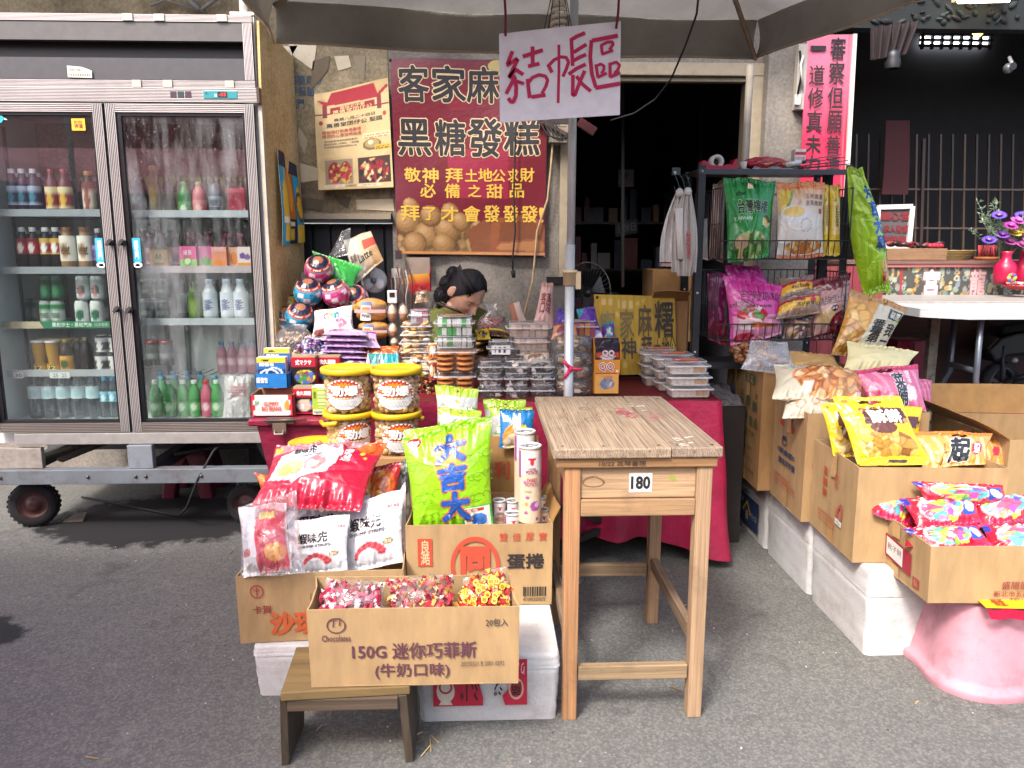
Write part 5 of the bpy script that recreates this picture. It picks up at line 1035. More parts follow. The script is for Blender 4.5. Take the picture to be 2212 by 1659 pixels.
for x in (-.6,.98): mb.bar((x,TY0+.15,0),(x,TY0+.15,.72),.03,.03,'1c1b1e')
mb.bar((-.6,TY1-.1,0),(-.6,TY1-.1,.72),.03,.03,'1c1b1e'); mb.bar((.95,TY1-.1,0),(.95,TY1-.1,.72),.03,.03,'1c1b1e'); mb.bar((-.6,TY0+.14,.1),(.95,TY0+.14,.1),.02,.02,'1c1b1e')
mk('folding_leg',mb,M_black,t)
t=thing('red_chest','crimson painted chest with steel hasp at the left end of the stall','chest')
a=P(553,905,3.2);b=P(722,905,3.2); mb=MB(); zt=a.z
mb.hexa([(a.x+.12,3.23,.0),(b.x+.02,3.23,.0),(b.x+.02,3.9,.0),(a.x+.12,3.9,.0),(a.x,3.2,zt-.03),(b.x+.02,3.2,zt-.03),(b.x+.02,3.92,zt-.03),(a.x,3.92,zt-.03)],'8e1d3e'); mk('body',mb,M_vinyl,t,.006)
mb=MB(); mb.bx((a.x-.03,3.18,zt-.028),(b.x+.02,3.93,zt),'8a1a38'); mk('lid',mb,M_vinyl,t,.006)
mb=MB(); c=P(606,912,3.17); mb.bx((c.x-.055,3.168,c.z-.008),(c.x+.055,3.179,c.z+.018),'7a6a5e'); mb.bx((c.x-.03,3.155,c.z-.045),(c.x+.025,3.167,c.z-.002),'8a7a6c'); mb.tube([c+V3(-.07,-.008,.008),c+V3(.11,-.008,.012)],.005,'6a5a50',6); mb.tube([c+V3(-.02,-.02,-.03),c+V3(-.02,-.03,-.045),c+V3(.015,-.03,-.045),c+V3(.015,-.02,-.03)],.004,'9a8d80',6); mk('hasp',mb,M_steel,t)
t=thing('plastic_stool','dusty red plastic stool stored under the fridge stand','stool'); c=G(405,1070); 
def stool(t,c,w,d,h,col,mat,top=.8,skirt=False):
    mb=MB(); mb.loft([rrect(c.x,c.y,w*top,d*top,.03,h-.03),rrect(c.x,c.y,w*top*.99,d*top*.99,.03,h-.006),rrect(c.x,c.y,w*top*.93,d*top*.93,.025,h)],col,(True,True)); mk('seat',mb,mat,t)
    for sx in (-1,1):
        for sy in (-1,1):
            mb=MB(); rings=[]
            for k in range(7):
                q=k/6; z=(h-.031)*q; ww=.075+.05*q*q; cx=c.x+sx*(w/2-(w*(1-top)/2)*q-ww/2); cy=c.y+sy*(d/2-(d*(1-top)/2)*q-ww/2); rings.append(rrect(cx,cy,ww,ww,.012,z,3))
            mb.loft(rings,col); mk('leg',mb,mat,t)
c.y=4.42; c.x=P(405,1060,4.3).x; stool(t,c,.29,.27,.27,'6e2334',M_plastic)
t=thing('cable_coil','dark loose cables and sticks lying on the fridge stand','cable'); mb=MB(); rs=np.random.RandomState(2)
for k in range(6): mb.tube([(-1.6+.08*k,3.9+.05*k,.36),(-1.45+.08*k,3.95,.38+.01*k),(-1.25,4.0-.03*k,.37+.012*k),(-1.12,3.9+.04*k,.40)],.009,'26272a',6)
mk('cable',mb,M_rubber,t)
t=thing('scrap_boards','grey scrap boards and a dark tray lying on the left of the fridge stand','boards'); mb=MB(); mb.bar((-2.15,3.85,.35),(-1.9,4.2,.43),.05,.015,'5a554c'); mb.bar((-2.2,4.1,.37),(-1.78,4.15,.39),.08,.015,'4a463f'); mb.bar((-2.3,3.9,.345),(-2.05,4.3,.38),.07,.012,'6a655a'); mk('board',mb,M_woodX,t); mb=MB(); mb.hexa([(-1.12,3.84,.338),(-1.0,3.84,.338),(-1.0,4.1,.338),(-1.12,4.1,.338),(-1.16,3.83,.44),(-.98,3.83,.44),(-.98,4.12,.44),(-1.16,4.12,.44)],'3a4045'); mk('tray',mb,M_plastic,t)
# ================= HELPERS FOR GOODS =================
def bq(name,label,cat,q,Yb,Yt=None,**k):
    Yt=Yb if Yt is None else Yt
    return bag(name,label,cat,P(*q[0],Yb),P(*q[1],Yb),P(*q[2],Yt),P(*q[3],Yt),**k)
def rect(x0,y0,x1,y1): return [(x0,y1),(x1,y1),(x0,y0),(x1,y0)]
def pb(x0,y0,x1,y1,Y): a=P(x0,y1,Y);b=P(x1,y0,Y); return a.x,b.x,a.z,b.z
def carton(name,label,FL,FR,BR,BL,h,col='a87f52',flaps=(),texts=(),side=(),tape=True,flare=.0,polys=(),group=None,inner=None,sidepolys=(),wall=.004,fill=None):
    """open topped box; F/B corner points at the bottom, h height"""
    t=thing(name,label,'carton',group); up=Vector((0,0,h)); c=(FL+FR+BR+BL)/4
    bot=[FL,FR,BR,BL]; top=[p+up+(p-c)*flare for p in bot]; mb=MB(); rs=np.random.RandomState(hash_(label)%999)
    for i in range(4):
        a,b=bot[i],bot[(i+1)%4]; d,e=top[i],top[(i+1)%4]; k=rs.uniform(-.007,-.001); ph=rs.uniform(0,6)
        p,U,V=quadgrid(a,b,e,d,12,10,lambda U,V:(k*np.sin(np.pi*U)*V+.0015*(np.sin(U*11+V*7+ph)-1)*np.sin(np.pi*U))); mb.slab(p,wall,col,back=inner or '94703f' if col=='a87f52' else inner or col)
    p,_,_=quadgrid(FL,FR,BR,BL,2,2); mb.slab(p+np.array([0,0,.003]),.002,col,smooth=False); mk('walls',mb,M_card,t)
    for (i,ang,ln,u0,u1) in flaps:   # side index, fold angle (0 upright, 90 outward flat), length
        a,b=top[i],top[(i+1)%4]; a,b=lerp(a,b,u0),lerp(a,b,u1); ed=(b-a).normalized(); out=ed.cross(Vector((0,0,1))).normalized()
        d=Vector((0,0,1))*math.cos(R(ang))+out*math.sin(R(ang)); ins=.02
        p,U,V=quadgrid(a+ed*.003,b-ed*.003,b-ed*ins*.4+d*ln,a+ed*ins*.4+d*ln,8,6,lambda U,V:.004*np.sin(U*5+V*3)*V+.012*V*V); mb=MB(); mb.slab(p,wall,col,back=inner or '94703f'); mk('flap',mb,M_card,t)
    f=pxq(FL,FR,top[1],top[0]); g=pxq(BL,FL,top[0],top[3])
    if tape:
        mb=MB(); 
        for m in (g,): mb.poly([(.44,0),(.56,0),(.56,.22),(.44,.22)],m,'b08c5c',.0012); mb.poly([(.44,1.0),(.44,.72),(.56,.74),(.56,1.)],m,'b9976a',.0012)
        mk('tape',mb,M_matte,t)
    if texts or polys or side or sidepolys:
        mb=MB(); wv=lambda F: (lambda u,v,off=0.: F(u,v,off+.0012))
        F,Gm=wv(f),wv(g)
        for q in polys: q(mb,F)
        for q in sidepolys: q(mb,Gm)
        for q in texts: mb.text(q[0],F,q[1],q[2],*q[3:])
        for q in side: mb.text(q[0],Gm,q[1],q[2],*q[3:])
        mk('print',mb,M_ink,t)
    return t
def shellbox(mb,cx,cy,z,w,d,h,taper=.88,r=.015,lid=.38):
    s=taper; mb.loft([rrect(cx,cy,w*s,d*s,r,z),rrect(cx,cy,w*.97,d*.97,r,z+h*(1-lid)),rrect(cx,cy,w*1.04,d*1.04,r,z+h*(1-lid)+.001),rrect(cx,cy,w*1.04,d*1.04,r,z+h*(1-lid)+.004),rrect(cx,cy,w*.97,d*.97,r,z+h*(1-lid)+.006),rrect(cx,cy,w*.90,d*.90,r,z+h*.97),rrect(cx,cy,w*.86,d*.86,r,z+h)],'ffffff')
    for k in range(7): # pressed ribs
        x=cx-w*.42+w*.84*k/6; mb.tube([(x,cy-d*s*.5-.001,z+.004),(x,cy-d*.485,z+h*.55)],.0012,'ffffff',4,False)
def clam(name,label,cat,group,x0,y0,x1,y1,Y,depth,content,lab=None,lid=.38):
    a,b,z0,z1=pb(x0,y0,x1,y1,Y); w=b-a; h=z1-z0; cx=(a+b)/2; cy=Y+depth/2
    t=thing(name,label,cat,group); mb=MB(); content(mb,cx,cy,z0,w,depth,h); mk('contents',mb,M_foilm if content.__name__=='fo' else M_food,t)
    mb=MB(); shellbox(mb,cx,cy,z0,w,depth,h,lid=lid); mk('clear_shell',mb,M_shell,t)
    zr=z0+h*(1-lid); r_=lambda s_,z: rrect(cx,cy,w*s_,depth*s_,.012,z); mb=MB(); mb.loft([r_(1.0,zr-.001),r_(1.07,zr),r_(1.07,zr+.005),r_(1.0,zr+.006)],'ffffff',(False,False)); mb.loft([r_(.88,z0+h-.002),r_(.90,z0+h+.001),r_(.86,z0+h+.0015)],'ffffff',(False,False)); mk('rim',mb,M_rim,t)
    if lab:
        mb=MB(); f=flat((cx-w*.3,cy-depth*.35,z1+.001),(w*.6,0,0),(0,depth*.7,0)); mb.poly([(0,0),(1,0),(1,1),(0,1)],f,lab[0]); 
        for q in lab[1]: mb.poly(q[0],f,q[1],.0015)
        mk('label',mb,M_paper,t)
    return t
def chunks(cols,n,sz,seed=1,sh=(1,1,1),fill=.9):
    def fn(mb,cx,cy,z,w,d,h):
        rs=np.random.RandomState(seed)
        for k in range(n):
            s=sz*rs.uniform(.8,1.2); mb.sphere((cx+rs.uniform(-.42,.42)*w,cy+rs.uniform(-.42,.42)*d,z+.01+rs.uniform(.02,fill)*h*.85),(s*sh[0],s*sh[1],s*sh[2]),cols[rs.randint(len(cols))],8,6,Matrix.Rotation(rs.uniform(0,3),3,'Z')@Matrix.Rotation(rs.uniform(-.6,.6),3,'X'))
    return fn
def blocks(cols,nx,nz,seed=1,gap=.9,wrap=None):
    def fn(mb,cx,cy,z,w,d,h):
        rs=np.random.RandomState(seed)
        for i in range(nx):
            for j in range(nz):
                bw=w*.88/nx; bh=h*.8/nz; mb.box((cx-w*.44+bw*(i+.5),cy,z+.006+bh*(j+.5)),(bw*gap,d*.8,bh*gap),cols[(i+j*2+rs.randint(2))%len(cols)],rs.uniform(-.06,.06))
    return fn
def foil(cols,n,seed):
    def fo(mb,cx,cy,z,w,d,h):
        rs=np.random.RandomState(seed)
        for k in range(n):
            M=Matrix.Rotation(rs.uniform(-.7,.7),3,'Z')@Matrix.Rotation(rs.uniform(-.9,.9),3,'X')@Matrix.Rotation(rs.uniform(-.5,.5),3,'Y'); s=rs.uniform(.011,.018)
            p=(cx+rs.uniform(-.33,.33)*w,cy+rs.uniform(-.36,.36)*d,z+.008+rs.uniform(.02,.62)*h)
            mb.box(p,(s*1.6,s*.7,s),cols[rs.randint(len(cols))],M=M); q=Vector(p); e=M@V3(s*1.2,0,0)
            mb.bar(q+e*.6,q+e*1.3,s*.9,.002,cols[rs.randint(len(cols))])
    return fo
# ================= LEFT OF STALL =================
def pbox(name,label,cat,x0,y0,x1,y1,Y,depth,ops,texts=(),mat=None,group=None,top='cccccc',edge=.0015,tilt=0):
    a,b,z0,z1=pb(x0,y0,x1,y1,Y); t=thing(name,label,cat,group); mb=MB(); mb.box(((a+b)/2,Y+depth/2,(z0+z1)/2),(b-a,depth,z1-z0),top); mk('body',mb,mat or M_paper,t,edge)
    f=flat((a+.0012,Y-.0008,z0+.0012),(b-a-.0024,0,0),(0,0,z1-z0-.0024)); nu=int(np.clip((b-a)*220,8,80)); nv=int(np.clip((z1-z0)*220,8,80)); U,V=np.meshgrid(np.linspace(0,1,nu),np.linspace(0,1,nv)); mb=MB(); mb.grid(f(U,V),paint(U,V,ops,3),smooth=False)
    for q in texts: mb.text(q[0],f,q[1],q[2],*q[3:])
    mk('front_print',mb,mat or M_paper,t); return t
blu=[('f','1f63a8'),('r',0,.82,1,1,'e0c52c'),('r',0,0,1,.55,'16345f'),('ring',.42,.32,.36,.26,'d5dfe8',.22),('ring',.6,.42,.3,.22,'c9d6e4',.25),('e',.72,.22,.13,.12,'3f9a6a'),('e',.3,.9,.18,.03,'2a2a2a')]
pbox('toy_pack','blue and yellow hanging pack with white rings standing behind another','pack',573,752,625,815,3.42,.03,blu,[('超值包',(.08,.68,.6,.8),'f0f4f8',.03)],M_matte)
pbox('toy_pack','blue and yellow pack with white rings in a blue display tray','pack',557,772,616,830,3.34,.05,blu,[('超值包',(.08,.68,.6,.8),'f0f4f8',.03)],M_matte)
t=thing('display_tray','small blue card display tray holding the ring packs','tray'); a,b,z0,z1=pb(552,807,620,838,3.30); mb=MB()
for A,B in (((a,3.30),(b,3.30)),((b,3.30),(b,3.45)),((b,3.45),(a,3.45)),((a,3.45),(a,3.30))): p,_,_=quadgrid((*A,z0),(*B,z0),(*B,z1),(*A,z1+(.0 if A[0]==a else 0)),3,3); mb.slab(p,.003,'1f6fb0')
mk('tray_walls',mb,M_matte,t); mb=MB(); f=flat((a,3.2975,z0),(b-a,0,0),(0,0,z1-z0)); mb.text('超值包',f,(.05,.35,.4,.75),'e8eef4',.02); mk('print',mb,M_ink,t)
# white tray box
t=thing('candy_tray_box','white and red card box with raised brown flap on the red chest','box'); a,b,z0,z1=pb(542,853,632,898,3.22); d=.16; mb=MB()
p,U,V=quadgrid((a,3.22,z0),(b,3.22,z0),(b,3.22,z1),(a,3.22,z1),40,14); mb.slab(p,.003,paint(U,V,[('f','d9d6d2'),('r',0,0,.07,1,'b3202f'),('r',.95,0,1,1,'b3202f'),('s',.9,0,1,1,'b3202f',12,90,.5),('s',0,0,.12,1,'b3202f',12,90,.5),('e',.87,.5,.05,.25,'d98a3a'),('e',.82,.45,.03,.2,'d9a04a')],2),back='b08c6a')
for A,B in (((b,3.22),(b,3.22+d)),((b,3.22+d),(a,3.22+d)),((a,3.22+d),(a,3.22))): p,_,_=quadgrid((*A,z0),(*B,z0),(*B,z1),(*A,z1),3,3); mb.slab(p,.003,'b0303c',back='a5815f')
mk('tray_walls',mb,M_paper,t)
mb=MB(); p,_,_=quadgrid((a+.005,3.222+d,z1),(b-.005,3.222+d,z1),P(634,831,3.25+d),P(556,838,3.25+d),6,6,lambda U,V:.006*np.sin(U*4)); mb.slab(p,.003,'a98a72'); mk('flap',mb,M_card,t)
mb=MB(); f=flat((a,3.2175,z0),(b-a,0,0),(0,0,z1-z0)); mb.text('GUMMY\nBIG BEANS',f,(.27,.25,.72,.68),'c9481f',.03); mb.text('pi',f,(.12,.5,.2,.78),'3f9a5a',.02); mk('print',mb,M_ink,t)
tin=[('f','1d1b1f'),('r',0,.68,1,1,'a51d30'),('r',0,0,1,.07,'a51d30'),('v',.55,.36,.42,.24,['c98a2a','3a8a4a','b03a5a','4a6aa8','c9c03a','8a3a7a'],26)]
for i,(x0,y0,x1,y1,Y,lb,s) in enumerate(((631,772,681,838,3.36,'tall red and black fruit drop tin left of the other tall one','式マクサ'),(683,772,733,830,3.42,'tall red and black fruit drop tin right behind the other tall one','佐久間糖'),(634,840,679,895,3.26,'red and black candy tin standing low in front of the white tray','佐久間糖'))):
    t=pbox('candy_tin',lb,'tin',x0,y0,x1,y1,Y,.07,tin if i<2 else tin+[('e',.5,.35,.3,.25,'c9b0a0'),('e',.4,.3,.12,.12,'e0d8d0')],[(s,(.18,.76,.84,.93),'f0e8e4',.04)],M_plastic,None,'a51d30',.004)
    mb=MB(); a,b,z0,z1=pb(x0,y0,x1,y1,Y)
    for k in range(3): mb.box(((a+b)/2,Y+.016+.02*k,z1+.004),((b-a)*.96,.012,.008),'b5aa86')
    mk('lid_rim',mb,M_alu,t)
pbox('chew_candy_box','lime green box of stick candies between the tins and the buckets','box',676,836,709,896,3.24,.07,[('f','9ab82c'),('r',.3,.25,1,1,'c2cc8a'),('s',.3,.25,1,1,'6f9a2a',7,90,.3),('r',0,0,1,.16,'d8e0b0')],[('MyCHEWY',(.1,.03,.95,.13),'23448a',.04),('森\n永',(.06,.6,.24,.85),'2a4a1a',.01)])
# candies in clear bags
def loose(name,label,cat,x0,y0,x1,y1,Y,cols,n,sz,seed,th=.08):
    a,b,z0,z1=pb(x0,y0,x1,y1,Y); t=thing(name,label,cat); mb=MB(); rs=np.random.RandomState(seed)
    for k in range(n):
        u=rs.uniform(-1,1); v=rs.uniform(0,1); x=(a+b)/2+u*(b-a)*.46; z=z0+v*(z1-z0)*.9*(1-.35*u*u); y=Y+rs.uniform(0,th)+v*.04
        M=Matrix.Rotation(rs.uniform(0,6),3,'Z')@Matrix.Rotation(rs.uniform(-1.2,1.2),3,'X')@Matrix.Rotation(rs.uniform(-1,1),3,'Y'); c=cols[rs.randint(len(cols))]
        mb.sphere((x,y,z),(sz,sz*.6,sz*.6),c,8,6,M); q=Vector((x,y,z))
        for s in (1,-1): e=M@V3(s*sz,0,0); w=M@V3(0,sz*.55,0); mb.add([tuple(q+e*.85),tuple(q+e*1.7+w),tuple(q+e*1.7-w)],[(0,1,2)],c)
    mk('candies',mb,M_film,t); return t
t=loose('candy_bag','clear bag of gold foil candies behind the ring packs','bag',592,716,668,768,3.62,['8a7048','b0986a','6a5638','c9bd9a','7a6a50'],80,.014,1)
mb=MB(); a,b,z0,z1=pb(590,712,670,770,3.6); n=14; rings=[[tuple(V3((a+b)/2+(b-a)*.53*s*math.cos(6.283*k/n)*(1+.05*math.sin(k*3)),3.66+.07*s*math.sin(6.283*k/n),z0+(z1-z0)*q)) for k in range(n)] for q,s in ((0,.8),(.3,1.),(.7,.95),(1.,.6),(1.12,.7))]; mb.loft(rings,'ffffff',(True,False)); mk('film',mb,M_clear,t)
loose('candy_pile','heap of shiny purple and silver wrapped candies beside the gold ones','candies',632,728,706,782,3.52,['6a4a8a','a5a0b4','c9c8d0','8a3a6a','4a6a9a','b08ac0','d5d2d6'],90,.013,2)
# globes
def globe(c,r,base,label):
    t=thing('candy_globe',label,'candy ball','round foil candy balls heaped at the fridge edge'); mb=MB()
    u=np.linspace(0,2*math.pi,57); v=np.linspace(-math.pi/2,math.pi/2,41); UU,VV=np.meshgrid(u,v); rr=r*(1+.015*np.sin(UU*14)*np.cos(VV))
    ax=V3(*np.random.RandomState(hash_(label)%97).uniform(-.5,.5,3)); M=Matrix.Rotation(R(38)+ax.x*.6,3,'X')@Matrix.Rotation(ax.y*.8,3,'Y')
    n_=np.sin(VV); col=np.zeros(UU.shape+(3,)); col[:]=lin(base)[:3]
    chk=((np.floor(UU/.45)+np.floor((VV+2)/.35))%3==0)&(n_<.45)&(n_>-.6); col[chk]=lin('d5c8cc')[:3]; chk2=((np.floor(UU/.31)+np.floor((VV+2)/.25))%5==0)&(n_<.4); col[chk2]=np.array(lin(base)[:3])*.55
    col[(n_>.52)]=lin('2f8a9a')[:3]; col[(n_>.58)]=lin('b5402f')[:3]; col[(n_>.74)]=lin('1a1d33')[:3]; col[n_>.93]=lin('8a5a40')[:3]
    q=np.stack([np.cos(VV)*np.cos(UU)*rr,np.cos(VV)*np.sin(UU)*rr,np.sin(VV)*rr],-1); mb.grid(q@np.array(M).T+np.array(c),col.reshape(-1,3)); mk('foil_ball',mb,M_film,t)
    mb=MB(); Mn=np.array(M)
    for k,s in enumerate(('MINI','CANDY','TAIWAN','CANDY','TAIWAN','ZERO','MINI')):
        th0=2*math.pi*k/7
        for (lo,hi,cc) in ((.62,.71,'f0e0d0'),):
            def f(uu,vv,off=0.):
                a=th0-R(90)+(np.asarray(uu)-.5)*.75; nn=lo+(hi-lo)*np.asarray(vv); ph=np.arcsin(nn); R_=r*1.012+off
                return np.stack([np.cos(ph)*np.cos(a)*R_,np.cos(ph)*np.sin(a)*R_,np.sin(ph)*R_],-1)@Mn.T+np.array(c)
            mb.text(s,f,(.08,.1,.92,.9),cc,.03)
    mk('lettering',mb,M_ink,t)
    return t
for x,y,Y,b,l in ((689,581,3.95,'c23a7a','pink foil candy ball on top of the heap'),(666,632,3.90,'2f8fb5','blue foil candy ball directly below the topmost pink ball'),(726,634,3.92,'c23a7a','pink foil candy ball right of the middle blue ball'),(767,646,4.0,'b8356f','pink foil candy ball half hidden behind another pink one'),(648,684,3.86,'2f8fb5','blue foil candy ball low in the heap in front of the fridge edge'),(615,692,3.92,'2785ab','leftmost blue foil candy ball touching the fridge edge'),(655,748,3.85,'a8305f','pink foil candy ball buried under the lowest blue ball'),(715,690,4.02,'2785ab','blue foil candy ball hidden behind the white bag'),(690,660,4.06,'b8356f','pink foil candy ball deep inside the heap')):
    globe(P(x,y,Y),.072,b,l)
bq('snack_bag','green foil snack bag lying on the heap of candy balls','bag',[(697,612),(762,628),(674,542),(783,576)],3.98,4.05,th=.07,ops=[('f','2f8f3a'),('r',0,.9,1,1,'3aa045'),('s',0,.86,1,.92,'cfd8c8',1,90,.6),('p',[(0,.0),(.3,0),(.3,.6),(0,.75)],'1f4a8a'),('k',13,2.2,'257a30')],texts=[('n\nys',(.05,.2,.25,.6),'d8e4f0',.05)])
bq('paper_bag','cream and brown paper snack bag behind the green bag','bag',[(768,614),(828,562),(742,520),(800,498)],4.1,4.14,th=.06,ops=[('f','b8a58a'),('r',0,0,.45,1,'b5b0a4'),('r',.62,.55,1,.8,'b0402f'),('e',.3,.35,.2,.2,'8a8478'),('r',.75,0,1,.5,'a5855c')],texts=[('Latte',(.35,.3,.8,.5),'3a2f26',.02,0),('拿鐵',(.08,.4,.3,.6),'5a4a3a',.01)],mat=M_paper,pinch=0)
bq('clear_bag','empty clear plastic bag standing up behind the paper bag','bag',[(705,560),(760,550),(738,500),(757,492)],4.12,4.16,th=.05,mat=M_clear,wr=2)
bq('clear_bag','grey clear plastic bag tucked beside the candy ball heap','bag',[(652,640),(678,640),(650,590),(662,585)],4.2,4.22,th=.04,mat=M_haze,wr=2)
bq('snack_bag','white snack bag with rainbow word in front of the candy balls','bag',[(672,735),(768,726),(680,672),(760,660)],3.74,3.78,th=.09,ops=[('f','cfccca'),('v',.5,.25,.5,.2,['b0b0b4','d8d6d4','8a5a50','c9c0b8','a0b0b8'],30),('r',0,.9,1,1,'d8d5d2'),('e',.18,.2,.14,.12,'8a4a44')],texts=[('C',(.28,.62,.4,.82),'b8303f',.05),('r',(.42,.62,.48,.8),'d98a2a',.05),('u',(.5,.62,.58,.8),'3a9a4a',.05),('n',(.6,.62,.68,.8),'2a6ab0',.05),('crunch waffle',(.25,.5,.8,.58),'7a3a34',.01)])
# folding lamp, remote and small wall things
t=thing('folding_lamp','white folding lamp head with three round lobes on the wall','lamp'); c=P(808,606,4.2); mb=MB(); Mx=Matrix.Rotation(R(90),3,'X')
mb.lathe(c,[(.068,.02),(.07,0),(.06,-.01),(0,-.012)],'c5c6c6',24,Mx@Matrix.Rotation(math.pi,3,'X')); mk('body',mb,M_plastic,t)
mb=MB()
for a in (90,210,330): mb.sphere(c+V3(.036*math.cos(R(a)),-.016,.036*math.sin(R(a))),(.026,.008,.03),'d8d9d9',14,8); 
mk('lobe',mb,M_plastic,t); mb=MB(); mb.lathe(c+V3(0,-.014,0),[(.0,.012),(.016,.01),(.018,0)],'7a7d80',14,Mx); mk('hub',mb,M_plastic,t)
t=thing('remote_control','white remote control with small dark display hanging by the wall','remote'); a,b,z0,z1=pb(837,627,857,655,4.1); mb=MB(); mb.bx((a,4.1,z0),(b,4.12,z1),'cfcfcd'); mk('body',mb,M_plastic,t,.003); mb=MB(); mb.bx((a+.012,4.096,z1-.035),(b-.012,4.099,z1-.012),'2a1c1e'); mk('screen',mb,M_plastic,t)
t=thing('power_cords','tangled red and grey power cords and adaptors on the window ledge','cords'); mb=MB(); rs=np.random.RandomState(8)
for k in range(6): x=840+k*9; mb.tube([P(x,585+rs.uniform(-8,5),4.2),P(x+6,610,4.15),P(x+rs.uniform(-8,8),640,4.16),P(x+4,690,4.15)],.004,rs.choice(['7a2a34','5a2a30','a9a59e','8a857d']),6)
mk('cord',mb,M_rubber,t); mb=MB(); mb.bx(P(846,600,4.22),P(866,580,4.26),'b5b1a9'); mb.bx(P(868,614,4.22),P(886,602,4.26),'a08a66'); mb.bx(P(854,560,4.24),P(868,541,4.27),'3a2c33'); mk('adaptor',mb,M_plastic,t)
# bread packs
for i,(x0,y0,x1,y1,Y) in enumerate(((765,646,833,697,3.78),(769,696,837,735,3.76))):
    a,b,z0,z1=pb(x0,y0,x1,y1,Y); t=thing('bread_pack',('upper','lower')[i]+' pack of golden round buns in printed film','bread',None); mb=MB(); w=b-a;h=z1-z0
    for j in range(2):
        mb.sphere(((a+b)/2,Y+.06,z0+h*(.27+.44*j)),(w*.49,.06,h*.29),'c98a34',22,12); 
    mk('buns',mb,M_food,t); mb=MB(); q,U,V=quadgrid((a+w*.2,Y-.004,z0+h*.1),(a+w*.52,Y-.006,z0+h*.08),(a+w*.56,Y-.004,z1-h*.1),(a+w*.24,Y-.002,z1-h*.1),16,16,lambda U,V:.006*np.sin(np.pi*U)); mb.slab(q,.001,paint(U,V,[('f','d5d0c6'),('r',0,.8,1,1,'7a8ab0'),('r',.1,.5,.9,.72,'c97a2a'),('lines',.1,.08,.9,.45,5,'5a5a66')],2)); q,_,_=quadgrid((a+w*.02,Y-.0,z0+h*.42),(b-w*.02,Y-.0,z0+h*.42),(b-w*.02,Y,z0+h*.56),(a+w*.02,Y,z0+h*.56),10,2,lambda U,V:.012*np.sin(np.pi*U)); mb.slab(q,.001,'c99a94'); mk('label',mb,M_matte,t)
    mb=MB(); mb.sphere(((a+b)/2,Y+.06,z0+h*.5),(w*.53,.072,h*.54),'ffffff',20,12); mk('film',mb,M_clear,t)
# egg puddings
for i,(x0,y0,x1,y1,Y,l) in enumerate(((833,655,882,697,3.8,'top clear pack of two egg shaped puddings'),(835,697,858,732,3.76,'middle clear pack of egg shaped puddings'),(840,730,860,752,3.72,'lowest clear pack of egg shaped puddings'))):
    a,b,z0,z1=pb(x0,y0,x1,y1,Y); t=thing('pudding_pack',l,'pudding'); mb=MB(); n=2 if i==0 else 1; w=(b-a)/n;h=z1-z0
    for k in range(n):
        cx=a+w*(k+.5); mb.lathe((cx,Y+.04,z0+h*.04),[(0,0),(w*.27,.0),(w*.34,h*.34),(w*.36,h*.4)],'c98a5c',14,cols=None); mb.lathe((cx,Y+.04,z0+h*.44),[(w*.4,0),(w*.38,h*.14),(w*.25,h*.36),(0,h*.48)],'cfae94',14)
    mk('contents',mb,M_food,t); mb=MB()
    for k in range(n): mb.sphere((a+w*(k+.5),Y+.04,z0+h*.5),(w*.5,.05,h*.52),'ffffff',14,10)
    mk('clear_shell',mb,M_shell,t)
# donut clamshell stacks
Yd=3.56
for k in range(6):
    y1=815-19.5*k+ (3*k*.3); clam('pastry_pack','clear shallow pack of golden pastries, number %s from the bottom of its stack'%('one two three four five six'.split()[k]),'pastry pack','clear pastry packs stacked left of the cookie boxes',858+2*k,y1-24,939-1.5*k,y1,Yd+.008*k,.14,chunks(['c9974f','d9ae6a','b5854a','d2b280','d8cbb8','e5dccd'],34,.021,20+k,(1,1,.42)))
loose('candy_pile','red and green mixed candies in a clear bag right of the buckets','candies',898,818,940,868,3.45,['7a2f30','a05a3a','4a5a34','8a7a4a','9a3a44'],50,.012,12)
clam('snack_pack','small white and pink snack pack on top of the pastry stack','snack pack',None,884,670,928,702,3.6,.08,blocks(['cfcfd6','d8d4d6','b06a80'],3,2,4),('c96a84',[]))
clam('jelly_pack','clear pack of green and white wrapped cakes on top of its stack','cake pack',None,939,683,1023,729,3.46,.13,blocks(['3fae4a','e0e6e0','eff3ee','4ab85a','e0e6e0'],7,2,6),('b0405f',[([(.1,.2),(.9,.2),(.9,.8),(.1,.8)],'b8a05a')]))
clam('jelly_pack','second clear pack of green and white wrapped cakes under the top one','cake pack',None,941,727,1024,756,3.45,.13,blocks(['4f9a5a','c9d0c9','dfe3de'],7,1,7))
def cookies(mb,cx,cy,z,w,d,h):
    for r_,xx in ((0,-.24),(1,.24)):
        for k in range(6): mb.lathe((cx+xx*w,cy-d*.38+.004,z+h*.14+h*.105*k),[(0,.0),(w*.21,0),(w*.225,h*.045),(w*.2,h*.085),(0,h*.09)],['b0703c','a5652f','bd7d47'][k%3],16,Matrix.Rotation(R(10*(-1)**k),3,'X')@Matrix.Scale(1,3)); 
    for k in range(5):
        for xx in (-.24,.24): mb.sphere((cx+xx*w,cy-d*.40,z+h*(.18+.14*k)),(w*.22,.012,h*.062),['b5743e','a5652f'][k%2],14,6,Matrix.Rotation(R(18 if xx<0 else -18),3,'Y'))
    mb.box((cx,cy+.02,z+h*.45),(w*.8,d*.6,h*.7),'96602f')
clam('cookie_box','tall clear box of ridged brown cookies, the upper of two','cookie box',None,939,751,1027,805,3.38,.14,cookies,lid=.22)
clam('cookie_box','tall clear box of ridged brown cookies, the lower of two','cookie box',None,940,804,1026,858,3.38,.14,cookies,lid=.22)
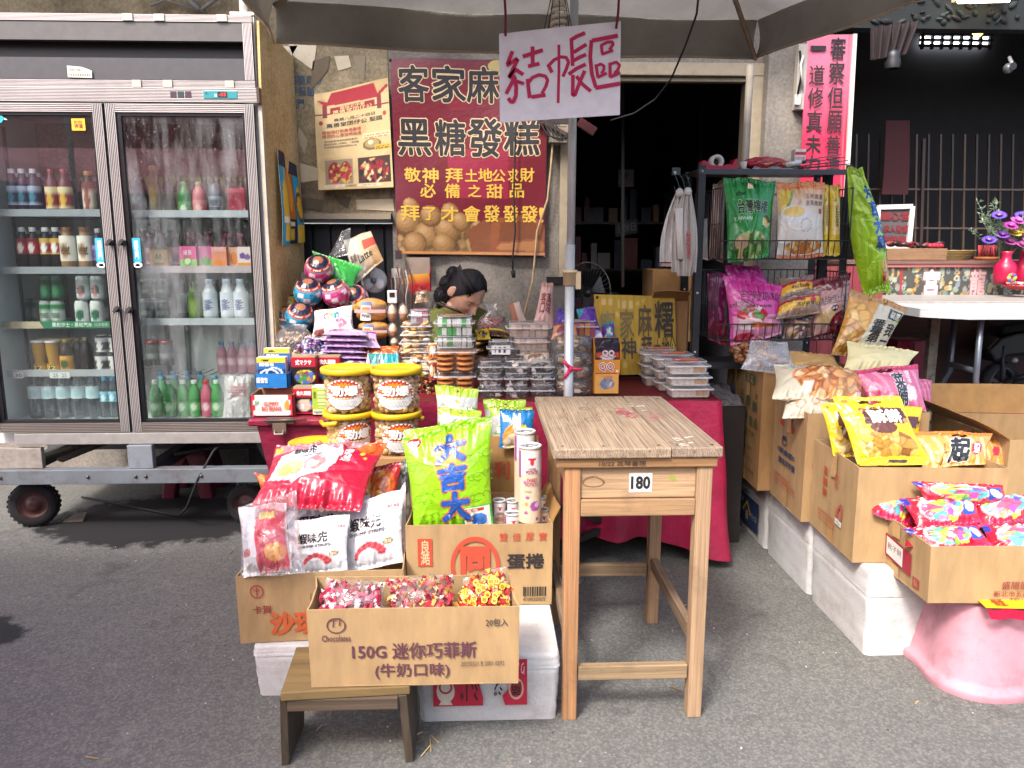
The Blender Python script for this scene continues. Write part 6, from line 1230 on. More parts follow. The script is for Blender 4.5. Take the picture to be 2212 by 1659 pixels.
# lilac bags
li=[('f','b394bd'),('r',0,.86,1,1,'a383b0'),('e',.35,.4,.14,.12,'b03070'),('e',.45,.5,.1,.1,'5a3a5a'),('v',.75,.4,.18,.2,['c9b6cf','a583b0','d5c6d8'],12)]
for k in range(6):
    y=785-12.5*k; x0=692+4*(k%2); clr='number %s from the bottom'%('one two three four five six'.split()[k])
    A=[P(x0,y,3.46),P(x0+100,y+2,3.47),P(x0+4,y-8,3.62),P(x0+96,y-7,3.63)]
    bag('gummy_bag','lilac gummy bag lying in its stack, '+clr,'bag',*A,th=.035,ops=li,group='lilac gummy bags lying in a stack',texts=[('莓果',(.1,.3,.3,.7),'4a2a4a',.03)])
bq('gummy_bag','pale lilac bag with dark purple top strip lying on the lilac stack','bag',[(700,745),(822,752),(718,712),(812,718)],3.5,3.66,th=.04,ops=[('f','bfa3c6'),('r',0,.9,1,1,'6a2f86'),('e',.3,.4,.12,.14,'b03070')],texts=[('巧克力莓果風味',(.55,.3,.95,.45),'5a3a66',.01)])
for i,(x0,y0,x1,y1,c,l) in enumerate(((784,748,862,772,'b5502c','orange red snack bag under the teal box, upper one'),(780,770,800,800,'a8402a','orange red snack bag left of the teal box'),(850,765,866,800,'b5562c','orange red snack bag right of the teal box'))): bq('snack_bag',l,'bag',rect(x0,y0,x1,y1),3.5,3.58,th=.04,ops=[('f',c),('k',11,1.6,'c9803a'),('k',17,2.4,'d8c0a0')])
t=thing('sachet_box','teal open box with silver and blue sachets sticking out','box'); a,b,z0,z1=pb(791,767,858,812,3.42); mb=MB(); p,_,_=quadgrid((a,3.47,z0),(b,3.47,z0),(b,3.475,z1),(a,3.475,z1),3,3); mb.slab(p,.004,'1f8f8c'); mb.bx((a,3.38,z0),(b,3.47,z0+.05),'a9a39a'); mk('box_walls',mb,M_paper,t)
mb=MB(); rs=np.random.RandomState(4)
for k in range(16):
    x=a+(b-a)*(k+.5)/16; l=.045+rs.uniform(0,.025); d=rs.uniform(-.012,.012); mb.add([(x-.011,3.40+rs.uniform(0,.04),z0+.04),(x+.011,3.41,z0+.045),(x+.004+d,3.42+rs.uniform(0,.03),z0+.045+l)],[(0,1,2)],['9aa3a8','b5bcc0','7a858c','3aa0b0'][k%4 if k<9 else 3])
mk('sachets',mb,M_film,t)
# popcorn buckets
def bucket(c,r,h,ang,label,handle=False):
    t=thing('popcorn_bucket',label,'bucket','clear popcorn buckets with yellow lids'); mb=MB(); rs=np.random.RandomState(int(ang)%50)
    for k in range(430):
        a=rs.uniform(0,6.283); q=r*.80*math.sqrt(rs.uniform(.62,1)); mb.sphere((c[0]+q*math.cos(a),c[1]+q*math.sin(a),c[2]+rs.uniform(.06,.84)*h),rs.uniform(.010,.0145),rs.choice(['d2ab78','dfbf92','c29a64','e2c8a0','d0aa72']),7,5)
    mb.lathe(c,[(r*.62,.02*h),(r*.62,.8*h)],'b98e5c',16); mk('popcorn',mb,M_food,t)
    mb=MB(); mb.lathe(c,[(0,.003),(r*.86,.002),(r*.88,.01),(r*.96,h*.86),(r*.97,h*.88)],'ffffff',28); mk('tub',mb,M_tub,t)
    mb=MB(); z=h*.86; mb.lathe(c,[(r*.99,z),(r*1.05,z+.002),(r*1.06,z+h*.1),(r*1.03,z+h*.13),(r*.97,z+h*.135),(r*.92,z+h*.105),(0,z+h*.105)],'d9b41f',32); mb.sphere((c[0]+r*1.04,c[1]-.01,c[2]+z-.008),(.012,.012,.01),'d9b41f',8,6); L=mk('lid',mb,M_plastic,t)
    if handle: mb=MB(); mb.tube([(c[0]-r*.3,c[1]-r*1.0,c[2]+h*.80),(c[0]-r*.9,c[1]-r*.6,c[2]+h*.72),(c[0]-r*1.1,c[1]-r*.15,c[2]+h*.74)],.009,'cfa91c',8); mk('handle',mb,M_plastic,t)
    mb=MB(); nu,nv=64,52; U,V=np.meshgrid(np.linspace(0,1,nu),np.linspace(0,1,nv)); col=paint(U,V,[('f','ffffff'),('burst',.5,.5,.5,.52,'b5301f',28),('burst',.5,.48,.44,.44,'d98a1f',28),('e',.5,.36,.42,.38,'d5d2cc'),('r',.0,.0,1,.0,'000000'),('lines',.2,.08,.8,.3,6,'8a8f96'),('p',[(.12,.55),(.2,.42),(.8,.42),(.88,.55),(.8,.62),(.2,.62)],'c9571f'),('r',.28,.36,.72,.42,'8a2a1c'),('e',.86,.72,.05,.05,'e0d8c8'),('e',.14,.7,.05,.05,'e0d8c8'),('e',.08,.48,.05,.06,'d8d0c0')],3)
    inside=((U-.5)/.5)**2+((V-.5)/.52)**2<=.97
    an=np.radians(ang+(U-.5)*100); rr=(r*.885+r*.08*(V*.62+.12))+.0015; pos=np.stack([c[0]+rr*np.cos(an),c[1]+rr*np.sin(an),c[2]+h*(.1+.68*V)],-1)
    i=np.arange(nu*nv).reshape(nv,nu); F=np.stack([i[:-1,:-1],i[:-1,1:],i[1:,1:],i[1:,:-1]],-1).reshape(-1,4); F=F[inside.ravel()[F].all(1)]
    mb.add(pos.reshape(-1,3),F,col.reshape(-1,3),True)
    def f(u,v,off=0.):
        an=np.radians(ang+(np.asarray(u)-.5)*100); v=np.asarray(v); rr=(r*.885+r*.08*(v*.62+.12))+.002+off; return np.stack([c[0]+rr*np.cos(an),c[1]+rr*np.sin(an),c[2]+h*(.1+.68*v)],-1)
    mb.text('勁爆',f,(.2,.47,.82,.80),'f0ece4',.04,0,('7a1f18',.075)); mb.text('金黃爆米花',f,(.3,.365,.7,.415),'f0e0b0',.03); mk('label',mb,M_matte,t)
rb=.1; hb=.172
for x,yb,ang,l,hd in ((754,978,-60,'lower left popcorn bucket with folded handle and label turned to the right',True),(857,978,-72,'lower right popcorn bucket under the other stack',False)):
    p=P(x,yb,3.0); bucket((p.x,3.02,p.z),rb*.97,hb,ang,l,hd)
    bucket((p.x+.002,3.02,p.z+hb*.995),rb,hb*1.02,-90 if x<800 else -86,l.replace('lower left popcorn bucket with folded handle and label turned to the right','upper left popcorn bucket with sunburst label facing front').replace('lower right popcorn bucket under the other stack','upper right popcorn bucket with sunburst label'))
p=P(754,978,3.0); t=thing('support_crate','brown carton carrying the popcorn buckets','carton'); mb=MB(); mb.bx((p.x-.12,2.92,0),(p.x+.31,3.13,p.z-.001),'a87f52'); mk('carton_body',mb,M_card,t,.004)
t=thing('bucket_lid','yellow plastic lid peeping out behind the red bag','lid'); c=P(680,972,2.95); mb=MB(); mb.lathe(c,[(.0,.03),(.09,.03),(.1,.035),(.102,.0)],'d9b41f',28); mb.lathe(c,[(.095,-.0),(.09,-.14),(0,-.14)],'c9a27a',24); mk('lid',mb,M_plastic,t)
# ================= RIGHT PART OF STALL TOP =================
for k in range(4):
    y=768-15*k; A=[P(1022,y,3.6),P(1108,y+4,3.6),P(1026,y-10,3.74),P(1112-4*k,y-6,3.74)]
    bag('snack_bag','yellow and brown snack bag lying in its stack, number %s from the bottom'%('one two three four'.split()[k]),'bag',*A,th=.045,ops=[('f','d0a81c'),('r',0,0,1,.32,'3a2320'),('p',[(.5,.35),(1,.3),(1,.6),(.6,.75)],'d9bb2f'),('e',.8,.6,.12,.1,'2f8a5a'),('r',.25,.6,.45,.8,'c9b8a0')],group='yellow and brown snack bags lying in a stack')
dk_=['5b534e','3a3533','8c847d','aca49b','cac1b8','e5dfd6','7a7268']
for i,(x0,x1) in enumerate(((1034,1085),(1090,1142),(1147,1198))):
    for j,(y0,y1) in enumerate(((832,863),(807,837),(781,812))):
        clam('candy_clamshell','clear clamshell of dark wrapped sweets, %s of the %s column'%(('bottom','middle','top')[j],('left','middle','right')[i]),'clamshell','clear clamshells of dark wrapped sweets',x0,y0,x1,y1,3.34+.012*j,.11,foil(dk_,26,i*3+j),lid=.45)
        if i==0 and j==2: pass
clam('candy_clamshell','tilted clear clamshell with barcode sticker on the yellow bags','clamshell',None,1053,738,1111,780,3.46,.1,foil(dk_,22,33),('cfcfca',[([(.1+.09*k,.2),(.15+.09*k,.2),(.15+.09*k,.8),(.1+.09*k,.8)],'26262a') for k in range(9)]),lid=.4)
bq('barcode_label','white barcode sticker standing on the tilted clamshell','label',rect(1062,746,1102,766),3.452,3.47,th=.002,ops=[('f','cdcdc9'),('s',.08,.15,.92,.85,'1f1f22',11,0,.45)],mat=M_paper,wr=0,pinch=0,seal=.01)
for k,(x0,y0,x1,y1) in enumerate(((1118,757,1190,786),(1106,729,1188,760),(1096,698,1190,731))):
    clam('wafer_pack','clear pack of pale brown wafer blocks, %s of the stack'%('bottom middle top'.split()[k]),'wafer pack','clear packs of wafer blocks',x0,y0,x1,y1,3.52+.01*k,.13,blocks(['cdb29e','c0a490','d8beaa'],6,2,40+k,.94))
bq('paper_bag','small open brown and white paper bag behind the wafer packs','bag',[(1108,700),(1136,692),(1098,656),(1122,652)],3.76,3.8,th=.03,ops=[('f','b9a294'),('r',0,0,.45,1,'8a5a44')],mat=M_paper)
bq('snack_bag','tall pale pink bag with red brush characters standing by the rail','bag',[(1152,700),(1196,708),(1171,610),(1195,612)],3.8,3.9,th=.06,ops=[('f','c9a096'),('r',0,.88,1,1,'b98a80'),('g',0,'cfa79c',.4,'c69a90')],texts=[('客滿\n口味',(.12,.25,.8,.72),'7a2a2c',.03)],mat=M_matte)
bq('chip_bag','purple foil bag left of the pole','bag',[(1186,728),(1228,735),(1204,664),(1236,672)],3.62,3.7,th=.06,ops=[('f','4a3480'),('r',0,0,1,.3,'c5bdcf'),('p',[(0,.3),(1,.5),(1,.4),(0,.2)],'6a4aa8'),('e',.5,.6,.25,.15,'5a44a0')],texts=[('芋頭',(.1,.08,.5,.26),'2a2238',.03)])
bq('chip_bag','purple foil bag with teal corner right of the pole','bag',[(1256,735),(1302,728),(1245,668),(1284,662)],3.6,3.72,th=.06,ops=[('f','5a3a96'),('p',[(0,.6),(.5,1),(0,1)],'1f8a96'),('r',0,0,1,.18,'a98ac0'),('p',[(.6,0),(1,.2),(1,0)],'d8cfe0')])
clam('jelly_pack','clear pack of orange and green jelly sweets behind the pole','jelly pack',None,1212,694,1292,730,3.58,.1,blocks(['c9702f','d98a3a','b0406a','5aa050'],6,1,8),('c98a84',[([(.2,.2),(.5,.2),(.5,.8),(.2,.8)],'8ab04a'),([(.55,.2),(.9,.2),(.9,.8),(.55,.8)],'d86a8a')]))
for k in range(4):
    y1=858-31*k; a,b,z0,z1=pb(1193+2*k,y1-36,1284-1*k,y1,3.36+.01*k); t=thing('nougat_bag','clear bag of brown and gold wrapped sweets, number %s from the bottom'%('one two three four'.split()[k]),'bag','clear bags of brown and gold wrapped sweets'); mb=MB(); foil(['7a6040','a58a5c','c9b48a','54402c','8a7048','d5c8a8'],44,60+k)(mb,(a+b)/2,3.43+.01*k,z0,b-a,.12,(z1-z0)*1.15); mk('contents',mb,M_food,t)
    mb=MB(); n=16; w=(b-a); rings=[[tuple(V3((a+b)/2+w*.53*s*math.cos(6.283*q/n)*(1+.04*math.sin(q*3+k)),3.43+.01*k+.075*s*math.sin(6.283*q/n),z0+(z1-z0)*zz)) for q in range(n)] for zz,s in ((0,.85),(.15,1.),(.75,1.02),(.98,.9),(1.02,.7))]; mb.loft(rings,'ffffff'); mk('film',mb,M_clear,t)
def qq(x0,y0,x1,y1,Y,l,open_):
    a,b,z0,z1=pb(x0,y0,x1,y1,Y); t=thing('gummy_box',l,'box'); mb=MB(); zz=z0+(z1-z0)*(.42 if open_ else 1); ye='c9862a'
    p,U,V=quadgrid((a,Y,z0),(b,Y,z0),(b,Y,zz),(a,Y,zz),24,20); mb.slab(p,.003,paint(U,V,[('f',ye),('r',0,0,1,.12,'a83a2a'),('e',.85,.25,.05,.1,'e8d8c8')] if open_ else [('f','cf9a4a'),('v',.5,.5,.3,.3,['8a8a94','6a7a9a','c9b8b0'],14)],1))
    for A,B in (((a,Y),(a,Y+.06)),((b,Y),(b,Y+.06))): p,_,_=quadgrid((*A,z0),(*B,z0),(*B,z1),(A[0],A[1],zz+(z1-zz)*.55),3,4); mb.slab(p,.003,ye)
    p,_,_=quadgrid((a,Y+.06,z0),(b,Y+.06,z0),(b,Y+.062,z1),(a,Y+.062,z1),3,3); mb.slab(p,.003,'b5762a'); mk('tray_walls',mb,M_paper,t)
    f=flat((a,Y-.0015,z0),(b-a,0,0),(0,0,zz-z0)); mb=MB(); mb.text('QQ',f,(.16,.25,.72,.8),'8a2f4a',.0,0,('e8d8d0',.08)) if open_ else mb.text('QQ',f,(.35,.75,.7,.92),'a86a6a',.02); mk('print',mb,M_ink,t)
    if open_:
        mb=MB()
        for k in range(3): q,U,V=quadgrid((a+.006,Y+.012+.014*k,z0+.01),(b-.006,Y+.012+.014*k,z0+.01),(b-.006,Y+.02+.014*k,z1-.012+.006*k),(a+.006,Y+.02+.014*k,z1-.012+.006*k),14,18,lambda U,V:.006*np.sin(np.pi*U)); mb.slab(q,.004,paint(U,V,[('f','2a2230'),('r',0,.5,1,.66,'b5503a'),('e',.5,.5,.3,.12,'cfc6c8')],k)); 
        g=flat((a+.006,Y+.004,z0),(b-a-.012,0,0),(0,0,z1-z0)); mb.text('QQ',g,(.25,.5,.75,.68),'d8c0c8',.05,0,('6a2440',.1)); mk('packets',mb,M_film,t)
qq(1285,732,1343,810,3.40,'yellow display box of dark gummy packets beside the pole',True)
qq(1285,808,1338,850,3.36,'faded yellow box with clear window under the display box',False)
# yellow cardboard sign
def ysign():
    t=thing('mochi_sign','weathered yellow cardboard sign with handwritten black characters leaning at the back','sign')
    A,B,C,D=P(1287,812,3.78),P(1462,806,3.78),P(1458,640,3.86),P(1283,636,3.86); p,U,V=quadgrid(A,B,C,D,60,50,lambda U,V:.004*np.sin(U*6)+.0012*np.sin(U*150)); mb=MB()
    mb.slab(p,.006,paint(U,V,[('f','b8973a'),('k',8,2.0,'a8872f'),('k',15,2.6,'c9ad58'),('r',.08,.88,.24,.95,'c9b070'),('r',.3,.84,.5,.94,'cdb87c'),('s',0,0,1,1,'b0902f',48,0,.25)],6)); mk('board',mb,M_card,t)
    f=pxq(A,B,C,D); g=lambda u,v,off=0.: f(u,v,off+.006)
    mb=MB()
    for s,b,c in (('客',(.07,.48,.25,.80),'8a7a50'),('家',(.31,.46,.48,.82),'6e603c'),('麻',(.53,.48,.7,.88),'4a3f2a'),('糬',(.74,.46,.97,.93),'26221e'),('敬',(.08,.2,.28,.46),'6a5f44'),('神',(.32,.2,.5,.46),'3d362a'),('拜',(.57,.18,.7,.48),'2b2723'),('土',(.72,.24,.81,.44),'2b2723'),('地',(.82,.22,.91,.46),'26221e'),('公',(.915,.22,.99,.46),'26221e')): mb.text(s,g,b,c,.012)
    mk('lettering',mb,M_ink,t); mb=MB(); mb.sphere(P(1290,642,3.83),.008,'1a1a1c',8,6); mk('pin',mb,M_black,t)
ysign()
c0,c1,c2,c3=V3(.80,3.9,.75),V3(1.0,3.88,.75),V3(1.02,4.1,.75),V3(.82,4.1,.75)
carton('carton','brown carton with open curled flaps behind the yellow cardboard sign',P(1400,806,3.9),P(1480,806,3.88),P(1484,780,4.1),P(1404,780,4.1),P(1480,650,3.88).z-P(1480,806,3.88).z,flaps=((0,60,.13,0,1),(2,10,.12,0,1),(1,20,.1,0,1)),sidepolys=())
# white clamshell mochi stacks
def mochi(seed,right=True):
    def fn(mb,cx,cy,z,w,d,h):
        mb.loft([rrect(cx,cy,w*.86,d*.84,.012,z+.004),rrect(cx,cy,w*.9,d*.88,.012,z+h*.62)],'e2d9ce',(True,True)); mb.box((cx+w*.25,cy-d*.36,z+h*.4),(w*.28,d*.16,h*.4),'c9a27a')
    return fn
for c_,(x0,x1,yb,Y,n,lb) in enumerate(((1447,1541,861,3.30,3,'front'),(1420,1512,846,3.46,3,'middle'),(1392,1470,835,3.62,3,'rear'))):
    for k in range(n):
        h=29; y1=yb-25*k; clam('mochi_box','clear clamshell of white mochi, number %s from the bottom of the %s stack'%('one two three four'.split()[k],lb),'mochi box','clear clamshells of white mochi at the table end',x0-2*k,y1-h,x1-3*k,y1,Y+.004*k,.13,mochi(k),('b8404a' if k==n-1 else 'c9a8a0',[([(.35,.2),(.95,.2),(.95,.8),(.35,.8)],'c97a4a'),([(.05,.3),(.3,.3),(.3,.7),(.05,.7)],'d8b0b0')]))

# ---- more packets filling the counter ----
for (q,Y,c1,c2,l) in (
 ([(700,716),(762,712),(704,688),(758,682)],3.7,'c9c4c2','b06a80','small white and pink snack bag leaning before the white rainbow word bag'),
 ([(600,668),(640,664),(604,640),(634,636)],4.02,'b8a03a','3a3a44','small yellow snack bag tucked between the candy balls and the fridge edge'),
 ([(735,672),(775,668),(738,646),(770,642)],3.92,'c9a02a','2a2a30','dark and yellow snack bag behind the bread packs'),
 ([(1128,790),(1190,788),(1132,764),(1186,760)],3.46,'c9bfb4','8a6a4a','clear pale biscuit bag lying on the dark sweets clamshells'),
 ([(1030,735),(1060,733),(1028,712),(1056,708)],3.56,'d0a81c','3a2320','loose yellow and brown bag leaning on its stack'),
 ([(925,775),(946,773),(926,742),(944,740)],3.5,'b5653a','e0c8a0','orange packet squeezed between the pastry stack and the cookie boxes'),
 ([(926,822),(944,820),(926,780),(944,778)],3.46,'8a3a3a','d0b080','dark red packet squeezed beside the cookie boxes'),
 ([(862,800),(905,806),(866,784),(900,780)],3.47,'a8402a','d8c0a0','red foil packet lying before the pastry stack'),
 ([(735,800),(790,800),(738,784),(788,780)],3.42,'bba3c2','6a2f86','pale lilac packet lying between the tins and the teal box'),
 ([(1190,735),(1250,732),(1196,700),(1244,696)],3.5,'c98a5a','7a3a4a','clear orange candy pack leaning behind the pole'),
 ([(896,655),(926,652),(898,630),(922,626)],4.1,'a58a66','6a4a34','kraft packet hanging by the wall left of the seller'),
 ([(1296,740),(1330,738),(1300,700),(1326,694)],3.66,'6a3a9a','1f8a96','violet packet behind the yellow display box')):
    bq('snack_bag',l,'bag',q,Y,Y+.05,th=.045,ops=[('f',c1),('v',.5,.45,.36,.32,[c1,c2,'d5cfc8',c2],12),('r',0,.86,1,1,c2)],wr=1.6)
# ================= WOODEN TABLE =================
def wtable():
    t=thing('wooden_table','worn wooden school table with drawer front standing before the snack stall','table')
    zt=.85; x0,x1,y0,y1=.192,.676,2.085,2.87; wc='948470'
    mb=MB(); xs=[x0,x0+.335,x1]
    for i,(a,b,c) in enumerate(((x0,.527,'9c8a75'),(.5295,x1,'928170'))):
        mb.hexa([(a,y0+.004*i,zt-.03),(b,y0+.004*i,zt-.03),(b,y1-.006*i,zt-.03),(a,y1-.006*i,zt-.03),(a,y0+.004*i,zt),(b,y0+.004*i,zt),(b,y1-.006*i,zt-.001),(a,y1,zt)],c)
    mk('tabletop',mb,M_woodY,t,.004)
    mb=MB(); mb.bx((x0+.012,y0+.012,zt-.06),(x1-.012,y0+.035,zt-.031),'96714a'); mb.bx((x0+.012,y1-.1,zt-.06),(x1-.012,y1-.08,zt-.031),'96714a'); mb.bx((x0+.014,y0+.036,zt-.06),(x0+.034,y1-.101,zt-.031),'96714a'); mb.bx((x1-.034,y0+.036,zt-.06),(x1-.014,y1-.101,zt-.031),'96714a'); mk('rail',mb,M_woodX,t,.003)
    lw=.046; L=[(.228,2.105),(.608,2.105),(.232,2.70),(.610,2.70)]
    for i,(lx,ly) in enumerate(L):
        mb=MB(); mb.hexa([(lx+.002,ly,0),(lx+lw-.002,ly,0),(lx+lw-.002,ly+lw,0),(lx+.002,ly+lw,0),(lx,ly,zt-.061),(lx+lw,ly,zt-.061),(lx+lw,ly+lw,zt-.061),(lx,ly+lw,zt-.061)],['ab7f58','a88c6e','906b48','9c7e5e'][i]); mk('leg',mb,M_woodZ,t,.003)
    mb=MB(); mb.bx((.2745,2.116,.695),(.6075,2.13,.788),'b29472'); d=mk('drawer_front',mb,M_woodX,t,.002)
    f=flat((.2745,2.1155,.695),(.333,0,0),(0,0,.093)); mb=MB(); mb.poly([(.42,.18),(.62,.18),(.62,.8),(.42,.8)],f,'c9c9c6'); mb.text('180',f,(.44,.3,.6,.68),'1a1a1c',.04,0); o=mk('number_plate',mb,M_ink,d)
    mb=MB(); mb.ell(.11,.52,.10,.16,f,'7a5a40',.0006,24,.14); mb.stroke([(.02,.5),(.06,.68),(.13,.72),(.19,.55),(.21,.48)],.02,f,'7a5a40',.0006,3.5)
    for k in range(40):
        a=random.uniform(0,6.28); r=abs(random.gauss(0,.5)); mb.ell(.8+.035*r*math.cos(a),.62+.13*r*math.sin(a),.007,.025,f,'8a9a3a',.0005+.0001*k/40,6)
    mk('drawer_marks',mb,M_ink,d)
    mb=MB(); mb.bx((.2745,2.108,.642),(.6075,2.128,.692),'a48460'); mb.bx((.278,2.716,.70),(.609,2.73,.788),'8a6a48')
    for lx in (.24,.62): mb.bx((lx,2.152,.70),(lx+.02,2.699,.788),'8a6a48')
    mk('apron',mb,M_woodX,t,.003)
    mb=MB(); mb.bx((.2755,2.112,.125),(.6065,2.138,.17),'8f7a5e'); mk('stretcher',mb,M_woodX,t,.003)
    mb=MB(); mb.bx((.2795,2.71,.19),(.6085,2.735,.235),'8a7458'); mk('stretcher',mb,M_woodX,t,.003)
    for xa_,xb_ in ((.618,.644),(.238,.262)):
        mb=MB(); mb.bx((xa_,2.152,.22),(xb_,2.699,.265),'7d6a54'); mk('side_stretcher',mb,M_woodY,t,.003)
    f=flat((x0+.012,y0+.0112,zt-.06),(x1-x0-.024,0,0),(0,0,.028)); mb=MB(); mb.text('10/22 其琴書理',f,(.26,.2,.55,.75),'3a2c22',.01); mk('pencil_writing',mb,M_ink,t)
    f=flat((x0,y0,zt),(x1-x0,0,0),(0,y1-y0,0)); mb=MB(); rs=np.random.RandomState(4)
    for cx,cy,n,c in ((.60,.60,26,'a5485a'),(.75,.52,12,'a86a6a'),(.78,.1,10,'c5bdb0'),(.7,.75,8,'c5bdb0')):
        for k in range(n): u=cx+rs.normal(0,.035);v=cy+rs.normal(0,.05); l=rs.uniform(.01,.03); mb.stroke([(u-l,v-l*.3),(u+l*.3,v+l*.2),(u+l,v+l*.3)],.010*rs.uniform(.5,1.2),f,c,.0006+k*.00002,1.6)
    for k in range(14): u=rs.uniform(.03,.97);v=rs.uniform(.05,.95); mb.ell(u,v,rs.uniform(.02,.06),rs.uniform(.015,.04),f,rs.choice(['7d6a56','a99a86','6f5d4a']),.0004+k*.00001,14,rs.choice([.12,.2]))
    for k in range(26): u=rs.uniform(.02,.98);v=rs.uniform(.02,.98); l=rs.uniform(.01,.04); mb.stroke([(u,v),(u+l*.2,v+l),(u+l*.1,v+l*2)],.003,f,'5d4c3c',.0005+k*.00001,1.6)
    mk('paint_smears',mb,M_ink,t); mb=MB()
    for (u,v) in ((.06,.04),(.3,.035),(.63,.04),(.74,.04),(.95,.045),(.06,.93),(.5,.93),(.94,.93)): mb.ell(u,v,.010,.007,f,'3f3a36',.0007,12)
    mk('screw_head',mb,M_steel,t)
wtable()
# ================= FOAM BOXES =================
def foambox(label,x0,x1,y0,y1,h,lidh=.06,seed=1,prints=None,sideprint=None,z0=0.):
    t=thing('styrofoam_box',label,'styrofoam box',None); rs=np.random.RandomState(seed); w=x1-x0;d=y1-y0;cx=(x0+x1)/2;cy=(y0+y1)/2
    def body(name,za,zb,ta,tb,n=10,cap=(True,True)):
        mb=MB(); rings=[]
        for k in range(n+1):
            q=k/n; z=za+(zb-za)*q; s=ta+(tb-ta)*q; r0=rrect(cx,cy,w*s,d*s,.022,z,5); rr=[]
            for a in range(len(r0)):
                p,b=np.array(r0[a]),np.array(r0[(a+1)%len(r0)]); m=6 if np.linalg.norm(b-p)>.05 else 1
                for j in range(m): rr.append(p+(b-p)*j/m)
            rr=np.array(rr); ph=np.arange(len(rr)); j=.0014*(np.sin(ph*1.7+q*9+seed)+np.sin(ph*.6+q*23))*(1 if 0<k<n else .3); nrm=rr[:,:2]-[cx,cy]; nrm/=np.linalg.norm(nrm,axis=1,keepdims=True); rr[:,:2]+=nrm*j[:,None]; rings.append(rr)
        # rounded rim
        top=rings[-1].copy(); top[:,:2]=[cx,cy]+(top[:,:2]-[cx,cy])*.985; top[:,2]+=.006; rings.append(top)
        mb.loft(rings,'c4c4c3',cap); return mk(name,mb,M_foam,t)
    body('body',z0,z0+h-lidh,.955,.99); body('lid',z0+h-lidh+.0045,z0+h-.006,1.0,.985,6)
    mb=MB(); f=flat((x0+.01,y0-.0,z0),(w-.02,0,0),(0,0,h))
    if prints:
        for q in prints: q(mb,lambda u,v,off=0.: f(u,v,off+.004))
    if sideprint:
        g=flat((x0,y1,z0),(0,-(y1-y0),0),(0,0,h))
        for q in sideprint: q(mb,lambda u,v,off=0.: g(u,v,off+.0065))
    if prints or sideprint: mk('label_print',mb,M_ink,t)
    return t
def f1(mb,f):
    mb.poly([(.10,.28),(.46,.28),(.46,.40),(.43,.62),(.47,.80),(.10,.80)],f,'b01f3a'); mb.poly([(.62,.28),(.78,.28),(.78,.95),(.60,.95),(.66,.55),(.60,.42)],f,'b01f3a'); mb.ell(.19,.5,.065,.17,f,'c9c0ae',.0012); mb.ell(.19,.56,.05,.1,f,'a0303f',.0016,20,.3); mb.poly([(.14,.3),(.24,.3),(.21,.4),(.17,.4)],f,'c9c0ae',.0016); mb.ell(.70,.52,.055,.16,f,'b5a088',.0012,24,.2); mb.text('勝',f,(.665,.42,.735,.62),'2a1a1a',.02,180); mb.text('ふじ',f,(.29,.36,.45,.72),'26201f',.02,180); mb.text('ジ',f,(.54,.42,.6,.66),'26201f',.02,180); mb.text('りんご',f,(.64,.72,.76,.9),'e0c0c0',.01,180)
foambox('white styrofoam box with torn red apple label under the egg roll carton',-.208,.222,2.10,2.74,.22,.05,1,[f1])
foambox('white styrofoam box without label under the left crackers carton',-.735,-.26,2.26,2.72,.175,.04,2)
def f4(mb,f):
    mb.poly([(.30,.16),(.86,.16),(.86,.62),(.30,.62)],f,'1c3157'); mb.stroke([(.44,.34),(.55,.52),(.66,.34)],.05,f,'c9a03a',.0014,1.5); mb.text('福',f,(.52,.24,.59,.38),'d8b86a',.01); mb.text('アップル',f,(.68,.3,.83,.4),'c9c9c0',.01); mb.text('マルチ',f,(.32,.45,.45,.55),'c9c9c0')
for i,(ya,yb,l,sp) in enumerate(((2.43,2.905,'dented white styrofoam box nearest to the pink stool',None),(2.915,3.395,'white styrofoam box second from the pink stool, under the potato cracker carton',None),(3.405,3.91,'white styrofoam box with dark blue fruit label at the far end of the row',[f4]))):
    foambox(l,1.315,1.73,ya,yb,.318,.10,5+i,None,sp)
# ================= FRONT CARTONS =================
brn='5a3340'; RED='b0452f'
def barcode(u0,v0,u1,v1,num):
    def fn(mb,f):
        rs=np.random.RandomState(3); u=u0
        while u<u1: w=rs.choice([.004,.007,.011]); mb.poly([(u,v0),(u+w,v0),(u+w,v1),(u,v1)],f,'26201c'); u+=w+rs.choice([.004,.007])
        mb.text(num,f,(u0,v0-.06,u1,v0-.015),'26201c',.01)
    return fn
def stool_step():
    t=thing('step_stool','weathered low plank stool with worn yellow top under the chocolate carton','stool'); mb=MB(); z=.245
    mb.hexa([(-.545,1.885,z-.025),(-.205,1.905,z-.025),(-.205,2.13,z-.025),(-.56,2.125,z-.025),(-.545,1.885,z),(-.205,1.905,z),(-.205,2.13,z),(-.56,2.125,z)],'75603a'); mk('seat',mb,amat('worn_yellow_wood',.8,var=.3,vs=8,bs=.4,stretch=(.3,3,1),dirt=.9,dirtcol='2b2119',dscale=7),t,.003)
    for xa,xb in ((-.552,-.532),(-.236,-.214)):
        mb=MB(); o=-.012 if xa<-.4 else .012
        mb.hexa([(xa+o,1.925,0),(xb+o,1.93,0),(xb+o,2.11,0),(xa+o,2.105,0),(xa,1.90,z-.026),(xb,1.905,z-.026),(xb,2.12,z-.026),(xa,2.115,z-.026)],'4d4336'); mk('leg',mb,M_woodZ,t,.002)
    mb=MB(); mb.bx((-.531,1.892,z-.06),(-.237,1.908,z-.026),'54483a'); mb.bx((-.531,2.09,z-.06),(-.237,2.105,z-.026),'54483a'); mk('apron',mb,M_woodX,t,.002)
stool_step()
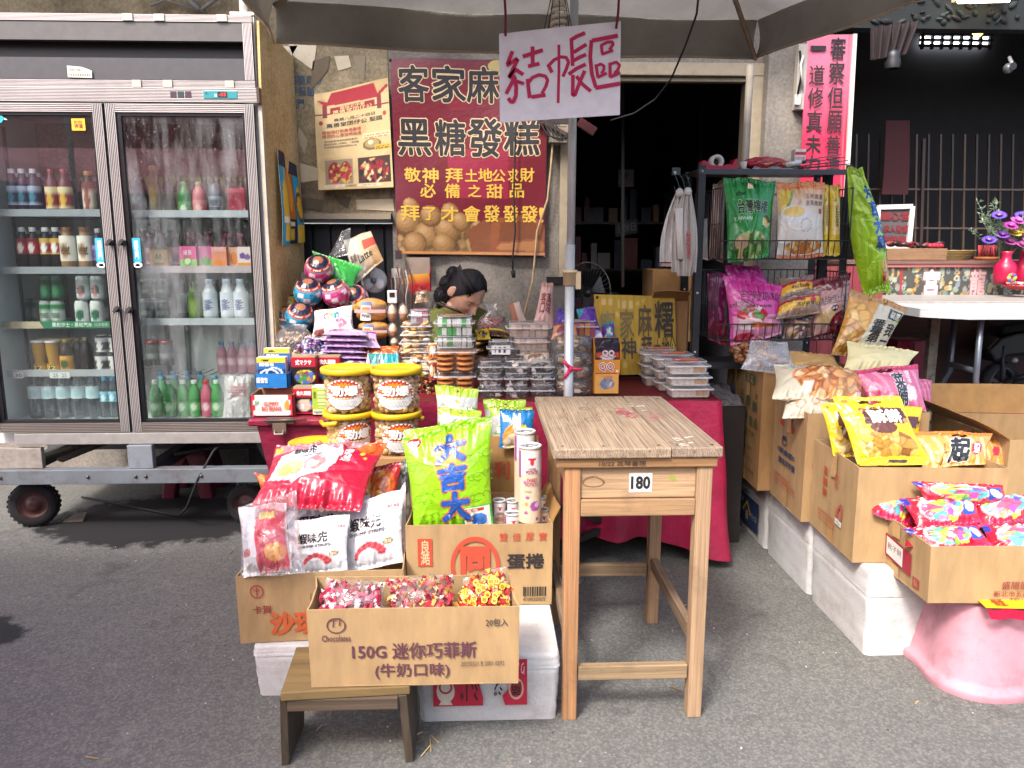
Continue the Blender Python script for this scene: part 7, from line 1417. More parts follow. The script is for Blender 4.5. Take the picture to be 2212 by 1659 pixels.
def chlogo(mb,f):
    mb.ell(.135,.80,.045,.10,f,brn,.001,28,.14); mb.stroke([(.10,.86),(.125,.88),(.12,.78)],.012,f,brn,.0013,2.2); mb.stroke([(.13,.86),(.155,.9),(.15,.80)],.012,f,brn,.0013,2.2)
z=.2465
carton('carton','long chocolate carton holding three candy bags on the wooden step stool',V3(-.467,1.905,z),V3(.087,1.905,z),V3(.072,2.115,z),V3(-.488,2.115,z),.222,'a68960',flare=.012,texts=[('150G 迷你巧菲斯',(.205,.36,.795,.565),brn,.022),('(牛奶口味)',(.31,.10,.665,.30),brn,.018),('20包入',(.84,.76,.945,.86),'3a3238',.012),('Chocolates',(.065,.60,.20,.68),brn,.012),('20230321 B 2001 0292',(.72,.25,.93,.31),'5a4a44',.0)],polys=[chlogo])
def lj(mb,f):
    mb.ell(.12,.77,.04,.10,f,'a0303a',.001,26,.16); mb.stroke([(.12,.7),(.12,.84)],.012,f,'a0303a',.0013,2); mb.stroke([(.10,.8),(.12,.77),(.14,.8)],.012,f,'a0303a',.0013,2)
z=.178
carton('carton','brown crackers carton with orange characters holding the shrimp snack bags',V3(-.772,2.275,z),V3(-.262,2.31,z),V3(-.262,2.70,z),V3(-.775,2.68,z),.225,'a68960',flare=.01,texts=[('卡賀',(.09,.44,.20,.56),'8a3a34',.015),('沙琪瑪',(.19,.12,.62,.44),'c05a2f',.05)],polys=[lj])
def egg(mb,f):
    mb.poly([(.08,.50),(.18,.50),(.18,.84),(.08,.84)],f,RED); mb.ell(.47,.5,.17,.36,f,RED,.001,36,.17); mb.text('良\n澔',f,(.1,.52,.16,.82),'cfae84',.02); mb.text('同',f,(.38,.4,.56,.72),RED,.06); barcode(.80,.11,.955,.23,'4710953250075')(mb,f)
z=.2225
carton('carton','egg roll carton with red round logo behind the chocolate carton',V3(-.26,2.42,z),V3(.222,2.42,z),V3(.205,2.76,z),V3(-.25,2.76,z),.285,'a68960',flare=.01,flaps=((2,4,.21,.0,.56),(1,14,.06,.0,.9)),texts=[('雙',(.635,.80,.69,.9),RED,.01),('倍',(.725,.8,.78,.9),RED,.01),('厚',(.815,.8,.87,.9),RED,.01),('實',(.905,.8,.96,.9),RED,.01),('蛋捲',(.69,.46,.94,.64),'26211f',.03),('11-1',(.15,.02,.25,.08),'7a6a54')],polys=[egg])
t=thing('flap_print','orange characters printed on the upright flap behind the potato chip tubes','print'); 
mb=MB(); f=flat(P(1062,1052,2.758),P(1168,1052,2.758)-P(1062,1052,2.758),V3(0,0,.16)); mb.text('利',f,(.06,.2,.36,.62),RED,.02); mb.text('鎂',f,(.46,.2,.8,.62),RED,.02)
FLAPPRINT=mb
bpy.data.objects.remove(t); ROOTS.pop()
fl=[o for o in COL.objects if o.name.startswith('flap')]; 
eggc=[o for o in ROOTS if o.get('label','').startswith('egg roll carton')][0]; flp=[c for c in eggc.children if c.name.startswith('flap')][0]
mk('print',FLAPPRINT,M_ink,flp)
# ---- candy bags in chocolate carton ----
def candybag(label,q,Yb,Yt,cols,seed,num=None):
    BL,BR,TL,TR=P(*q[0],Yb),P(*q[1],Yb),P(*q[2],Yt),P(*q[3],Yt); t=thing('candy_bag',label,'candy bag','clear candy bags in the chocolate carton'); mb=MB(); rs=np.random.RandomState(seed); N=(BR-BL).cross(TL-BL).normalized()
    for k in range(115):
        u=rs.uniform(.05,.95); v=rs.uniform(.02,.88); d=.035*math.sin(math.pi*u)**.5*math.sin(math.pi*min(1,v+.15))**.5*rs.uniform(.4,1.05)
        p=lerp(lerp(BL,BR,u),lerp(TL,TR,u),v)+N*d; M=Matrix.Rotation(rs.uniform(0,6.28),3,'Z')@Matrix.Rotation(rs.uniform(-.5,.9),3,'X')@Matrix.Rotation(rs.uniform(0,6.28),3,'Y'); c=cols[rs.randint(len(cols))]; s=rs.uniform(.010,.0150)
        mb.box(p,(s*1.5,s*.7,s),c,M=M); e=M@V3(s,0,0); w=M@V3(0,0,s*.7); c2=cols[rs.randint(len(cols))]
        for sg in (1,-1): mb.add([tuple(p+e*sg*.75),tuple(p+e*sg*1.6+w),tuple(p+e*sg*1.6-w)],[(0,1,2)],c2)
    mk('candies',mb,M_film,t)
    if num:
        mb=MB()
        for k in range(26):
            u=rs.uniform(.08,.92); v=rs.uniform(.05,.8); p=np.array(lerp(lerp(BL,BR,u),lerp(TL,TR,u),v)+N*(.046*math.sin(math.pi*u)**.5*math.sin(math.pi*min(1,v+.15))**.5)); a=rs.uniform(-.9,.9); r=.009
            U_=np.array([math.cos(a)*r,0,math.sin(a)*r]); W_=np.array([-math.sin(a)*r,.004,math.cos(a)*r]); g=lambda u,v,off=0.: p+np.multiply.outer(np.asarray(u)-.5,U_*2)+np.multiply.outer(np.asarray(v)-.5,W_*2)-np.array([0,off+.001*k/26,0])
            mb.ell(.5,.5,.5,.5,g,'c9b03a',.0005,12); mb.text(rs.choice(['76','46','92','05','58','31']),g,(.22,.28,.78,.72),'8a2a1c',.02)
        mk('number_print',mb,M_matte,t)
    bag('film','','',BL+N*-.012,BR+N*-.012,TL,TR,.095,mat=M_clear,parent=t,wr=1.4,res=90)
candybag('clear bag of pink and white wrapped sweets, leftmost in the chocolate carton',[(690,1345),(832,1345),(704,1250),(833,1256)],1.965,2.06,['a8243f','c9c4c4','b5304e','d5d0d0','8f1c34','c0506a'],1)
candybag('clear bag of red and gold wrapped sweets in the middle of the chocolate carton',[(838,1340),(980,1332),(836,1252),(978,1240)],1.965,2.06,['9a2034','b53a44','8a6a3a','a84a4a','7a1a28','b59a5a','c05a64'],2)
candybag('clear bag of red and yellow numbered sweets, rightmost in the chocolate carton',[(988,1330),(1108,1322),(1000,1250),(1092,1222)],1.965,2.06,['b0302a','c98a2f','b53a2f','c9a83a','a82a2a'],3,True)
# ---- snacks in crackers carton ----
def shrimp(t0,t1): return None
wf=[('f','cfd0d2'),('r',0,.94,1,1,'d8d9db'),('lines',.3,.5,.8,.535,1,'8a8a90'),('e',.78,.33,.09,.045,'8a7a4a')]
prawn=[('e',.40,.22,.26,.11,'b5404a'),('e',.37,.16,.2,.09,'cfd0d2'),('s',.1,.1,.8,.36,'d89a98',16,35,.25),('e',.62,.28,.06,.04,'b5404a')]
def wops(): 
    o=list(wf); 
    for k in range(14):
        a=math.pi*(.15+.8*k/13); o.append(('e',.45+.24*math.cos(a),.13+.2*math.sin(a),.075-.003*k,.055-.002*k,['b0404a','c25a60'][k%2]))
    o+=[('s',.2,.02,.75,.4,'d9a5a2',26,60,.12)] if False else []
    return o
tx=[('蝦味先',(.12,.56,.66,.74),'1d1b1e',.035),('SHRIMP STRIPS',(.1,.48,.72,.53),'3a3a40',.02),('原味',(.72,.30,.84,.36),'e0d8c0',.01),('裕榮食品',(.76,.78,.95,.83),'b03a44',.01)]
bq('shrimp_chip_bag','white shrimp strip bag standing front left in the crackers carton','snack bag',[(632,1246),(750,1232),(628,1126),(756,1110)],2.36,2.42,th=.06,ops=wops(),texts=tx,res=260)
bq('shrimp_chip_bag','white shrimp strip bag with large prawn standing right in the crackers carton','snack bag',[(745,1236),(870,1216),(738,1092),(872,1056)],2.42,2.5,th=.07,ops=wops(),texts=tx,res=260)
bq('shrimp_chip_bag','white shrimp strip bag in the rear row behind the two front ones','snack bag',[(625,1215),(800,1200),(612,1085),(800,1068)],2.54,2.6,th=.08,ops=wops(),texts=tx)
bq('shrimp_chip_bag','white and pink shrimp bag pressed against the right carton wall','snack bag',[(840,1210),(880,1190),(846,1090),(876,1040)],2.46,2.6,th=.05,ops=[('f','c9b0b2'),('r',.3,0,1,1,'b9a5a8'),('e',.5,.5,.2,.2,'a83a44')])
rb=[('f','b01834'),('s',0,0,1,1,'a01430',30,35,.25),('g',.86,'b8303f',1,'c98a90'),('p',[(0,.0),(.35,.0),(.3,.55),(.1,.7),(0,.8)],'cfcfd2')]
bq('shrimp_gift_bag','red and white snack bag in clear wrap hanging over the left carton corner','snack bag',[(527,1250),(630,1228),(515,1098),(618,1085)],2.27,2.42,th=.09,ops=[('f','c5c6c9'),('p',[(.35,.0),(1,.0),(1,.85),(.45,.95),(.38,.6)],'b01834'),('p',[(.4,.95),(.95,.85),(.95,1),(.4,1)],'c98a90'),('r',.5,.74,.8,.84,'c9a82f'),('v',.75,.25,.22,.13,['c98a3a','d9a85a','b56a2a'],8),('e',.14,.3,.1,.06,'b0505a'),('e',.2,.1,.1,.05,'8a7a4a')],res=240,wr=1.8)
bq('clear_bag','clear outer wrap around the white shrimp bags','bag',[(520,1245),(660,1240),(516,1095),(640,1060)],2.245,2.36,th=.12,mat=M_clear,wr=2)
big=[('f','b01836'),('s',0,0,1,.45,'9c1430',34,35,.3),('p',[(.0,.78),(.05,1),(1,1),(1,.8),(.72,.86),(.4,.84)],'c98088'),('p',[(.06,.35),(.1,.72),(.34,.86),(.64,.84),(.72,.6),(.6,.4),(.3,.3)],'cbccd0'),('v',.24,.48,.13,.13,['d0a85a','c98f3a','dcc080'],9),('v',.9,.88,.13,.14,['c9602a','d9803a','b54a22'],9),('e',.47,.52,.1,.12,'c07a7a'),('e',.45,.5,.06,.08,'cbccd0'),('r',.02,.82,.09,.94,'c9a82f'),('p',[(.66,.5),(.8,.62),(.78,.86),(.66,.76)],'a01432'),('e',.86,.72,.02,.03,'d9b03a'),('e',.9,.66,.015,.02,'d9b03a')]
bq('shrimp_gift_bag','big red snack bag with white shrimp picture lying on top of the crackers carton','snack bag',[(540,1098),(778,1104),(598,962),(838,955)],2.42,2.68,th=.12,ops=big,texts=[('蝦味先',(.22,.7,.42,.82),'26242a',.03),('SHRIMP STRIPS',(.3,.64,.5,.68),'4a4a50',.01),('超\n大\n放\n送',(.69,.56,.77,.8),'d8d0d0',.03)],res=260,wr=1.5)
bq('fries_bag','orange snack bag with fries picture behind the big red bag','snack bag',[(790,1120),(852,1110),(780,1012),(868,998)],2.62,2.7,th=.06,ops=[('f','a82a2a'),('v',.5,.55,.42,.38,['d9843a','c9622a','e0a050','b54a22'],16),('r',0,.9,1,1,'9a2230')])
bq('fries_bag','flame coloured snack bag corner sticking out left of the big red bag','snack bag',[(566,1062),(600,1050),(548,1020),(585,1028)],2.62,2.66,th=.04,ops=[('f','c2502a'),('v',.5,.5,.4,.4,['d9843a','c2402a','d9a050'],8)])
bq('seaweed_bag','clear bag of dark green snack between the red bag and the green bag','snack bag',[(845,1180),(892,1160),(842,1010),(884,985)],2.7,2.76,th=.05,ops=[('f','6a7066'),('v',.5,.5,.45,.45,['4a5446','8a9084','a5a89c','3a4236'],30),('r',.0,.3,.25,.5,'a02a3a')])
# ---- snacks in egg roll carton ----
gops=[('f','7fb51a'),('r',0,.955,1,1,'76aa18'),('r',0,.0,1,.03,'76aa18'),('e',.13,.93,.085,.05,'b5202f'),('r',.62,.02,1,.22,'2f8a3a'),('r',.645,.03,.975,.21,'cfd8c0'),('r',.66,.17,.9,.2,'a83a3a'),('e',.83,.1,.1,.06,'3a6ab0')]
def cloud(u,v,s): return [([(u+s*(.10*math.cos(a)),v+s*(.05*math.sin(a))) for a in np.linspace(0,5.2,10)],.006,'4f8a12'),([(u+s*(.16+.07*math.cos(a)),v+s*(.03+.045*math.sin(a))) for a in np.linspace(-.5,4.2,10)],.006,'4f8a12'),([(u+s*(-.12+.06*math.cos(a)),v+s*(-.0+.04*math.sin(a))) for a in np.linspace(.8,5.4,9)],.006,'4f8a12'),([(u-s*.2,v-s*.06),(u,v-s*.065),(u+s*.25,v-s*.055)],.006,'4f8a12')]
cl=cloud(.16,.68,.8)+cloud(.84,.66,.8)+cloud(.86,.48,.7)+cloud(.2,.36,.9)+cloud(.3,.08,.9)+cloud(.2,.16,.6)+cloud(.85,.3,.6)
dol='1f4f9a'
bq('snack_bag','tall bright green snack bag with blue characters standing in the egg roll carton','snack bag',[(895,1158),(1066,1140),(868,948),(1061,898)],2.47,2.56,th=.10,ops=gops,strokes=cl,texts=[('大',(.36,.66,.70,.90),dol,.06,0,('b56a3a',.11)),('吉',(.38,.40,.70,.63),dol,.06,0,('b56a3a',.11)),('大',(.39,.11,.72,.37),dol,.06,0,('b56a3a',.11)),('乖乖',(.07,.905,.19,.955),'f0e0e0',.02),('乖乖',(.68,.175,.82,.195),'f0e0e0',.01)],res=300,seal=.05,hole=(.5,.945,.0001,.0001))
bq('snack_bag','green snack bag with oval handle hole behind the tall green one','snack bag',[(880,1010),(1060,1000),(872,930),(1062,898)],2.60,2.64,th=.06,ops=[('f','7fb51a'),('k',12,2.4,'74a818')],hole=(.48,.72,.14,.13),res=300)
gb=[('f','a9aba6'),('r',0,.78,1,1,'8fae2a'),('r',0,.40,1,.56,'6a8a1c'),('p',[(0,.4),(.15,.45),(.15,.55),(0,.62)],'a9aba6'),('r',0,0,1,.18,'6a8a1c'),('e',.52,.66,.06,.05,'c98a3a')]
for (q,Y,l) in (([(945,930),(1034,930),(939,830),(1034,841)],2.80,'upper left white and lime jackfruit crisp bag with round hang hole'),([(950,950),(1042,955),(945,879),(1040,888)],2.74,'white and lime jackfruit crisp bag in front of the upper left one'),([(1050,960),(1138,960),(1043,862),(1136,864)],2.86,'white and lime jackfruit crisp bag rear right in the egg roll carton'),([(1062,975),(1150,975),(1057,877),(1150,880)],2.82,'white and lime jackfruit crisp bag behind the blue bag')):
    bq('crisp_bag',l,'snack bag',q,Y,Y+.03,th=.05,ops=gb,texts=[('菠蘿蜜脆片',(.12,.41,.9,.55),'e8ece0',.03)],res=240,hole=(.52,.9,.02,.022))
bq('biscuit_bag','blue and white biscuit bag with orange disc behind the chip tubes','snack bag',[(1078,968),(1153,966),(1079,884),(1154,886)],2.74,2.77,th=.06,ops=[('f','1f6fa8'),('e',.5,.25,.42,.4,'c9843a'),('e',.5,.1,.4,.3,'cfc0a0'),('r',.08,.68,.25,.84,'c9d0d8'),('r',0,.93,1,1,'17568a')],texts=[('綜合穀',(.38,.5,.62,.92),'e0e4e8',.04),('恰',(.62,.4,.82,.6),'d9c03a',.03)],res=240)
def tube(label,x0,x1,yt,Y,h,kind,group):
    a=P(x0,yt,Y);b=P(x1,yt,Y); r=(b.x-a.x)/2; c=V3((a.x+b.x)/2,Y,a.z-h); t=thing('chip_tube',label,'chip tube',group); mb=MB(); U,V=np.meshgrid(np.linspace(0,1,73),np.linspace(0,1,70)); an=np.radians(-90+(U-.5)*360)
    ops=[('f','cbb49a'),('r',0,.66,1,.97,'d2cfd0'),('r',.30,.6,.36,.97,'8a3a8f'),('r',.0,.62,.3,.97,'c9b08a'),('e',.52,.82,.03,.05,'b02a34'),('e',.52,.86,.06,.018,'b02a34'),('e',.57,.23,.075,.07,'8f4a8a'),('e',.60,.25,.04,.035,'c9a0c4'),('e',.46,.35,.03,.02,'8f4a8a'),('e',.44,.14,.03,.022,'8f4a8a'),('e',.6,.06,.03,.02,'8f4a8a'),('e',.42,.55,.03,.02,'a5609f'),('e',.44,.26,.025,.03,'c98a4a')]
    pos=np.stack([c[0]+r*np.cos(an),c[1]+r*np.sin(an),c[2]+V*h],-1); mb.grid(pos,paint(U,V,ops,1)); mk('tube_body',mb,M_matte,t)
    mb=MB(); mb.lathe(c,[(r*.99,h*.985),(r*1.02,h*.985),(r*1.02,h+.004),(r*.95,h+.006),(r*.9,h+.001),(0,h+.001)],'b9babc',28); mb.lathe(c,[(0,.001),(r,.001)],'888888',20); rs=np.random.RandomState(2)
    for k in range(16): q=r*.8*math.sqrt(rs.rand()); al=rs.uniform(0,6.28); mb.lathe(c+V3(q*math.cos(al),q*math.sin(al),h+.002),[(.005,0),(0,.0005)],'5a5e66',8)
    mk('lid',mb,M_plastic,t); f=cylmap(c,r+.0012,r+.0012,h,-90,360); mb=MB()
    mb.text('MISTER',f,(.47,.72,.57,.75),'8a2a3a',.02); mb.text('POTATO',f,(.44,.67,.60,.715),'8a2a3a',.04); mb.text('SWEET\nPOTATO',f,(.43,.505,.61,.61),'a0506a',.03); mb.text('5000',f,(.42,.42,.51,.45),'8a6a5a'); mk('lettering',mb,M_ink,t); return t
tg='sweet potato chip tubes in the egg roll carton'
tube('tall sweet potato chip tube standing frontmost in the egg roll carton',1120,1170,964,2.47,.255,1,tg); tube('tall sweet potato chip tube standing behind the frontmost one',1111,1157,933,2.60,.25,1,tg)
for x0,x1,yt,Y,l in ((1064,1092,1082,2.56,'chip tube lying lower beside the tall green bag'),(1092,1122,1083,2.58,'chip tube low between the green bag and the frontmost tube'),(1090,1124,1110,2.49,'low chip tube directly left of the frontmost tube'),(1166,1184,1076,2.62,'low chip tube in the right corner of the carton, rear'),(1160,1186,1102,2.52,'low chip tube in the right corner of the carton, front')): tube(l,x0,x1,yt,Y,.13,1,tg)
# ================= RIGHT CARTONS =================
GR='3a5a3c'; FZ=.3205
def c1(mb,f): 
    mb.poly([(.27,.84),(.73,.84),(.73,.92),(.27,.92)],f,GR); 
    for k in range(3): mb.poly([(.3+.14*k,.85),(.40+.14*k,.85),(.40+.14*k,.91),(.3+.14*k,.91)],f,'a58055',.0014)
    mb.text('↑♢↑',f,(.3,.855,.7,.905),GR,.02); mb.poly([(.3,.44),(.85,.44),(.85,.446),(.3,.446)],f,GR)
carton('carton','tall brown carton with dark green characters at the far end of the row',V3(1.238,3.32,FZ),V3(1.68,3.32,FZ),V3(1.68,3.72,FZ),V3(1.25,3.72,FZ),.555,'9a764a',side=[('元',(.2,.66,.36,.75),GR,.01),('寶',(.42,.64,.6,.73),GR,.01),('酥',(.68,.62,.86,.71),GR,.01),('蛋',(.2,.53,.34,.61),GR,.01),('素',(.38,.52,.52,.6),GR,.01),('食品',(.58,.49,.9,.58),GR,.01),('22x5斤入',(.22,.39,.82,.44),GR,.01),('日本株式会社',(.25,.28,.75,.32),GR),('元富食品行',(.22,.19,.8,.23),GR),('04-2222-5568',(.2,.1,.85,.13),GR),('古',(.2,.78,.3,.82),GR),('實',(.76,.74,.86,.78),GR)],sidepolys=[c1],tape=True)
def c2(mb,f):
    mb.ell(.38,.62,.075,.045,f,'2c3a55',.001,20,.2); mb.poly([(.31,.63),(.45,.63),(.42,.67),(.34,.67)],f,'2c3a55',.0013); mb.poly([(.22,.76),(.33,.76),(.33,.82),(.22,.82)],f,RED,.001); mb.poly([(.56,.74),(.63,.74),(.63,.81),(.56,.81)],f,RED,.001)
def c2f(mb,f): mb.ell(.12,.60,.035,.035,f,RED,.001,24,.25)
carton('carton','open brown carton with dark blue face logo holding ring snack bags',V3(1.27,2.91,FZ),V3(1.76,2.91,FZ),V3(1.765,3.27,FZ),V3(1.285,3.29,FZ),.445,'a08159',side=[('!!新食感!!',(.2,.49,.72,.545),'2c3a55',.03),('鹽味洋芋圈',(.24,.39,.74,.45),'2c3a55',.03),('元盛貿易有限公司',(.12,.24,.62,.28),RED),('新北市五股區凌雲路',(.14,.195,.78,.23),RED),('電話(02)2295-2549',(.16,.155,.8,.185),RED)],sidepolys=[c2],texts=[('1040621',(.72,.67,.86,.72),'8a3a34',.01),('China',(.06,.50,.16,.55),RED,.01)],polys=[c2f])
def c3(mb,f):
    for a,b in ((.60,.74),(.69,.75)): mb.poly([(a,.34),(a+.05,.33),(a+.06,.42),(b-.02,.5),(b-.05,.5),(a+.01,.42)],f,'a8584a',.001)
    mb.poly([(.60,.26),(.74,.25),(.74,.31),(.60,.32)],f,'d0cec8',.0012)
carton('carton','large open brown carton with red radish cracker print holding yellow biscuit bags',V3(1.283,2.50,FZ),V3(1.785,2.47,FZ),V3(1.80,2.86,FZ),V3(1.30,2.895,FZ),.345,'a68960',flare=.01,side=[('菜',(.28,.70,.38,.79),RED,.02),('脯',(.28,.58,.38,.67),RED,.02),('餅',(.28,.46,.38,.55),RED,.02),('原',(.54,.72,.62,.78),RED,.01),('味',(.54,.64,.62,.70),RED,.01),('17包入',(.62,.265,.72,.305),'5a5a60'),('盛陽國際貿易有限公司',(.2,.25,.58,.29),RED),('新北市五股區凌雲路',(.2,.2,.6,.235),RED),('TEL(02)2295-2549',(.2,.15,.6,.185),RED)],sidepolys=[c3])
def c4(mb,f):
    mb.poly([(.28,.30),(.75,.22),(.75,.64),(.28,.72)],f,'9a1f34',.001); mb.poly([(.36,.33),(.62,.28),(.62,.62),(.36,.66)],f,'d5d0cc',.0014); mb.text('靴子餅',f,(.38,.44,.6,.56),'3a2a2a',.0); mb.poly([(.78,.1),(.88,.1),(.88,.28),(.78,.28)],f,'9a3a3a',.001); mb.text('弘',f,(.8,.13,.86,.25),'b5905f',.01); mb.poly([(.14,.62),(.21,.62),(.21,.95),(.14,.95)],f,'9a3a3a',.001); mb.text('嚴\n選',f,(.15,.65,.2,.92),'b5905f',.01)
def c4f(mb,f):
    for k,(s,u,v) in enumerate((('休',.60,.68),('閒',.69,.69),('零',.60,.46),('嘴',.69,.47))): mb.poly([(u,v),(u+.08,v),(u+.08,v+.2),(u,v+.2)],f,'9a3a3a',.001); mb.text(s,f,(u+.01,v+.02,u+.07,v+.18),'b08a5a',.02)
carton('carton','front brown carton heaped with red jelly sweet bags above the pink stool',V3(1.395,2.225,.30),V3(1.96,2.20,.30),V3(1.99,2.60,.30),V3(1.402,2.63,.30),.19,'a68960',flare=.03,texts=[('盛陽國際貿易有限',(.40,.26,.80,.40),'8a3a34',.01),('新北市五股區凌雲路3段2',(.36,.13,.80,.23),'8a3a34',.01),('TEL: (02) 2295-2549',(.45,.02,.80,.10),'8a3a34',.005)],side=[],sidepolys=[c4],polys=[c4f])
carton('carton','open brown carton with a wide raised flap at the right edge',V3(1.99,2.76,.36),V3(2.5,2.72,.36),V3(2.52,3.2,.36),V3(1.99,3.27,.36),.33,'a68960',flare=.01,flaps=((3,55,.16,0,1),(2,30,.14,0,1)),texts=[])
t=thing('styrofoam_box','','styrofoam box'); bpy.data.objects.remove(t); ROOTS.pop()
foambox('white styrofoam box under the right edge carton, mostly hidden',1.96,2.5,2.7,3.25,.355,.08,9)
# ---- snacks in right cartons ----
bq('snack_bag','cream bag of orange ring snacks lying on the ring snack carton','snack bag',[(1668,862),(1858,868),(1672,788),(1880,800)],2.98,3.2,th=.13,ops=[('f','c5bfa8'),('v',.62,.42,.4,.42,['c98a4a','d9a060','b56a34','e0b888','a85a2c'],60),('ring',.25,.5,.09,.16,'c98044',.4),('r',.15,.86,.6,.97,'6a94a8'),('r',.3,.1,.42,.28,'d5d0c0')],res=220,wr=1.5)
bq('snack_bag','cream bag with printed rings lying under the ring snack bag','snack bag',[(1690,905),(1800,900),(1695,850),(1800,850)],2.95,3.05,th=.08,ops=[('f','c2bba5'),('ring',.6,.5,.1,.2,'c98a5a',.3),('ring',.3,.4,.1,.2,'c98a5a',.3)])
bq('paper_bag','pale cream bag with upright torn flaps behind the pink bag','bag',[(1822,802),(1958,800),(1830,738),(1985,760)],3.25,3.36,th=.06,ops=[('f','cfc796'),('k',8,2,'c5bc88')],mat=M_matte,wr=2.2)
bq('snack_bag','pink striped bag with radish print standing in the ring snack carton','snack bag',[(1880,880),(2002,892),(1845,800),(1982,786)],3.02,3.12,th=.07,ops=[('f','bf6284'),('s',0,0,1,.9,'cc86a0',5,12,.3),('r',0,.88,1,1,'b0325c'),('e',.72,.35,.08,.16,'d8c8cc'),('e',.8,.35,.06,.14,'d8c8cc'),('r',0,.0,.2,.4,'a82a4a')],texts=[('菜\n脯',(.48,.1,.66,.78),'2f3a42',.03,0,('d8ccd0',.08)),('原\n味',(.70,.55,.80,.85),'e8dce0',.02)],hole=(.42,.88,.12,.05),res=240)
yb=[('f','d2b01c'),('r',0,.84,1,1,'d8b81f'),('p',[(.25,.55),(.3,.8),(.92,.8),(.95,.64),(.85,.55)],'4a2a24'),('v',.5,.24,.42,.22,['c9a04a','e0c890','b5843a','d8b860','8a5a2a'],26),('e',.5,.5,.2,.1,'5a3328'),('e',.15,.92,.05,.035,'c9702a'),('e',.2,.45,.07,.05,'b59a5a'),('e',.22,.35,.07,.05,'c9b03a'),('e',.9,.6,.05,.04,'a5784a'),('e',.3,.78,.05,.03,'b0482a')]
bq('biscuit_bag','yellow biscuit bag with brown name panel and handle slot standing frontmost','snack bag',[(1852,1002),(2008,996),(1798,858),(1944,856)],2.53,2.64,th=.07,ops=yb,texts=[('酥餅',(.36,.57,.84,.77),'e8dccc',.05),('花生',(.42,.78,.7,.83),'6a3a2a',.02)],hole=(.5,.91,.16,.028),res=280,seal=.08)
bq('biscuit_bag','yellow biscuit bag half hidden behind the frontmost yellow one','snack bag',[(1800,985),(1880,990),(1772,872),(1850,868)],2.70,2.78,th=.06,ops=yb,texts=[('酥餅',(.5,.3,1.0,.5),'e8dccc',.05)],res=240)
bq('biscuit_bag','yellow bag lying flat along the carton rim below the frontmost one','snack bag',[(1856,1006),(2006,1004),(1862,985),(2000,985)],2.515,2.56,th=.03,ops=[('f','d5b31c'),('r',.4,.1,.7,.3,'3a2a1a')])
ob=[('f','c98a44'),('s',0,0,1,.8,'d8b07c',6,15,.3),('r',0,.9,1,1,'c26a24'),('e',.8,.45,.09,.2,'b0304a')]
bq('cheese_snack_bag','orange striped bag with handle hole and black character in the radish carton','snack bag',[(1992,1012),(2128,1003),(1984,932),(2144,936)],2.58,2.68,th=.06,ops=ob,texts=[('起',(.38,.1,.68,.72),'26292c',.05,0,('d8d0c4',.09)),('奶\n油',(.75,.3,.85,.6),'f0e0e0',.02),('濃厚チーズ',(.28,.02,.34,.6),'7a4a2a')],hole=(.52,.82,.1,.06),res=260)
bq('cheese_snack_bag','orange striped bag hidden behind the other orange one','snack bag',[(1960,1000),(2060,990),(1965,935),(2080,930)],2.72,2.78,th=.05,ops=ob)
for (q,Y,o,l) in (([(2062,1004),(2168,1004),(2052,950),(2172,946)],2.78,ob,'orange striped bag deepest in the radish carton'),([(1895,985),(1985,985),(1890,880),(1992,878)],2.80,yb,'yellow biscuit bag standing behind the frontmost pair'),([(1745,870),(1845,880),(1740,815),(1850,820)],3.1,[('f','c9c2a8'),('ring',.5,.5,.2,.3,'c98a4a',.35)],'cream ring snack bag pushed deep into its carton'),([(1965,880),(2015,880),(1960,815),(2012,822)],3.18,[('f','b5567a'),('s',0,0,1,.9,'c98aa0',5,12,.3)],'pink striped bag behind the radish print bag')): bq('snack_bag',l,'snack bag',q,Y,Y+.06,th=.06,ops=o,wr=1.4)
# jelly bags
jo=[('f','b0182f'),('p',[(0,.75),(0,1),(.1,1),(.06,.7)],'2a2f86'),('e',.42,.52,.33,.4,'b5a5a8'),('v',.42,.5,.3,.36,['4fa8b8','8ac24a','d88aa8','e0c84a','d8d8e0','c0506a','6aa8d0'],34),('p',[(.7,.2),(.78,.85),(.95,.8),(.92,.25)],'23479a'),('e',.84,.5,.08,.2,'d8c0b0'),('r',.02,.0,1,.12,'c02a4a'),('g',0,'c22a50',.08,'c22a50'),('e',.52,.3,.05,.12,'c94a9a'),('e',.6,.6,.05,.12,'6a4aa0'),('r',.5,.12,.62,.2,'e0c84a')]
JB=[([(2000,1085),(2190,1096),(1968,1040),(2165,1048)],2.42,2.46,'topmost red jelly sweet bag lying across the heap'),([(1985,1145),(2120,1128),(1942,1078),(2110,1068)],2.36,2.46,'red jelly sweet bag in the middle of the heap, left of two'),([(2110,1140),(2260,1120),(2085,1075),(2250,1068)],2.36,2.48,'red jelly sweet bag in the middle of the heap, right of two'),([(1888,1112),(1990,1146),(1868,1080),(1980,1064)],2.47,2.54,'red jelly sweet bag at the left end of the heap'),([(2020,1198),(2145,1178),(1948,1142),(2110,1130)],2.27,2.36,'red jelly sweet bag lowest in front of the heap'),([(2140,1200),(2300,1190),(2120,1135),(2280,1130)],2.26,2.36,'red jelly sweet bag lowest at the right of the heap')]
for q,Ya,Yb,l in JB: bq('jelly_bag',l,'candy bag',q,Ya,Yb,th=.075,ops=jo,group='red jelly sweet bags heaped in the front carton',texts=[('果凍',(.12,.82,.3,.93),'e8d8c8',.03)],res=240,wr=1.6)
bq('jelly_bag','red jelly sweet bag flat inside the carton beneath the heap','candy bag',[(1955,1180),(2220,1196),(1945,1122),(2220,1110)],2.33,2.52,th=.03,ops=[('f','8f1526'),('v',.5,.5,.4,.4,['4fa8b8','8ac24a','d88aa8','2a2f86'],30)])
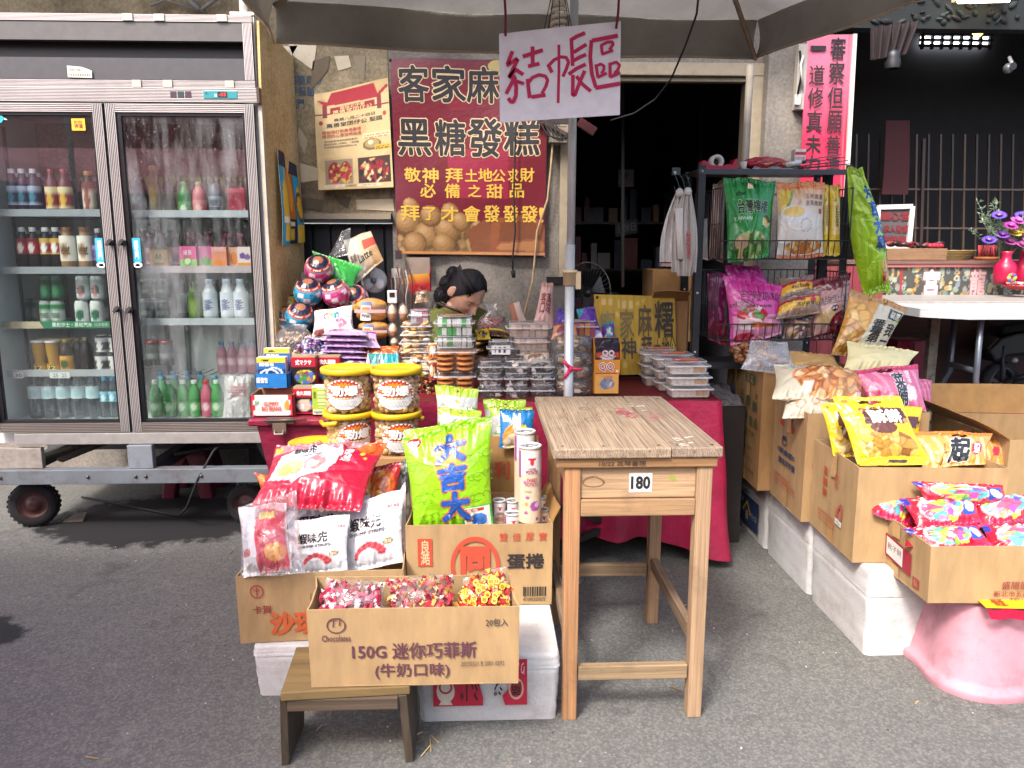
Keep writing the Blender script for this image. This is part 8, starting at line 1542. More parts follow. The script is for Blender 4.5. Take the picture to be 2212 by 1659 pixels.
# pink stool, yellow card
t=thing('pink_stool','scuffed pink plastic stool under the front right carton','stool'); c=V3(1.735,2.39,0); mb=MB(); rings=[]; M_pink=amat('pink_plastic',.65,var=.22,vs=7,bs=.3,bscale=30,dirt=.55,dirtcol='7a5254',dscale=10)
def wavy(s,z,am,k=28):
    out=[]
    for a in np.linspace(0,2*math.pi,112,endpoint=False):
        w=max(0,math.cos(2*(a-math.pi/4)*1.0)); e=.5+.5*math.cos(4*(a-math.pi/4)); r=s*(1+.13*e**1.2)*(1-am*(1-e)**2*.11); out.append((c.x+r*math.cos(a)*1.05,c.y+r*math.sin(a)*.95,z))
    return out
for z,s,am in ((0.0,.352,.8),(.018,.356,.8),(.03,.35,.8),(.035,.329,.8),(.05,.324,.8),(.15,.297,.8),(.24,.272,.8),(.268,.266,.7),(.281,.262,.6),(.288,.254,.5),(.29,.225,.4)): rings.append(wavy(s*.79,z,am))
mb.loft(rings,'b98590',(False,True)); mk('seat_shell',mb,M_pink,t)
t=thing('yellow_booklet','yellow card booklet in red film lying on the pink stool','booklet'); mb=MB(); a=[P(2084,1322,2.2),P(2240,1304,2.2)]; z=.2985
mb.hexa([(1.565,2.19,z),(1.95,2.16,z),(1.97,2.22,z+.0),(1.57,2.25,z),(1.545,2.165,z+.012),(1.95,2.13,z+.012),(1.97,2.24,z+.0145),(1.56,2.27,z+.0145)],'c9a51c'); mk('card',mb,M_matte,t); mb=MB(); p,U,V=quadgrid((1.56,2.16,z-.022),(1.95,2.125,z-.022),(1.95,2.128,z+.008),(1.545,2.162,z+.008),20,4,lambda U,V:.006*np.sin(U*30)); mb.slab(p,.002,'b0163c'); mk('film',mb,M_film,t)
mb=MB(); f=flat((1.56,2.1575,z+.0135),(.36,-.03,0),(.01,.09,.0015)); mb.text('福星',f,(.05,.2,.16,.9),'8a2a1c',.01); mb.text('土地公  大伯公',f,(.4,.3,.9,.7),'6a4a1a',.0); mk('print',mb,M_ink,t)
# ================= WIRE RACK =================
RY=3.6
def rack():
    t=thing('wire_rack','black metal rack with two wire baskets full of snack bags','rack'); k='1f2226'
    xl,xr=1.004,1.69; yb=3.95; zt=P(1600,365,RY).z
    for (x,y) in ((xl,RY),(xr,RY),(xl+.03,yb),(xr,yb)):
        mb=MB(); mb.bx((x-.018,y,0),(x+.018,y+.004,zt+.02),k); mb.bx((x-.018 if x<1.3 else x+.014,y,0),(x-.014 if x<1.3 else x+.018,y+.03,zt+.02),k)
        for z in (zt-.01,1.2,.92): mb.sphere((x,y-.001,z),.006,'b9babb',8,6)
        mk('post',mb,M_black,t,.001)
    mb=MB(); mb.bx((xl-.018,RY-.004,zt-.025),(xr+.018,RY,zt),'3a3f46'); mb.bx((xl-.018,RY+.001,zt-.004),(xr+.018,yb+.02,zt),'2c3036'); mb.bx((xl-.018,RY-.003,.84),(xr+.018,RY+.0,.87),k); mb.bx((xl,RY+.01,.84),(xr,yb,.85),k); mk('shelf_plate',mb,M_black,t,.001)
    def basket(zb,z1,zf,Yf,Yb2,x0,x1):
        mb=MB(); r=.0022
        def wl(*p): mb.tube([Vector(q) for q in p],r,k,5)
        n=18
        for i in range(n+1):
            x=x0+(x1-x0)*i/n; wl((x,Yf,zf),(x,Yf+.015,zb),(x,Yb2,zb),(x,Yb2,z1))
        for s in (x0,x1):
            m=13
            for i in range(m+1): y=Yf+(Yb2-Yf)*i/m; zz=zf+(z1-zf)*min(1,i/3.) ; wl((s,y,zb),(s,y,z1))
            mb.tube([(s,Yf,z1),(s,Yb2,z1)],.003,k,6); mb.tube([(s,Yf,(zb+z1)/2),(s,Yb2,(zb+z1)/2)],.0025,k,6); mb.tube([(s,Yf,zb),(s,Yf,z1)],.003,k,6)
        for z,y in ((zf,Yf),(zb,Yf+.015),(zb,Yb2),(z1,Yb2),((zf+zb)/2,Yf+.007)): 
            if abs(z-(zf+zb)/2)>1e-4: mb.tube([(x0,y,z),(x1,y,z)],.0032,k,6)
        for i in range(5): y=Yf+.015+(Yb2-Yf-.015)*i/4; wl((x0,y,zb),(x1,y,zb))
        mk('wire_basket',mb,M_black,t)
    z=lambda y,Y=RY-.12: P(1700,y,Y).z
    basket(z(560),z(405),z(520),RY-.12,yb-.02,1.065,1.655); basket(z(735),z(588),z(700),RY-.12,yb-.02,1.065,1.655)
    mb=MB(); mb.bx((1.62,RY+.1,1.0),(1.66,RY+.13,1.76),k); mk('back_brace',mb,M_black,t)
rack()
Yk=RY-.02
# top of rack
t=thing('tape_dispenser','red desktop tape dispenser with a white roll on top of the rack','tape dispenser'); Y=3.68; zt=P(1600,365,RY).z+.001; a=P(1514,370,Y).x;b=P(1593,370,Y).x; w=b-a; mb=MB(); prof=[(0,0),(1,0),(1,.30),(.93,.31),(.86,.14),(.72,.17),(.6,.12),(.28,.15),(.12,.26),(.04,.27)]
S1=[(a+w*u,Y,zt+w*v*1.0) for u,v in prof]; S2=[(x,y+.07,z) for x,y,z in S1]; n=len(prof); mb.add(S1+S2,[tuple(range(n)),tuple(range(2*n-1,n-1,-1))]+[(i,n+i,n+(i+1)%n,(i+1)%n) for i in range(n)],'b01a3f'); mk('base',mb,M_plastic,t,.004)
mb=MB(); c=V3(a+w*.46,Y+.035,zt+w*.24); Mx=Matrix.Rotation(R(90),3,'X'); mb.lathe(c,[(w*.10,-.02),(w*.19,-.02),(w*.19,.02),(w*.10,.02),(w*.10,-.02)],'cfcac4',22,Mx); mb.lathe(c,[(0,-.022),(w*.11,-.022)],'3a3a3e',16,Mx); mk('tape_roll',mb,M_plastic,t)
t=thing('paper_cup','small white cup on top of the rack beside the tape dispenser','cup'); p=P(1608,366,3.68); mb=MB(); mb.lathe((p.x,3.7,zt),[(0,.0),(.014,0),(.017,.042),(.015,.042),(.013,.004)],'cfccc6',16); mk('cup_body',mb,M_paper,t)
def lump(name,label,cat,x0,y0,x1,y1,Y,dep,ops,mat=M_film,seed=1,texts=()):
    a,b,z0,z1=pb(x0,y0,x1,y1,Y); t=thing(name,label,cat); mb=MB(); rs=np.random.RandomState(seed); ph=rs.uniform(0,6,6)
    u=np.linspace(0,2*math.pi,49); v=np.linspace(-math.pi/2,math.pi/2,25); UU,VV=np.meshgrid(u,v); rr=1+.10*np.sin(UU*3+ph[0]+VV*2)+.07*np.sin(UU*7+ph[1]-VV*4)+.05*np.sin(UU*13+VV*9+ph[2])
    q=np.stack([np.cos(VV)*np.cos(UU)*(b-a)/2*rr,np.cos(VV)*np.sin(UU)*dep/2*rr,np.sin(VV)*(z1-z0)/2*rr],-1); 
    mb.grid(q+np.array([(a+b)/2,Y+dep/2,(z0+z1)/2]),paint((q[...,0]/(b-a)+.5),(q[...,2]/(z1-z0)+.5),ops,seed)); mk('body',mb,mat,t); return t
lump('red_pouch','red festive pouch with gold characters on top of the rack','pouch',1612,338,1712,366,3.7,.1,[('f','a31428'),('v',.55,.5,.35,.3,['a31428','a31428','c98a2f','a31428'],24)],seed=3)
pbox('medicine_box','small white and pink box standing on the rack top','box',1716,322,1742,352,3.78,.05,[('f','d5ccc8'),('r',0,.55,1,.8,'b5303f'),('lines',.1,.1,.9,.45,4,'b08a8a')])
t=thing('folders','dark clipboards and clear film lying on the rack top','folders'); mb=MB()
for k in range(4): mb.bar(P(1720-8*k,364-3*k,3.66+.03*k),P(1822-6*k,356-7*k,3.74+.03*k),.10,.004,['1f2a33','26343f','18191d','2a3a44'][k])
mk('board',mb,M_plastic,t); mb=MB(); p,U,V=quadgrid(P(1622,369,3.62),P(1735,369,3.62),P(1745,355,3.8),P(1640,352,3.8),14,8,lambda U,V:.006*np.sin(U*14+V*5)); mb.slab(p,.001,'cccccc'); mk('film',mb,M_haze,t)
mb=MB(); mb.tube([P(1698,356,3.62),P(1730,350,3.62)],.011,'cfd0d0',10); mb.tube([P(1730,350,3.62),P(1742,348,3.62)],.006,'2a2a2e',8); mk('marker',mb,M_plastic,t)
# bags in upper basket
bq('snack_bag','large green snack bag with handle hole standing left in the upper basket','snack bag',[(1572,570),(1660,556),(1562,382),(1676,392)],Yk-.06,Yk+.02,th=.10,ops=[('f','1f8a3c'),('r',0,.88,1,1,'15803a'),('v',.5,.17,.46,.17,['4a8a34','8ab060','c9b080','2f6a24','a5c07a'],26),('e',.3,.22,.16,.08,'b59a74'),('k',15,2.6,'2a9a4a'),('v',.85,.45,.1,.08,['c9b03a','3a3a2a','d8d0a0'],8)],texts=[('台灣檸檬',(.2,.55,.85,.72),'16301f',.02,0,('a8d0a8',.06)),('cher',(.2,.78,.4,.83),'16301f',.03),('TAIWAN',(.12,.47,.5,.51),'cfe8cf',.01)],hole=(.5,.9,.08,.035),res=240,wr=1.6)
bq('snack_bag','large orange and white corn cracker bag in the middle of the upper basket','snack bag',[(1676,562),(1778,556),(1677,394),(1782,392)],Yk-.05,Yk,th=.08,ops=[('f','cfcac2'),('r',0,.90,1,1,'c2743a'),('r',0,0,1,.05,'b5642f'),('g',.5,'cfcac2',.9,'c99a6a'),('p',[(.02,.9),(.3,.9),(.12,.6),(.02,.55)],'c9a92f'),('p',[(.3,.9),(.36,.9),(.18,.6),(.12,.6)],'6a8a3a'),('e',.32,.58,.27,.11,'c5cbd0'),('e',.32,.60,.22,.075,'d8b860'),('v',.55,.15,.4,.09,['c9843a','d8a860','b56a2a','e0c090'],16),('ring',.56,.42,.12,.085,'8a8a86',.1),('r',.86,.56,.94,.64,'a05a6a')],texts=[('玉米濃湯',(.55,.76,.95,.83),'4a3a30',.0),('金黃脆餅',(.55,.67,.95,.74),'4a3a30',.0)],res=240)
for x0,x1,l in ((1774,1788,'narrow yellow snack bag edge left of the other narrow one'),(1790,1814,'narrow yellow snack bag at the right end of the upper basket')): bq('snack_bag',l,'snack bag',[(x0,554),(x1,552),(x0+2,402),(x1+2,398)],Yk-.02,Yk+.05,th=.05,ops=[('f','cfb02f'),('r',.1,.3,.9,.8,'d8c47a'),('e',.4,.78,.15,.02,'8a9a3a')],texts=[('玉米濃湯金黃脆餅',(.35,.4,.65,.7),'5a4a2a',.01,270)],res=220)
bq('snack_bag','pale tan snack bag behind the left basket grid','snack bag',[(1530,560),(1562,566),(1540,398),(1568,386)],Yk+.12,Yk+.16,th=.06,ops=[('f','a5806a'),('g',0,'8a6a58',1,'b8948a'),('k',9,2,'7a5a4c')])
bq('hanging_chip_bag','long lime green snack bag with blue characters hanging on the right side of the rack','snack bag',[(1866,642),(1924,630),(1828,362),(1864,364)],3.5,3.52,th=.13,ops=[('f','8fb81f'),('v',.82,.18,.16,.10,['c03040','e0c8b0','d8b0a0','e0a030'],10),('k',9,2.5,'a5c83a')],texts=[('大',(.52,.76,.86,.86),dol,.06,0,('a8c890',.12)),('吉',(.55,.62,.9,.74),dol,.06,0,('a8c890',.12)),('大',(.58,.48,.92,.6),dol,.06,0,('a8c890',.12)),('乖乖',(.6,.34,.92,.46),dol,.05,0,('a8c890',.1))],res=230,wr=1.8,pinch=-.22)
# lower basket
bq('snack_bag','magenta strawberry wafer bag with black lettering in the lower basket','snack bag',[(1578,748),(1688,722),(1563,596),(1690,618)],Yk-.07,Yk-.02,th=.11,ops=[('f','c23f8f'),('r',.05,.0,1,.42,'c98aa8'),('v',.4,.42,.28,.16,['b02034','c9405a','5a8a3a','d8b0b8','c03048'],18),('e',.35,.28,.22,.09,'d8c0c0'),('p',[(.35,.22),(.9,.18),(.92,.25),(.4,.3)],'c9704a'),('v',.25,.08,.2,.07,['b02034','c9405a','a01830'],8),('g',.78,'c23f8f',1,'b52f86')],texts=[('台灣草莓',(.22,.66,.98,.82),'c23f8f',.0,0,('26141f',.05)),('TAIWAN',(.1,.60,.42,.645),'26141f',.04),('STRAWBERRY WAFER',(.02,.545,.78,.59),'26141f',.03)],res=240,wr=1.8)
bq('snack_bag','crumpled magenta bag top behind the strawberry wafer bag','snack bag',[(1572,650),(1690,650),(1566,572),(1640,576)],Yk+.06,Yk+.1,th=.07,ops=[('f','b52a86'),('k',7,1.8,'c25a9a')],wr=2.5)
bq('snack_bag','magenta snack bag pressed against the left grid of the lower basket','snack bag',[(1530,735),(1572,748),(1528,590),(1570,588)],Yk+.12,Yk+.05,th=.06,ops=[('f','7a1f56'),('r',0,0,1,.35,'8a1a34'),('k',14,1.6,'b05a8a')])
sc=[('f','8a7260'),('p',[(0,.2),(1,.35),(1,.65),(0,.5)],'cfa52a'),('p',[(0,.5),(1,.65),(1,.75),(0,.62)],'a5203f'),('e',.8,.5,.08,.1,'b0302f'),('v',.5,.86,.4,.12,['6a6460','8a847e','b0aaa4'],10)]
bq('snack_bag','clear and yellow sesame cracker bag lying upper middle in the lower basket','snack bag',[(1684,650),(1758,640),(1684,602),(1758,594)],Yk-.05,Yk+.02,th=.06,ops=sc,texts=[('Sesame',(.3,.3,.85,.48),'5a2a1a',.02,180)],wr=2)
bq('snack_bag','clear and yellow sesame cracker bag lying lower middle in the lower basket','snack bag',[(1676,690),(1770,676),(1684,640),(1776,622)],Yk-.1,Yk-.04,th=.07,ops=sc,texts=[('Thin Cracker',(.15,.52,.6,.62),'3a1a1a',.02),('黑芝麻薄片',(.4,.3,.95,.45),'3a2a14',.02)],wr=2)
bq('snack_bag','clear bag of brown crackers low in the middle of the lower basket','snack bag',[(1690,735),(1752,728),(1692,690),(1756,684)],Yk-.08,Yk-.04,th=.07,ops=[('f','6a5a50'),('v',.5,.5,.48,.48,['8a6a4a','b59a7a','4a3a34','c9b8a8','7a5a6a'],26)])
bq('snack_bag','large pale pink soda cracker bag with beans at the right of the lower basket','snack bag',[(1756,736),(1832,722),(1752,606),(1838,590)],Yk-.07,Yk,th=.10,ops=[('f','b08a86'),('r',0,.88,1,1,'7a2a34'),('s',0,.88,1,1,'4a2026',14,40,.3),('v',.5,.82,.5,.06,['6a2a34','c9b0ac','8a4a50'],30),('r',.05,.2,.5,.46,'b59a6e'),('v',.7,.2,.3,.2,['6a1a24','8a2a34','4a141c'],30),('e',.5,.46,.1,.05,'2a1418'),('r',.0,0,1,.08,'5a1a22')],texts=[('紅藜麥蘇打餅',(.02,.54,1.0,.66),'c9b0ae',.0,0,('4a141f',.05)),('全素',(.42,.44,.58,.48),'e0d0d0',.02)],res=240,wr=1.6)
bq('potato_chip_bag','big tilted kraft and cream sweet potato chip bag leaning right of the rack','snack bag',[(1795,768),(1900,775),(1838,624),(1962,664)],3.38,3.44,th=.09,ops=[('f','b5b29c'),('r',0,.90,1,1,'a07a44'),('r',0,0,1,.06,'9a7440'),('p',[(0,.04),(.32,.04),(.42,.5),(.5,.9),(0,.9)],'b5843a'),('v',.2,.45,.2,.42,['c29238','b5802f','d0a855','a0702a','c99a40'],26,2.),('r',.72,.68,.98,.86,'26261f'),('p',[(.85,.68),(1,.68),(1,.76)],'6a9a3a'),('p',[(.42,.06),(.98,.06),(.98,.13),(.44,.16)],'8a3a24')],texts=[('番\n薯\n第\n一',(.48,.2,.72,.64),'26221e',.03),('我\n一',(.78,.3,.95,.62),'26221e',.03),('台灣\n製造',(.75,.71,.95,.84),'c9c9b8',.02),("SWEET POTATO CHIPS",(.44,.085,.96,.12),'e0d0b8',.02)],res=240)
loose('dried_snack_bag','clear bag of brown dried snacks on the tall far carton','snack bag',1602,738,1690,792,3.34,['7a4a2c','5a3422','96663f','8a5a3a','b08a60'],60,.022,9,.16)
bq('clear_bag','crumpled clear plastic film over the brown dried snacks','bag',[(1600,798),(1725,812),(1622,735),(1700,740)],3.30,3.36,th=.08,mat=M_haze,wr=2.5)
bq('paper_bag','opened kraft bag lying behind the ring snack bags','bag',[(1700,800),(1822,800),(1706,758),(1800,768)],3.34,3.4,th=.05,ops=[('f','a5824f'),('k',8,1.9,'b5945f')],mat=M_paper,wr=2)
# hanging plastic shopping bags
t=thing('shopping_bags','bundle of white plastic shopping bags and spoons hanging on the left rack post','bags'); Yh=3.56; mb=MB()
def hang(x0,x1,yt,yb,xt,seed,Y):
    A,B,C,D=P(x0,yb,Y),P(x1,yb,Y),P(xt+8,yt,Y),P(xt-8,yt,Y); pk_=P(xt,yt,Y)
    p,U,V=quadgrid(A,B,C,D,26,30,lambda U,V:(1-V*.6)*(.012*np.sin(U*17+seed)+.01*np.sin(U*31+V*4+seed*2))); p[...,0]+=.02*np.sin(V*3.0)*np.sign(U-.5)*np.abs(U-.5)*2; mb.slab(p,.003,random.choice(['bdb7b2','c9c4c0','b5aea8']))
hang(1424,1480,418,566,1468,1,Yh); hang(1452,1500,416,588,1484,4,Yh-.03); hang(1462,1494,424,596,1486,7,Yh-.05)
for x,y in ((1468,416),(1486,414)): mb.sphere(P(x,y,Yh-.03),(.018,.014,.02),'c5c0bb',10,8)
mk('bag',mb,amat('plastic_bag',.45,var=.1,bs=.3,bscale=30),t); mb=MB()
for k,x in enumerate((1466,1470,1474)): mb.tube([P(x-4,450,Yh-.065),P(x-2,500,Yh-.065),P(x,560,Yh-.065)],[.012,.006,.006],'cfc9c2',8)
mk('spoon',mb,M_plastic,t); mb=MB()
for k,x in enumerate((1464,1476,1488)): mb.tube([P(x-6,378,Yh),P(x,392,Yh),P(x+4,408,Yh),P(x-4,416,Yh),P(x-8,402,Yh)],.002,'1f4a44',5)
mk('hook',mb,M_black,t); mb=MB(); f=pxq(P(1484,560,Yh-.075),P(1492,560,Yh-.075),P(1490,500,Yh-.075),P(1482,500,Yh-.075)); mb.text('謝\n謝',f,(0,0,1,1),'a03a40',.02); mk('print',mb,M_ink,t)
bq('clear_bag','grey plastic bag hanging behind the rack post beside the grid','bag',[(1508,560),(1530,562),(1512,480),(1528,470)],3.66,3.68,th=.04,ops=[('f','aaa49f')],mat=M_matte,wr=2)
# dark things in shop room
t=thing('standing_fan','dark standing fan with wire guard in the shop doorway','fan'); c=P(1268,632,4.9); mb=MB()
for k in range(36): a=k*math.pi/18; mb.tube([c+V3(.03*math.cos(a),-.05,.03*math.sin(a)),c+V3(.13*math.cos(a),-.04,.17*math.sin(a)),c+V3(.15*math.cos(a),0,.19*math.sin(a))],.0018,'5a5855',4)
mb.tube([c+V3(.15*math.cos(a),0,.19*math.sin(a)) for a in np.linspace(0,6.283,40)],.005,'6a6864',6); mk('guard',mb,M_metal,t); mb=MB(); mb.sphere(c,(.035,.06,.035),'3a3a3c',10,8); mb.tube([c+V3(0,.05,0),c+V3(0,.06,-.8)],.016,'2a2a2c',8); mk('motor',mb,M_plastic,t)
mb=MB()
for k in range(3): a=k*2.1+.4; mb.add([tuple(c+V3(.02*math.cos(a),-.02,.02*math.sin(a))),tuple(c+V3(.11*math.cos(a-.4),-.03,.14*math.sin(a-.4))),tuple(c+V3(.12*math.cos(a+.4),.0,.15*math.sin(a+.4)))],[(0,1,2)],'4a5055')
mk('blade',mb,M_plastic,t)
t=thing('carton','closed brown carton standing in the dark shop room','carton'); mb=MB(); a=P(1410,640,5.0);b=P(1500,582,5.0); mb.bx((a.x,5.0,a.z-.3),(b.x,5.35,b.z),'7a5a38'); mk('carton_body',mb,M_card,t,.004)
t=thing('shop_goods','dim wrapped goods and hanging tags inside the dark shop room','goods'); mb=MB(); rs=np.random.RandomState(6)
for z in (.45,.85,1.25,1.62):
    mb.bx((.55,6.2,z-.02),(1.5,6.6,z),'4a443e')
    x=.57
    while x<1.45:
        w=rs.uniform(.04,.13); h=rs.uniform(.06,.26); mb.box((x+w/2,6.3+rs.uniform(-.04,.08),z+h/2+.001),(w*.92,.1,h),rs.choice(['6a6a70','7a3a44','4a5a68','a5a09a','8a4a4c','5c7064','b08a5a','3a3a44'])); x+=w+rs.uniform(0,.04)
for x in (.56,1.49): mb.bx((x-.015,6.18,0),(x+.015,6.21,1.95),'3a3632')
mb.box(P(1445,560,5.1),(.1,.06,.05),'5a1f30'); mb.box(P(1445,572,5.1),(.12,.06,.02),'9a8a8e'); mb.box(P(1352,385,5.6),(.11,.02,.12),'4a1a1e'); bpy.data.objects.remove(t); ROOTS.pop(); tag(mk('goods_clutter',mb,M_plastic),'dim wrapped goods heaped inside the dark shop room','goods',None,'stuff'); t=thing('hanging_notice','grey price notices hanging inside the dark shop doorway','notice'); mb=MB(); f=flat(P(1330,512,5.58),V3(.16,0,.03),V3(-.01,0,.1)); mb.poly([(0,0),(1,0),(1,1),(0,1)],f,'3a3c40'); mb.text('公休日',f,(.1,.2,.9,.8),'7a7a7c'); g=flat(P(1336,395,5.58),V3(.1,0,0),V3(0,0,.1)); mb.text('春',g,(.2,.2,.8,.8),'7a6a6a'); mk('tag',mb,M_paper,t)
t=thing('wall_switch','teal metal electrical box on the doorway side','switch'); mb=MB(); a=P(1452,378,4.9);b=P(1470,362,4.9); mb.bx((a.x,4.9,a.z),(b.x,4.93,b.z),'3a5054'); mk('switch_plate',mb,M_metal,t); mb=MB(); mb.sphere(P(1458,374,4.89),.012,'c9c9c4',8,6); mk('switch_knob',mb,M_plastic,t)
t=thing('spray_can','yellow and blue spray can behind the far carton','can'); c=G(1578,850,.0); p=P(1580,845,3.85); mb=MB(); mb.lathe((p.x,3.85,p.z),[(0,0),(.024,0),(.024,.1),(.015,.115)],'2a5a8a',16,cols=['2a5a8a','2a5a8a','c9a02f','c9a02f']); mk('can_body',mb,M_plastic,t); mb=MB(); mb.lathe((p.x,3.85,p.z+.115),[(.013,0),(.013,.03),(0,.032)],'c98a2a',12); mk('cap',mb,M_plastic,t)
t=thing('side_shelf','low dark stand with silver foil packs between the stall and the row of cartons','stand'); mb=MB(); mb.bx((1.07,3.5,.0),(1.23,3.95,p.z-.002),'2a2422'); mk('stand_body',mb,M_dark,t,.004); mb=MB()
q,U,V=quadgrid((1.075,3.49,p.z),(1.225,3.49,p.z),(1.22,3.8,p.z+.05),(1.08,3.8,p.z+.05),14,14,lambda U,V:.012*np.sin(U*17)*np.sin(V*13)); mb.slab(q,.003,'7a7a80'); mk('foil',mb,M_film,t)
# ================= TEMPLE SIDE: tables, altar, flowers, scooter =================
YA=7.0
t=thing('offering_altar','long offering altar with embroidered flower frieze and white characters','altar'); a=P(1925,650,YA);b=P(2190,650,YA); zt=P(2050,570,YA).z; zb=P(2050,640,YA).z
mb=MB(); mb.bx((a.x-.5,YA+.01,0),(b.x+.9,YA+.7,zt),'4a2c28'); mk('table_body',mb,M_woodX,t)
mb=MB(); mb.bx((a.x-.5,YA-.03,zt+.001),(b.x+.9,YA+.72,zt+.03),'7a5a54'); mb.bx((a.x-.1,YA-.02,zt-.03),(b.x+.5,YA+.009,zt),'b06a68'); mk('tabletop',mb,M_woodX,t)
f=flat((a.x-.05,YA+.004,zb-.02),(b.x-a.x+.4,0,0),(0,0,zt-zb-.01)); U,V=np.meshgrid(np.linspace(0,1,150),np.linspace(0,1,34)); ops=[('f','4a4a44')]; rs=np.random.RandomState(2)
for k in range(210): ops.append((['e','ring'][k%2],rs.rand(),rs.rand(),rs.uniform(.005,.018),rs.uniform(.04,.12),rs.choice(['b5b09a','8a9a84','6a8a7a','c9b07a','a5a58f','b58a4a','7a8a90','94806a']))+((.5,) if k%2 else ()))
ops+=[('r',.075,0,.09,1,'a02a34')]; mb=MB(); mb.grid(f(U,V),paint(U,V,ops,2)); fr=mk('embroidered_frieze',mb,M_cloth,t)
mb=MB(); mb.text('宮',f,(.22,.12,.31,.9),'cfc6c4',.05,0,('8a5a60',.1)); mb.text('龍',f,(.5,.12,.59,.9),'cfa8a8',.03,0,('8a5a60',.1)); mk('lettering',mb,M_cloth,fr)
t=thing('wooden_tray_box','shallow wooden box on the altar','box'); c=P(1985,562,YA+.05); mb=MB(); mb.bx((P(1915,560,YA).x,YA,zt+.0315),(P(2045,560,YA).x,YA+.4,zt+.14),'8a6a4c'); mk('box',mb,M_woodX,t,.004)
t=thing('divination_blocks','dark red wooden moon blocks heaped on the wooden box','blocks'); mb=MB()
for k in range(26): mb.sphere((P(1925,560,YA).x+rs.uniform(0,.5),YA+rs.uniform(.02,.3),zt+.16+rs.uniform(0,.03)),(.045,.02,.018),rs.choice(['5a2024','7a2a30','3a1a1c','8a3a3c','26181a']),8,6,Matrix.Rotation(rs.uniform(-1,1),3,'Z'))
for k in range(4): mb.sphere((P(2012+k*7,550,YA).x,YA+.02,zt+.165),(.034,.02,.02),'b02038',8,6)
mk('blocks',mb,M_plastic,t)
t=thing('bamboo_basket','shallow round bamboo basket on the altar','basket'); c=P(2060,556,YA+.2); mb=MB()
for k in range(7): z=zt+.04+.013*k; r=.13+.009*k; mb.tube([(c.x+r*math.cos(a_),YA+.2+r*.8*math.sin(a_),z+.002*math.sin(a_*12)) for a_ in np.linspace(0,6.283,33)],.008,['8a7448','a08a58'][k%2],5)
mk('weave',mb,M_woodX,t)
t=thing('framed_notice','white framed notice with red writing standing behind the hanging bag','frame'); A,B,C,D=P(1925,535,7.4),P(1962,535,7.4),P(1970,446,7.45),P(1896,448,7.45); Ax=P(1892,530,7.4); mb=MB()
for s,e in ((Ax,P(1962,535,7.4)),(P(1962,535,7.4),C),(C,D),(D,Ax)): mb.bar(s,e,.045,.04,'c5c8cb',up=(0,1,0))
mk('frame',mb,M_metal,t,.002); mb=MB(); p,U,V=quadgrid(Ax+V3(0,.01,0),P(1962,535,7.41),C+V3(0,.01,0),D+V3(0,.01,0),8,8); mb.slab(p,.005,'4a4846'); mk('panel',mb,M_paper,t); mb=MB(); g=pxq(Ax,P(1962,535,7.4),C,D)
mb.text('順心宮',g,(.1,.66,.95,.88),'6a161e',.05); mb.text('求人有福',g,(.2,.36,.95,.54),'6a161e',.05); mb.text('財神廟',g,(.2,.12,.9,.28),'6a161e',.05); mk('lettering',mb,M_ink,t)
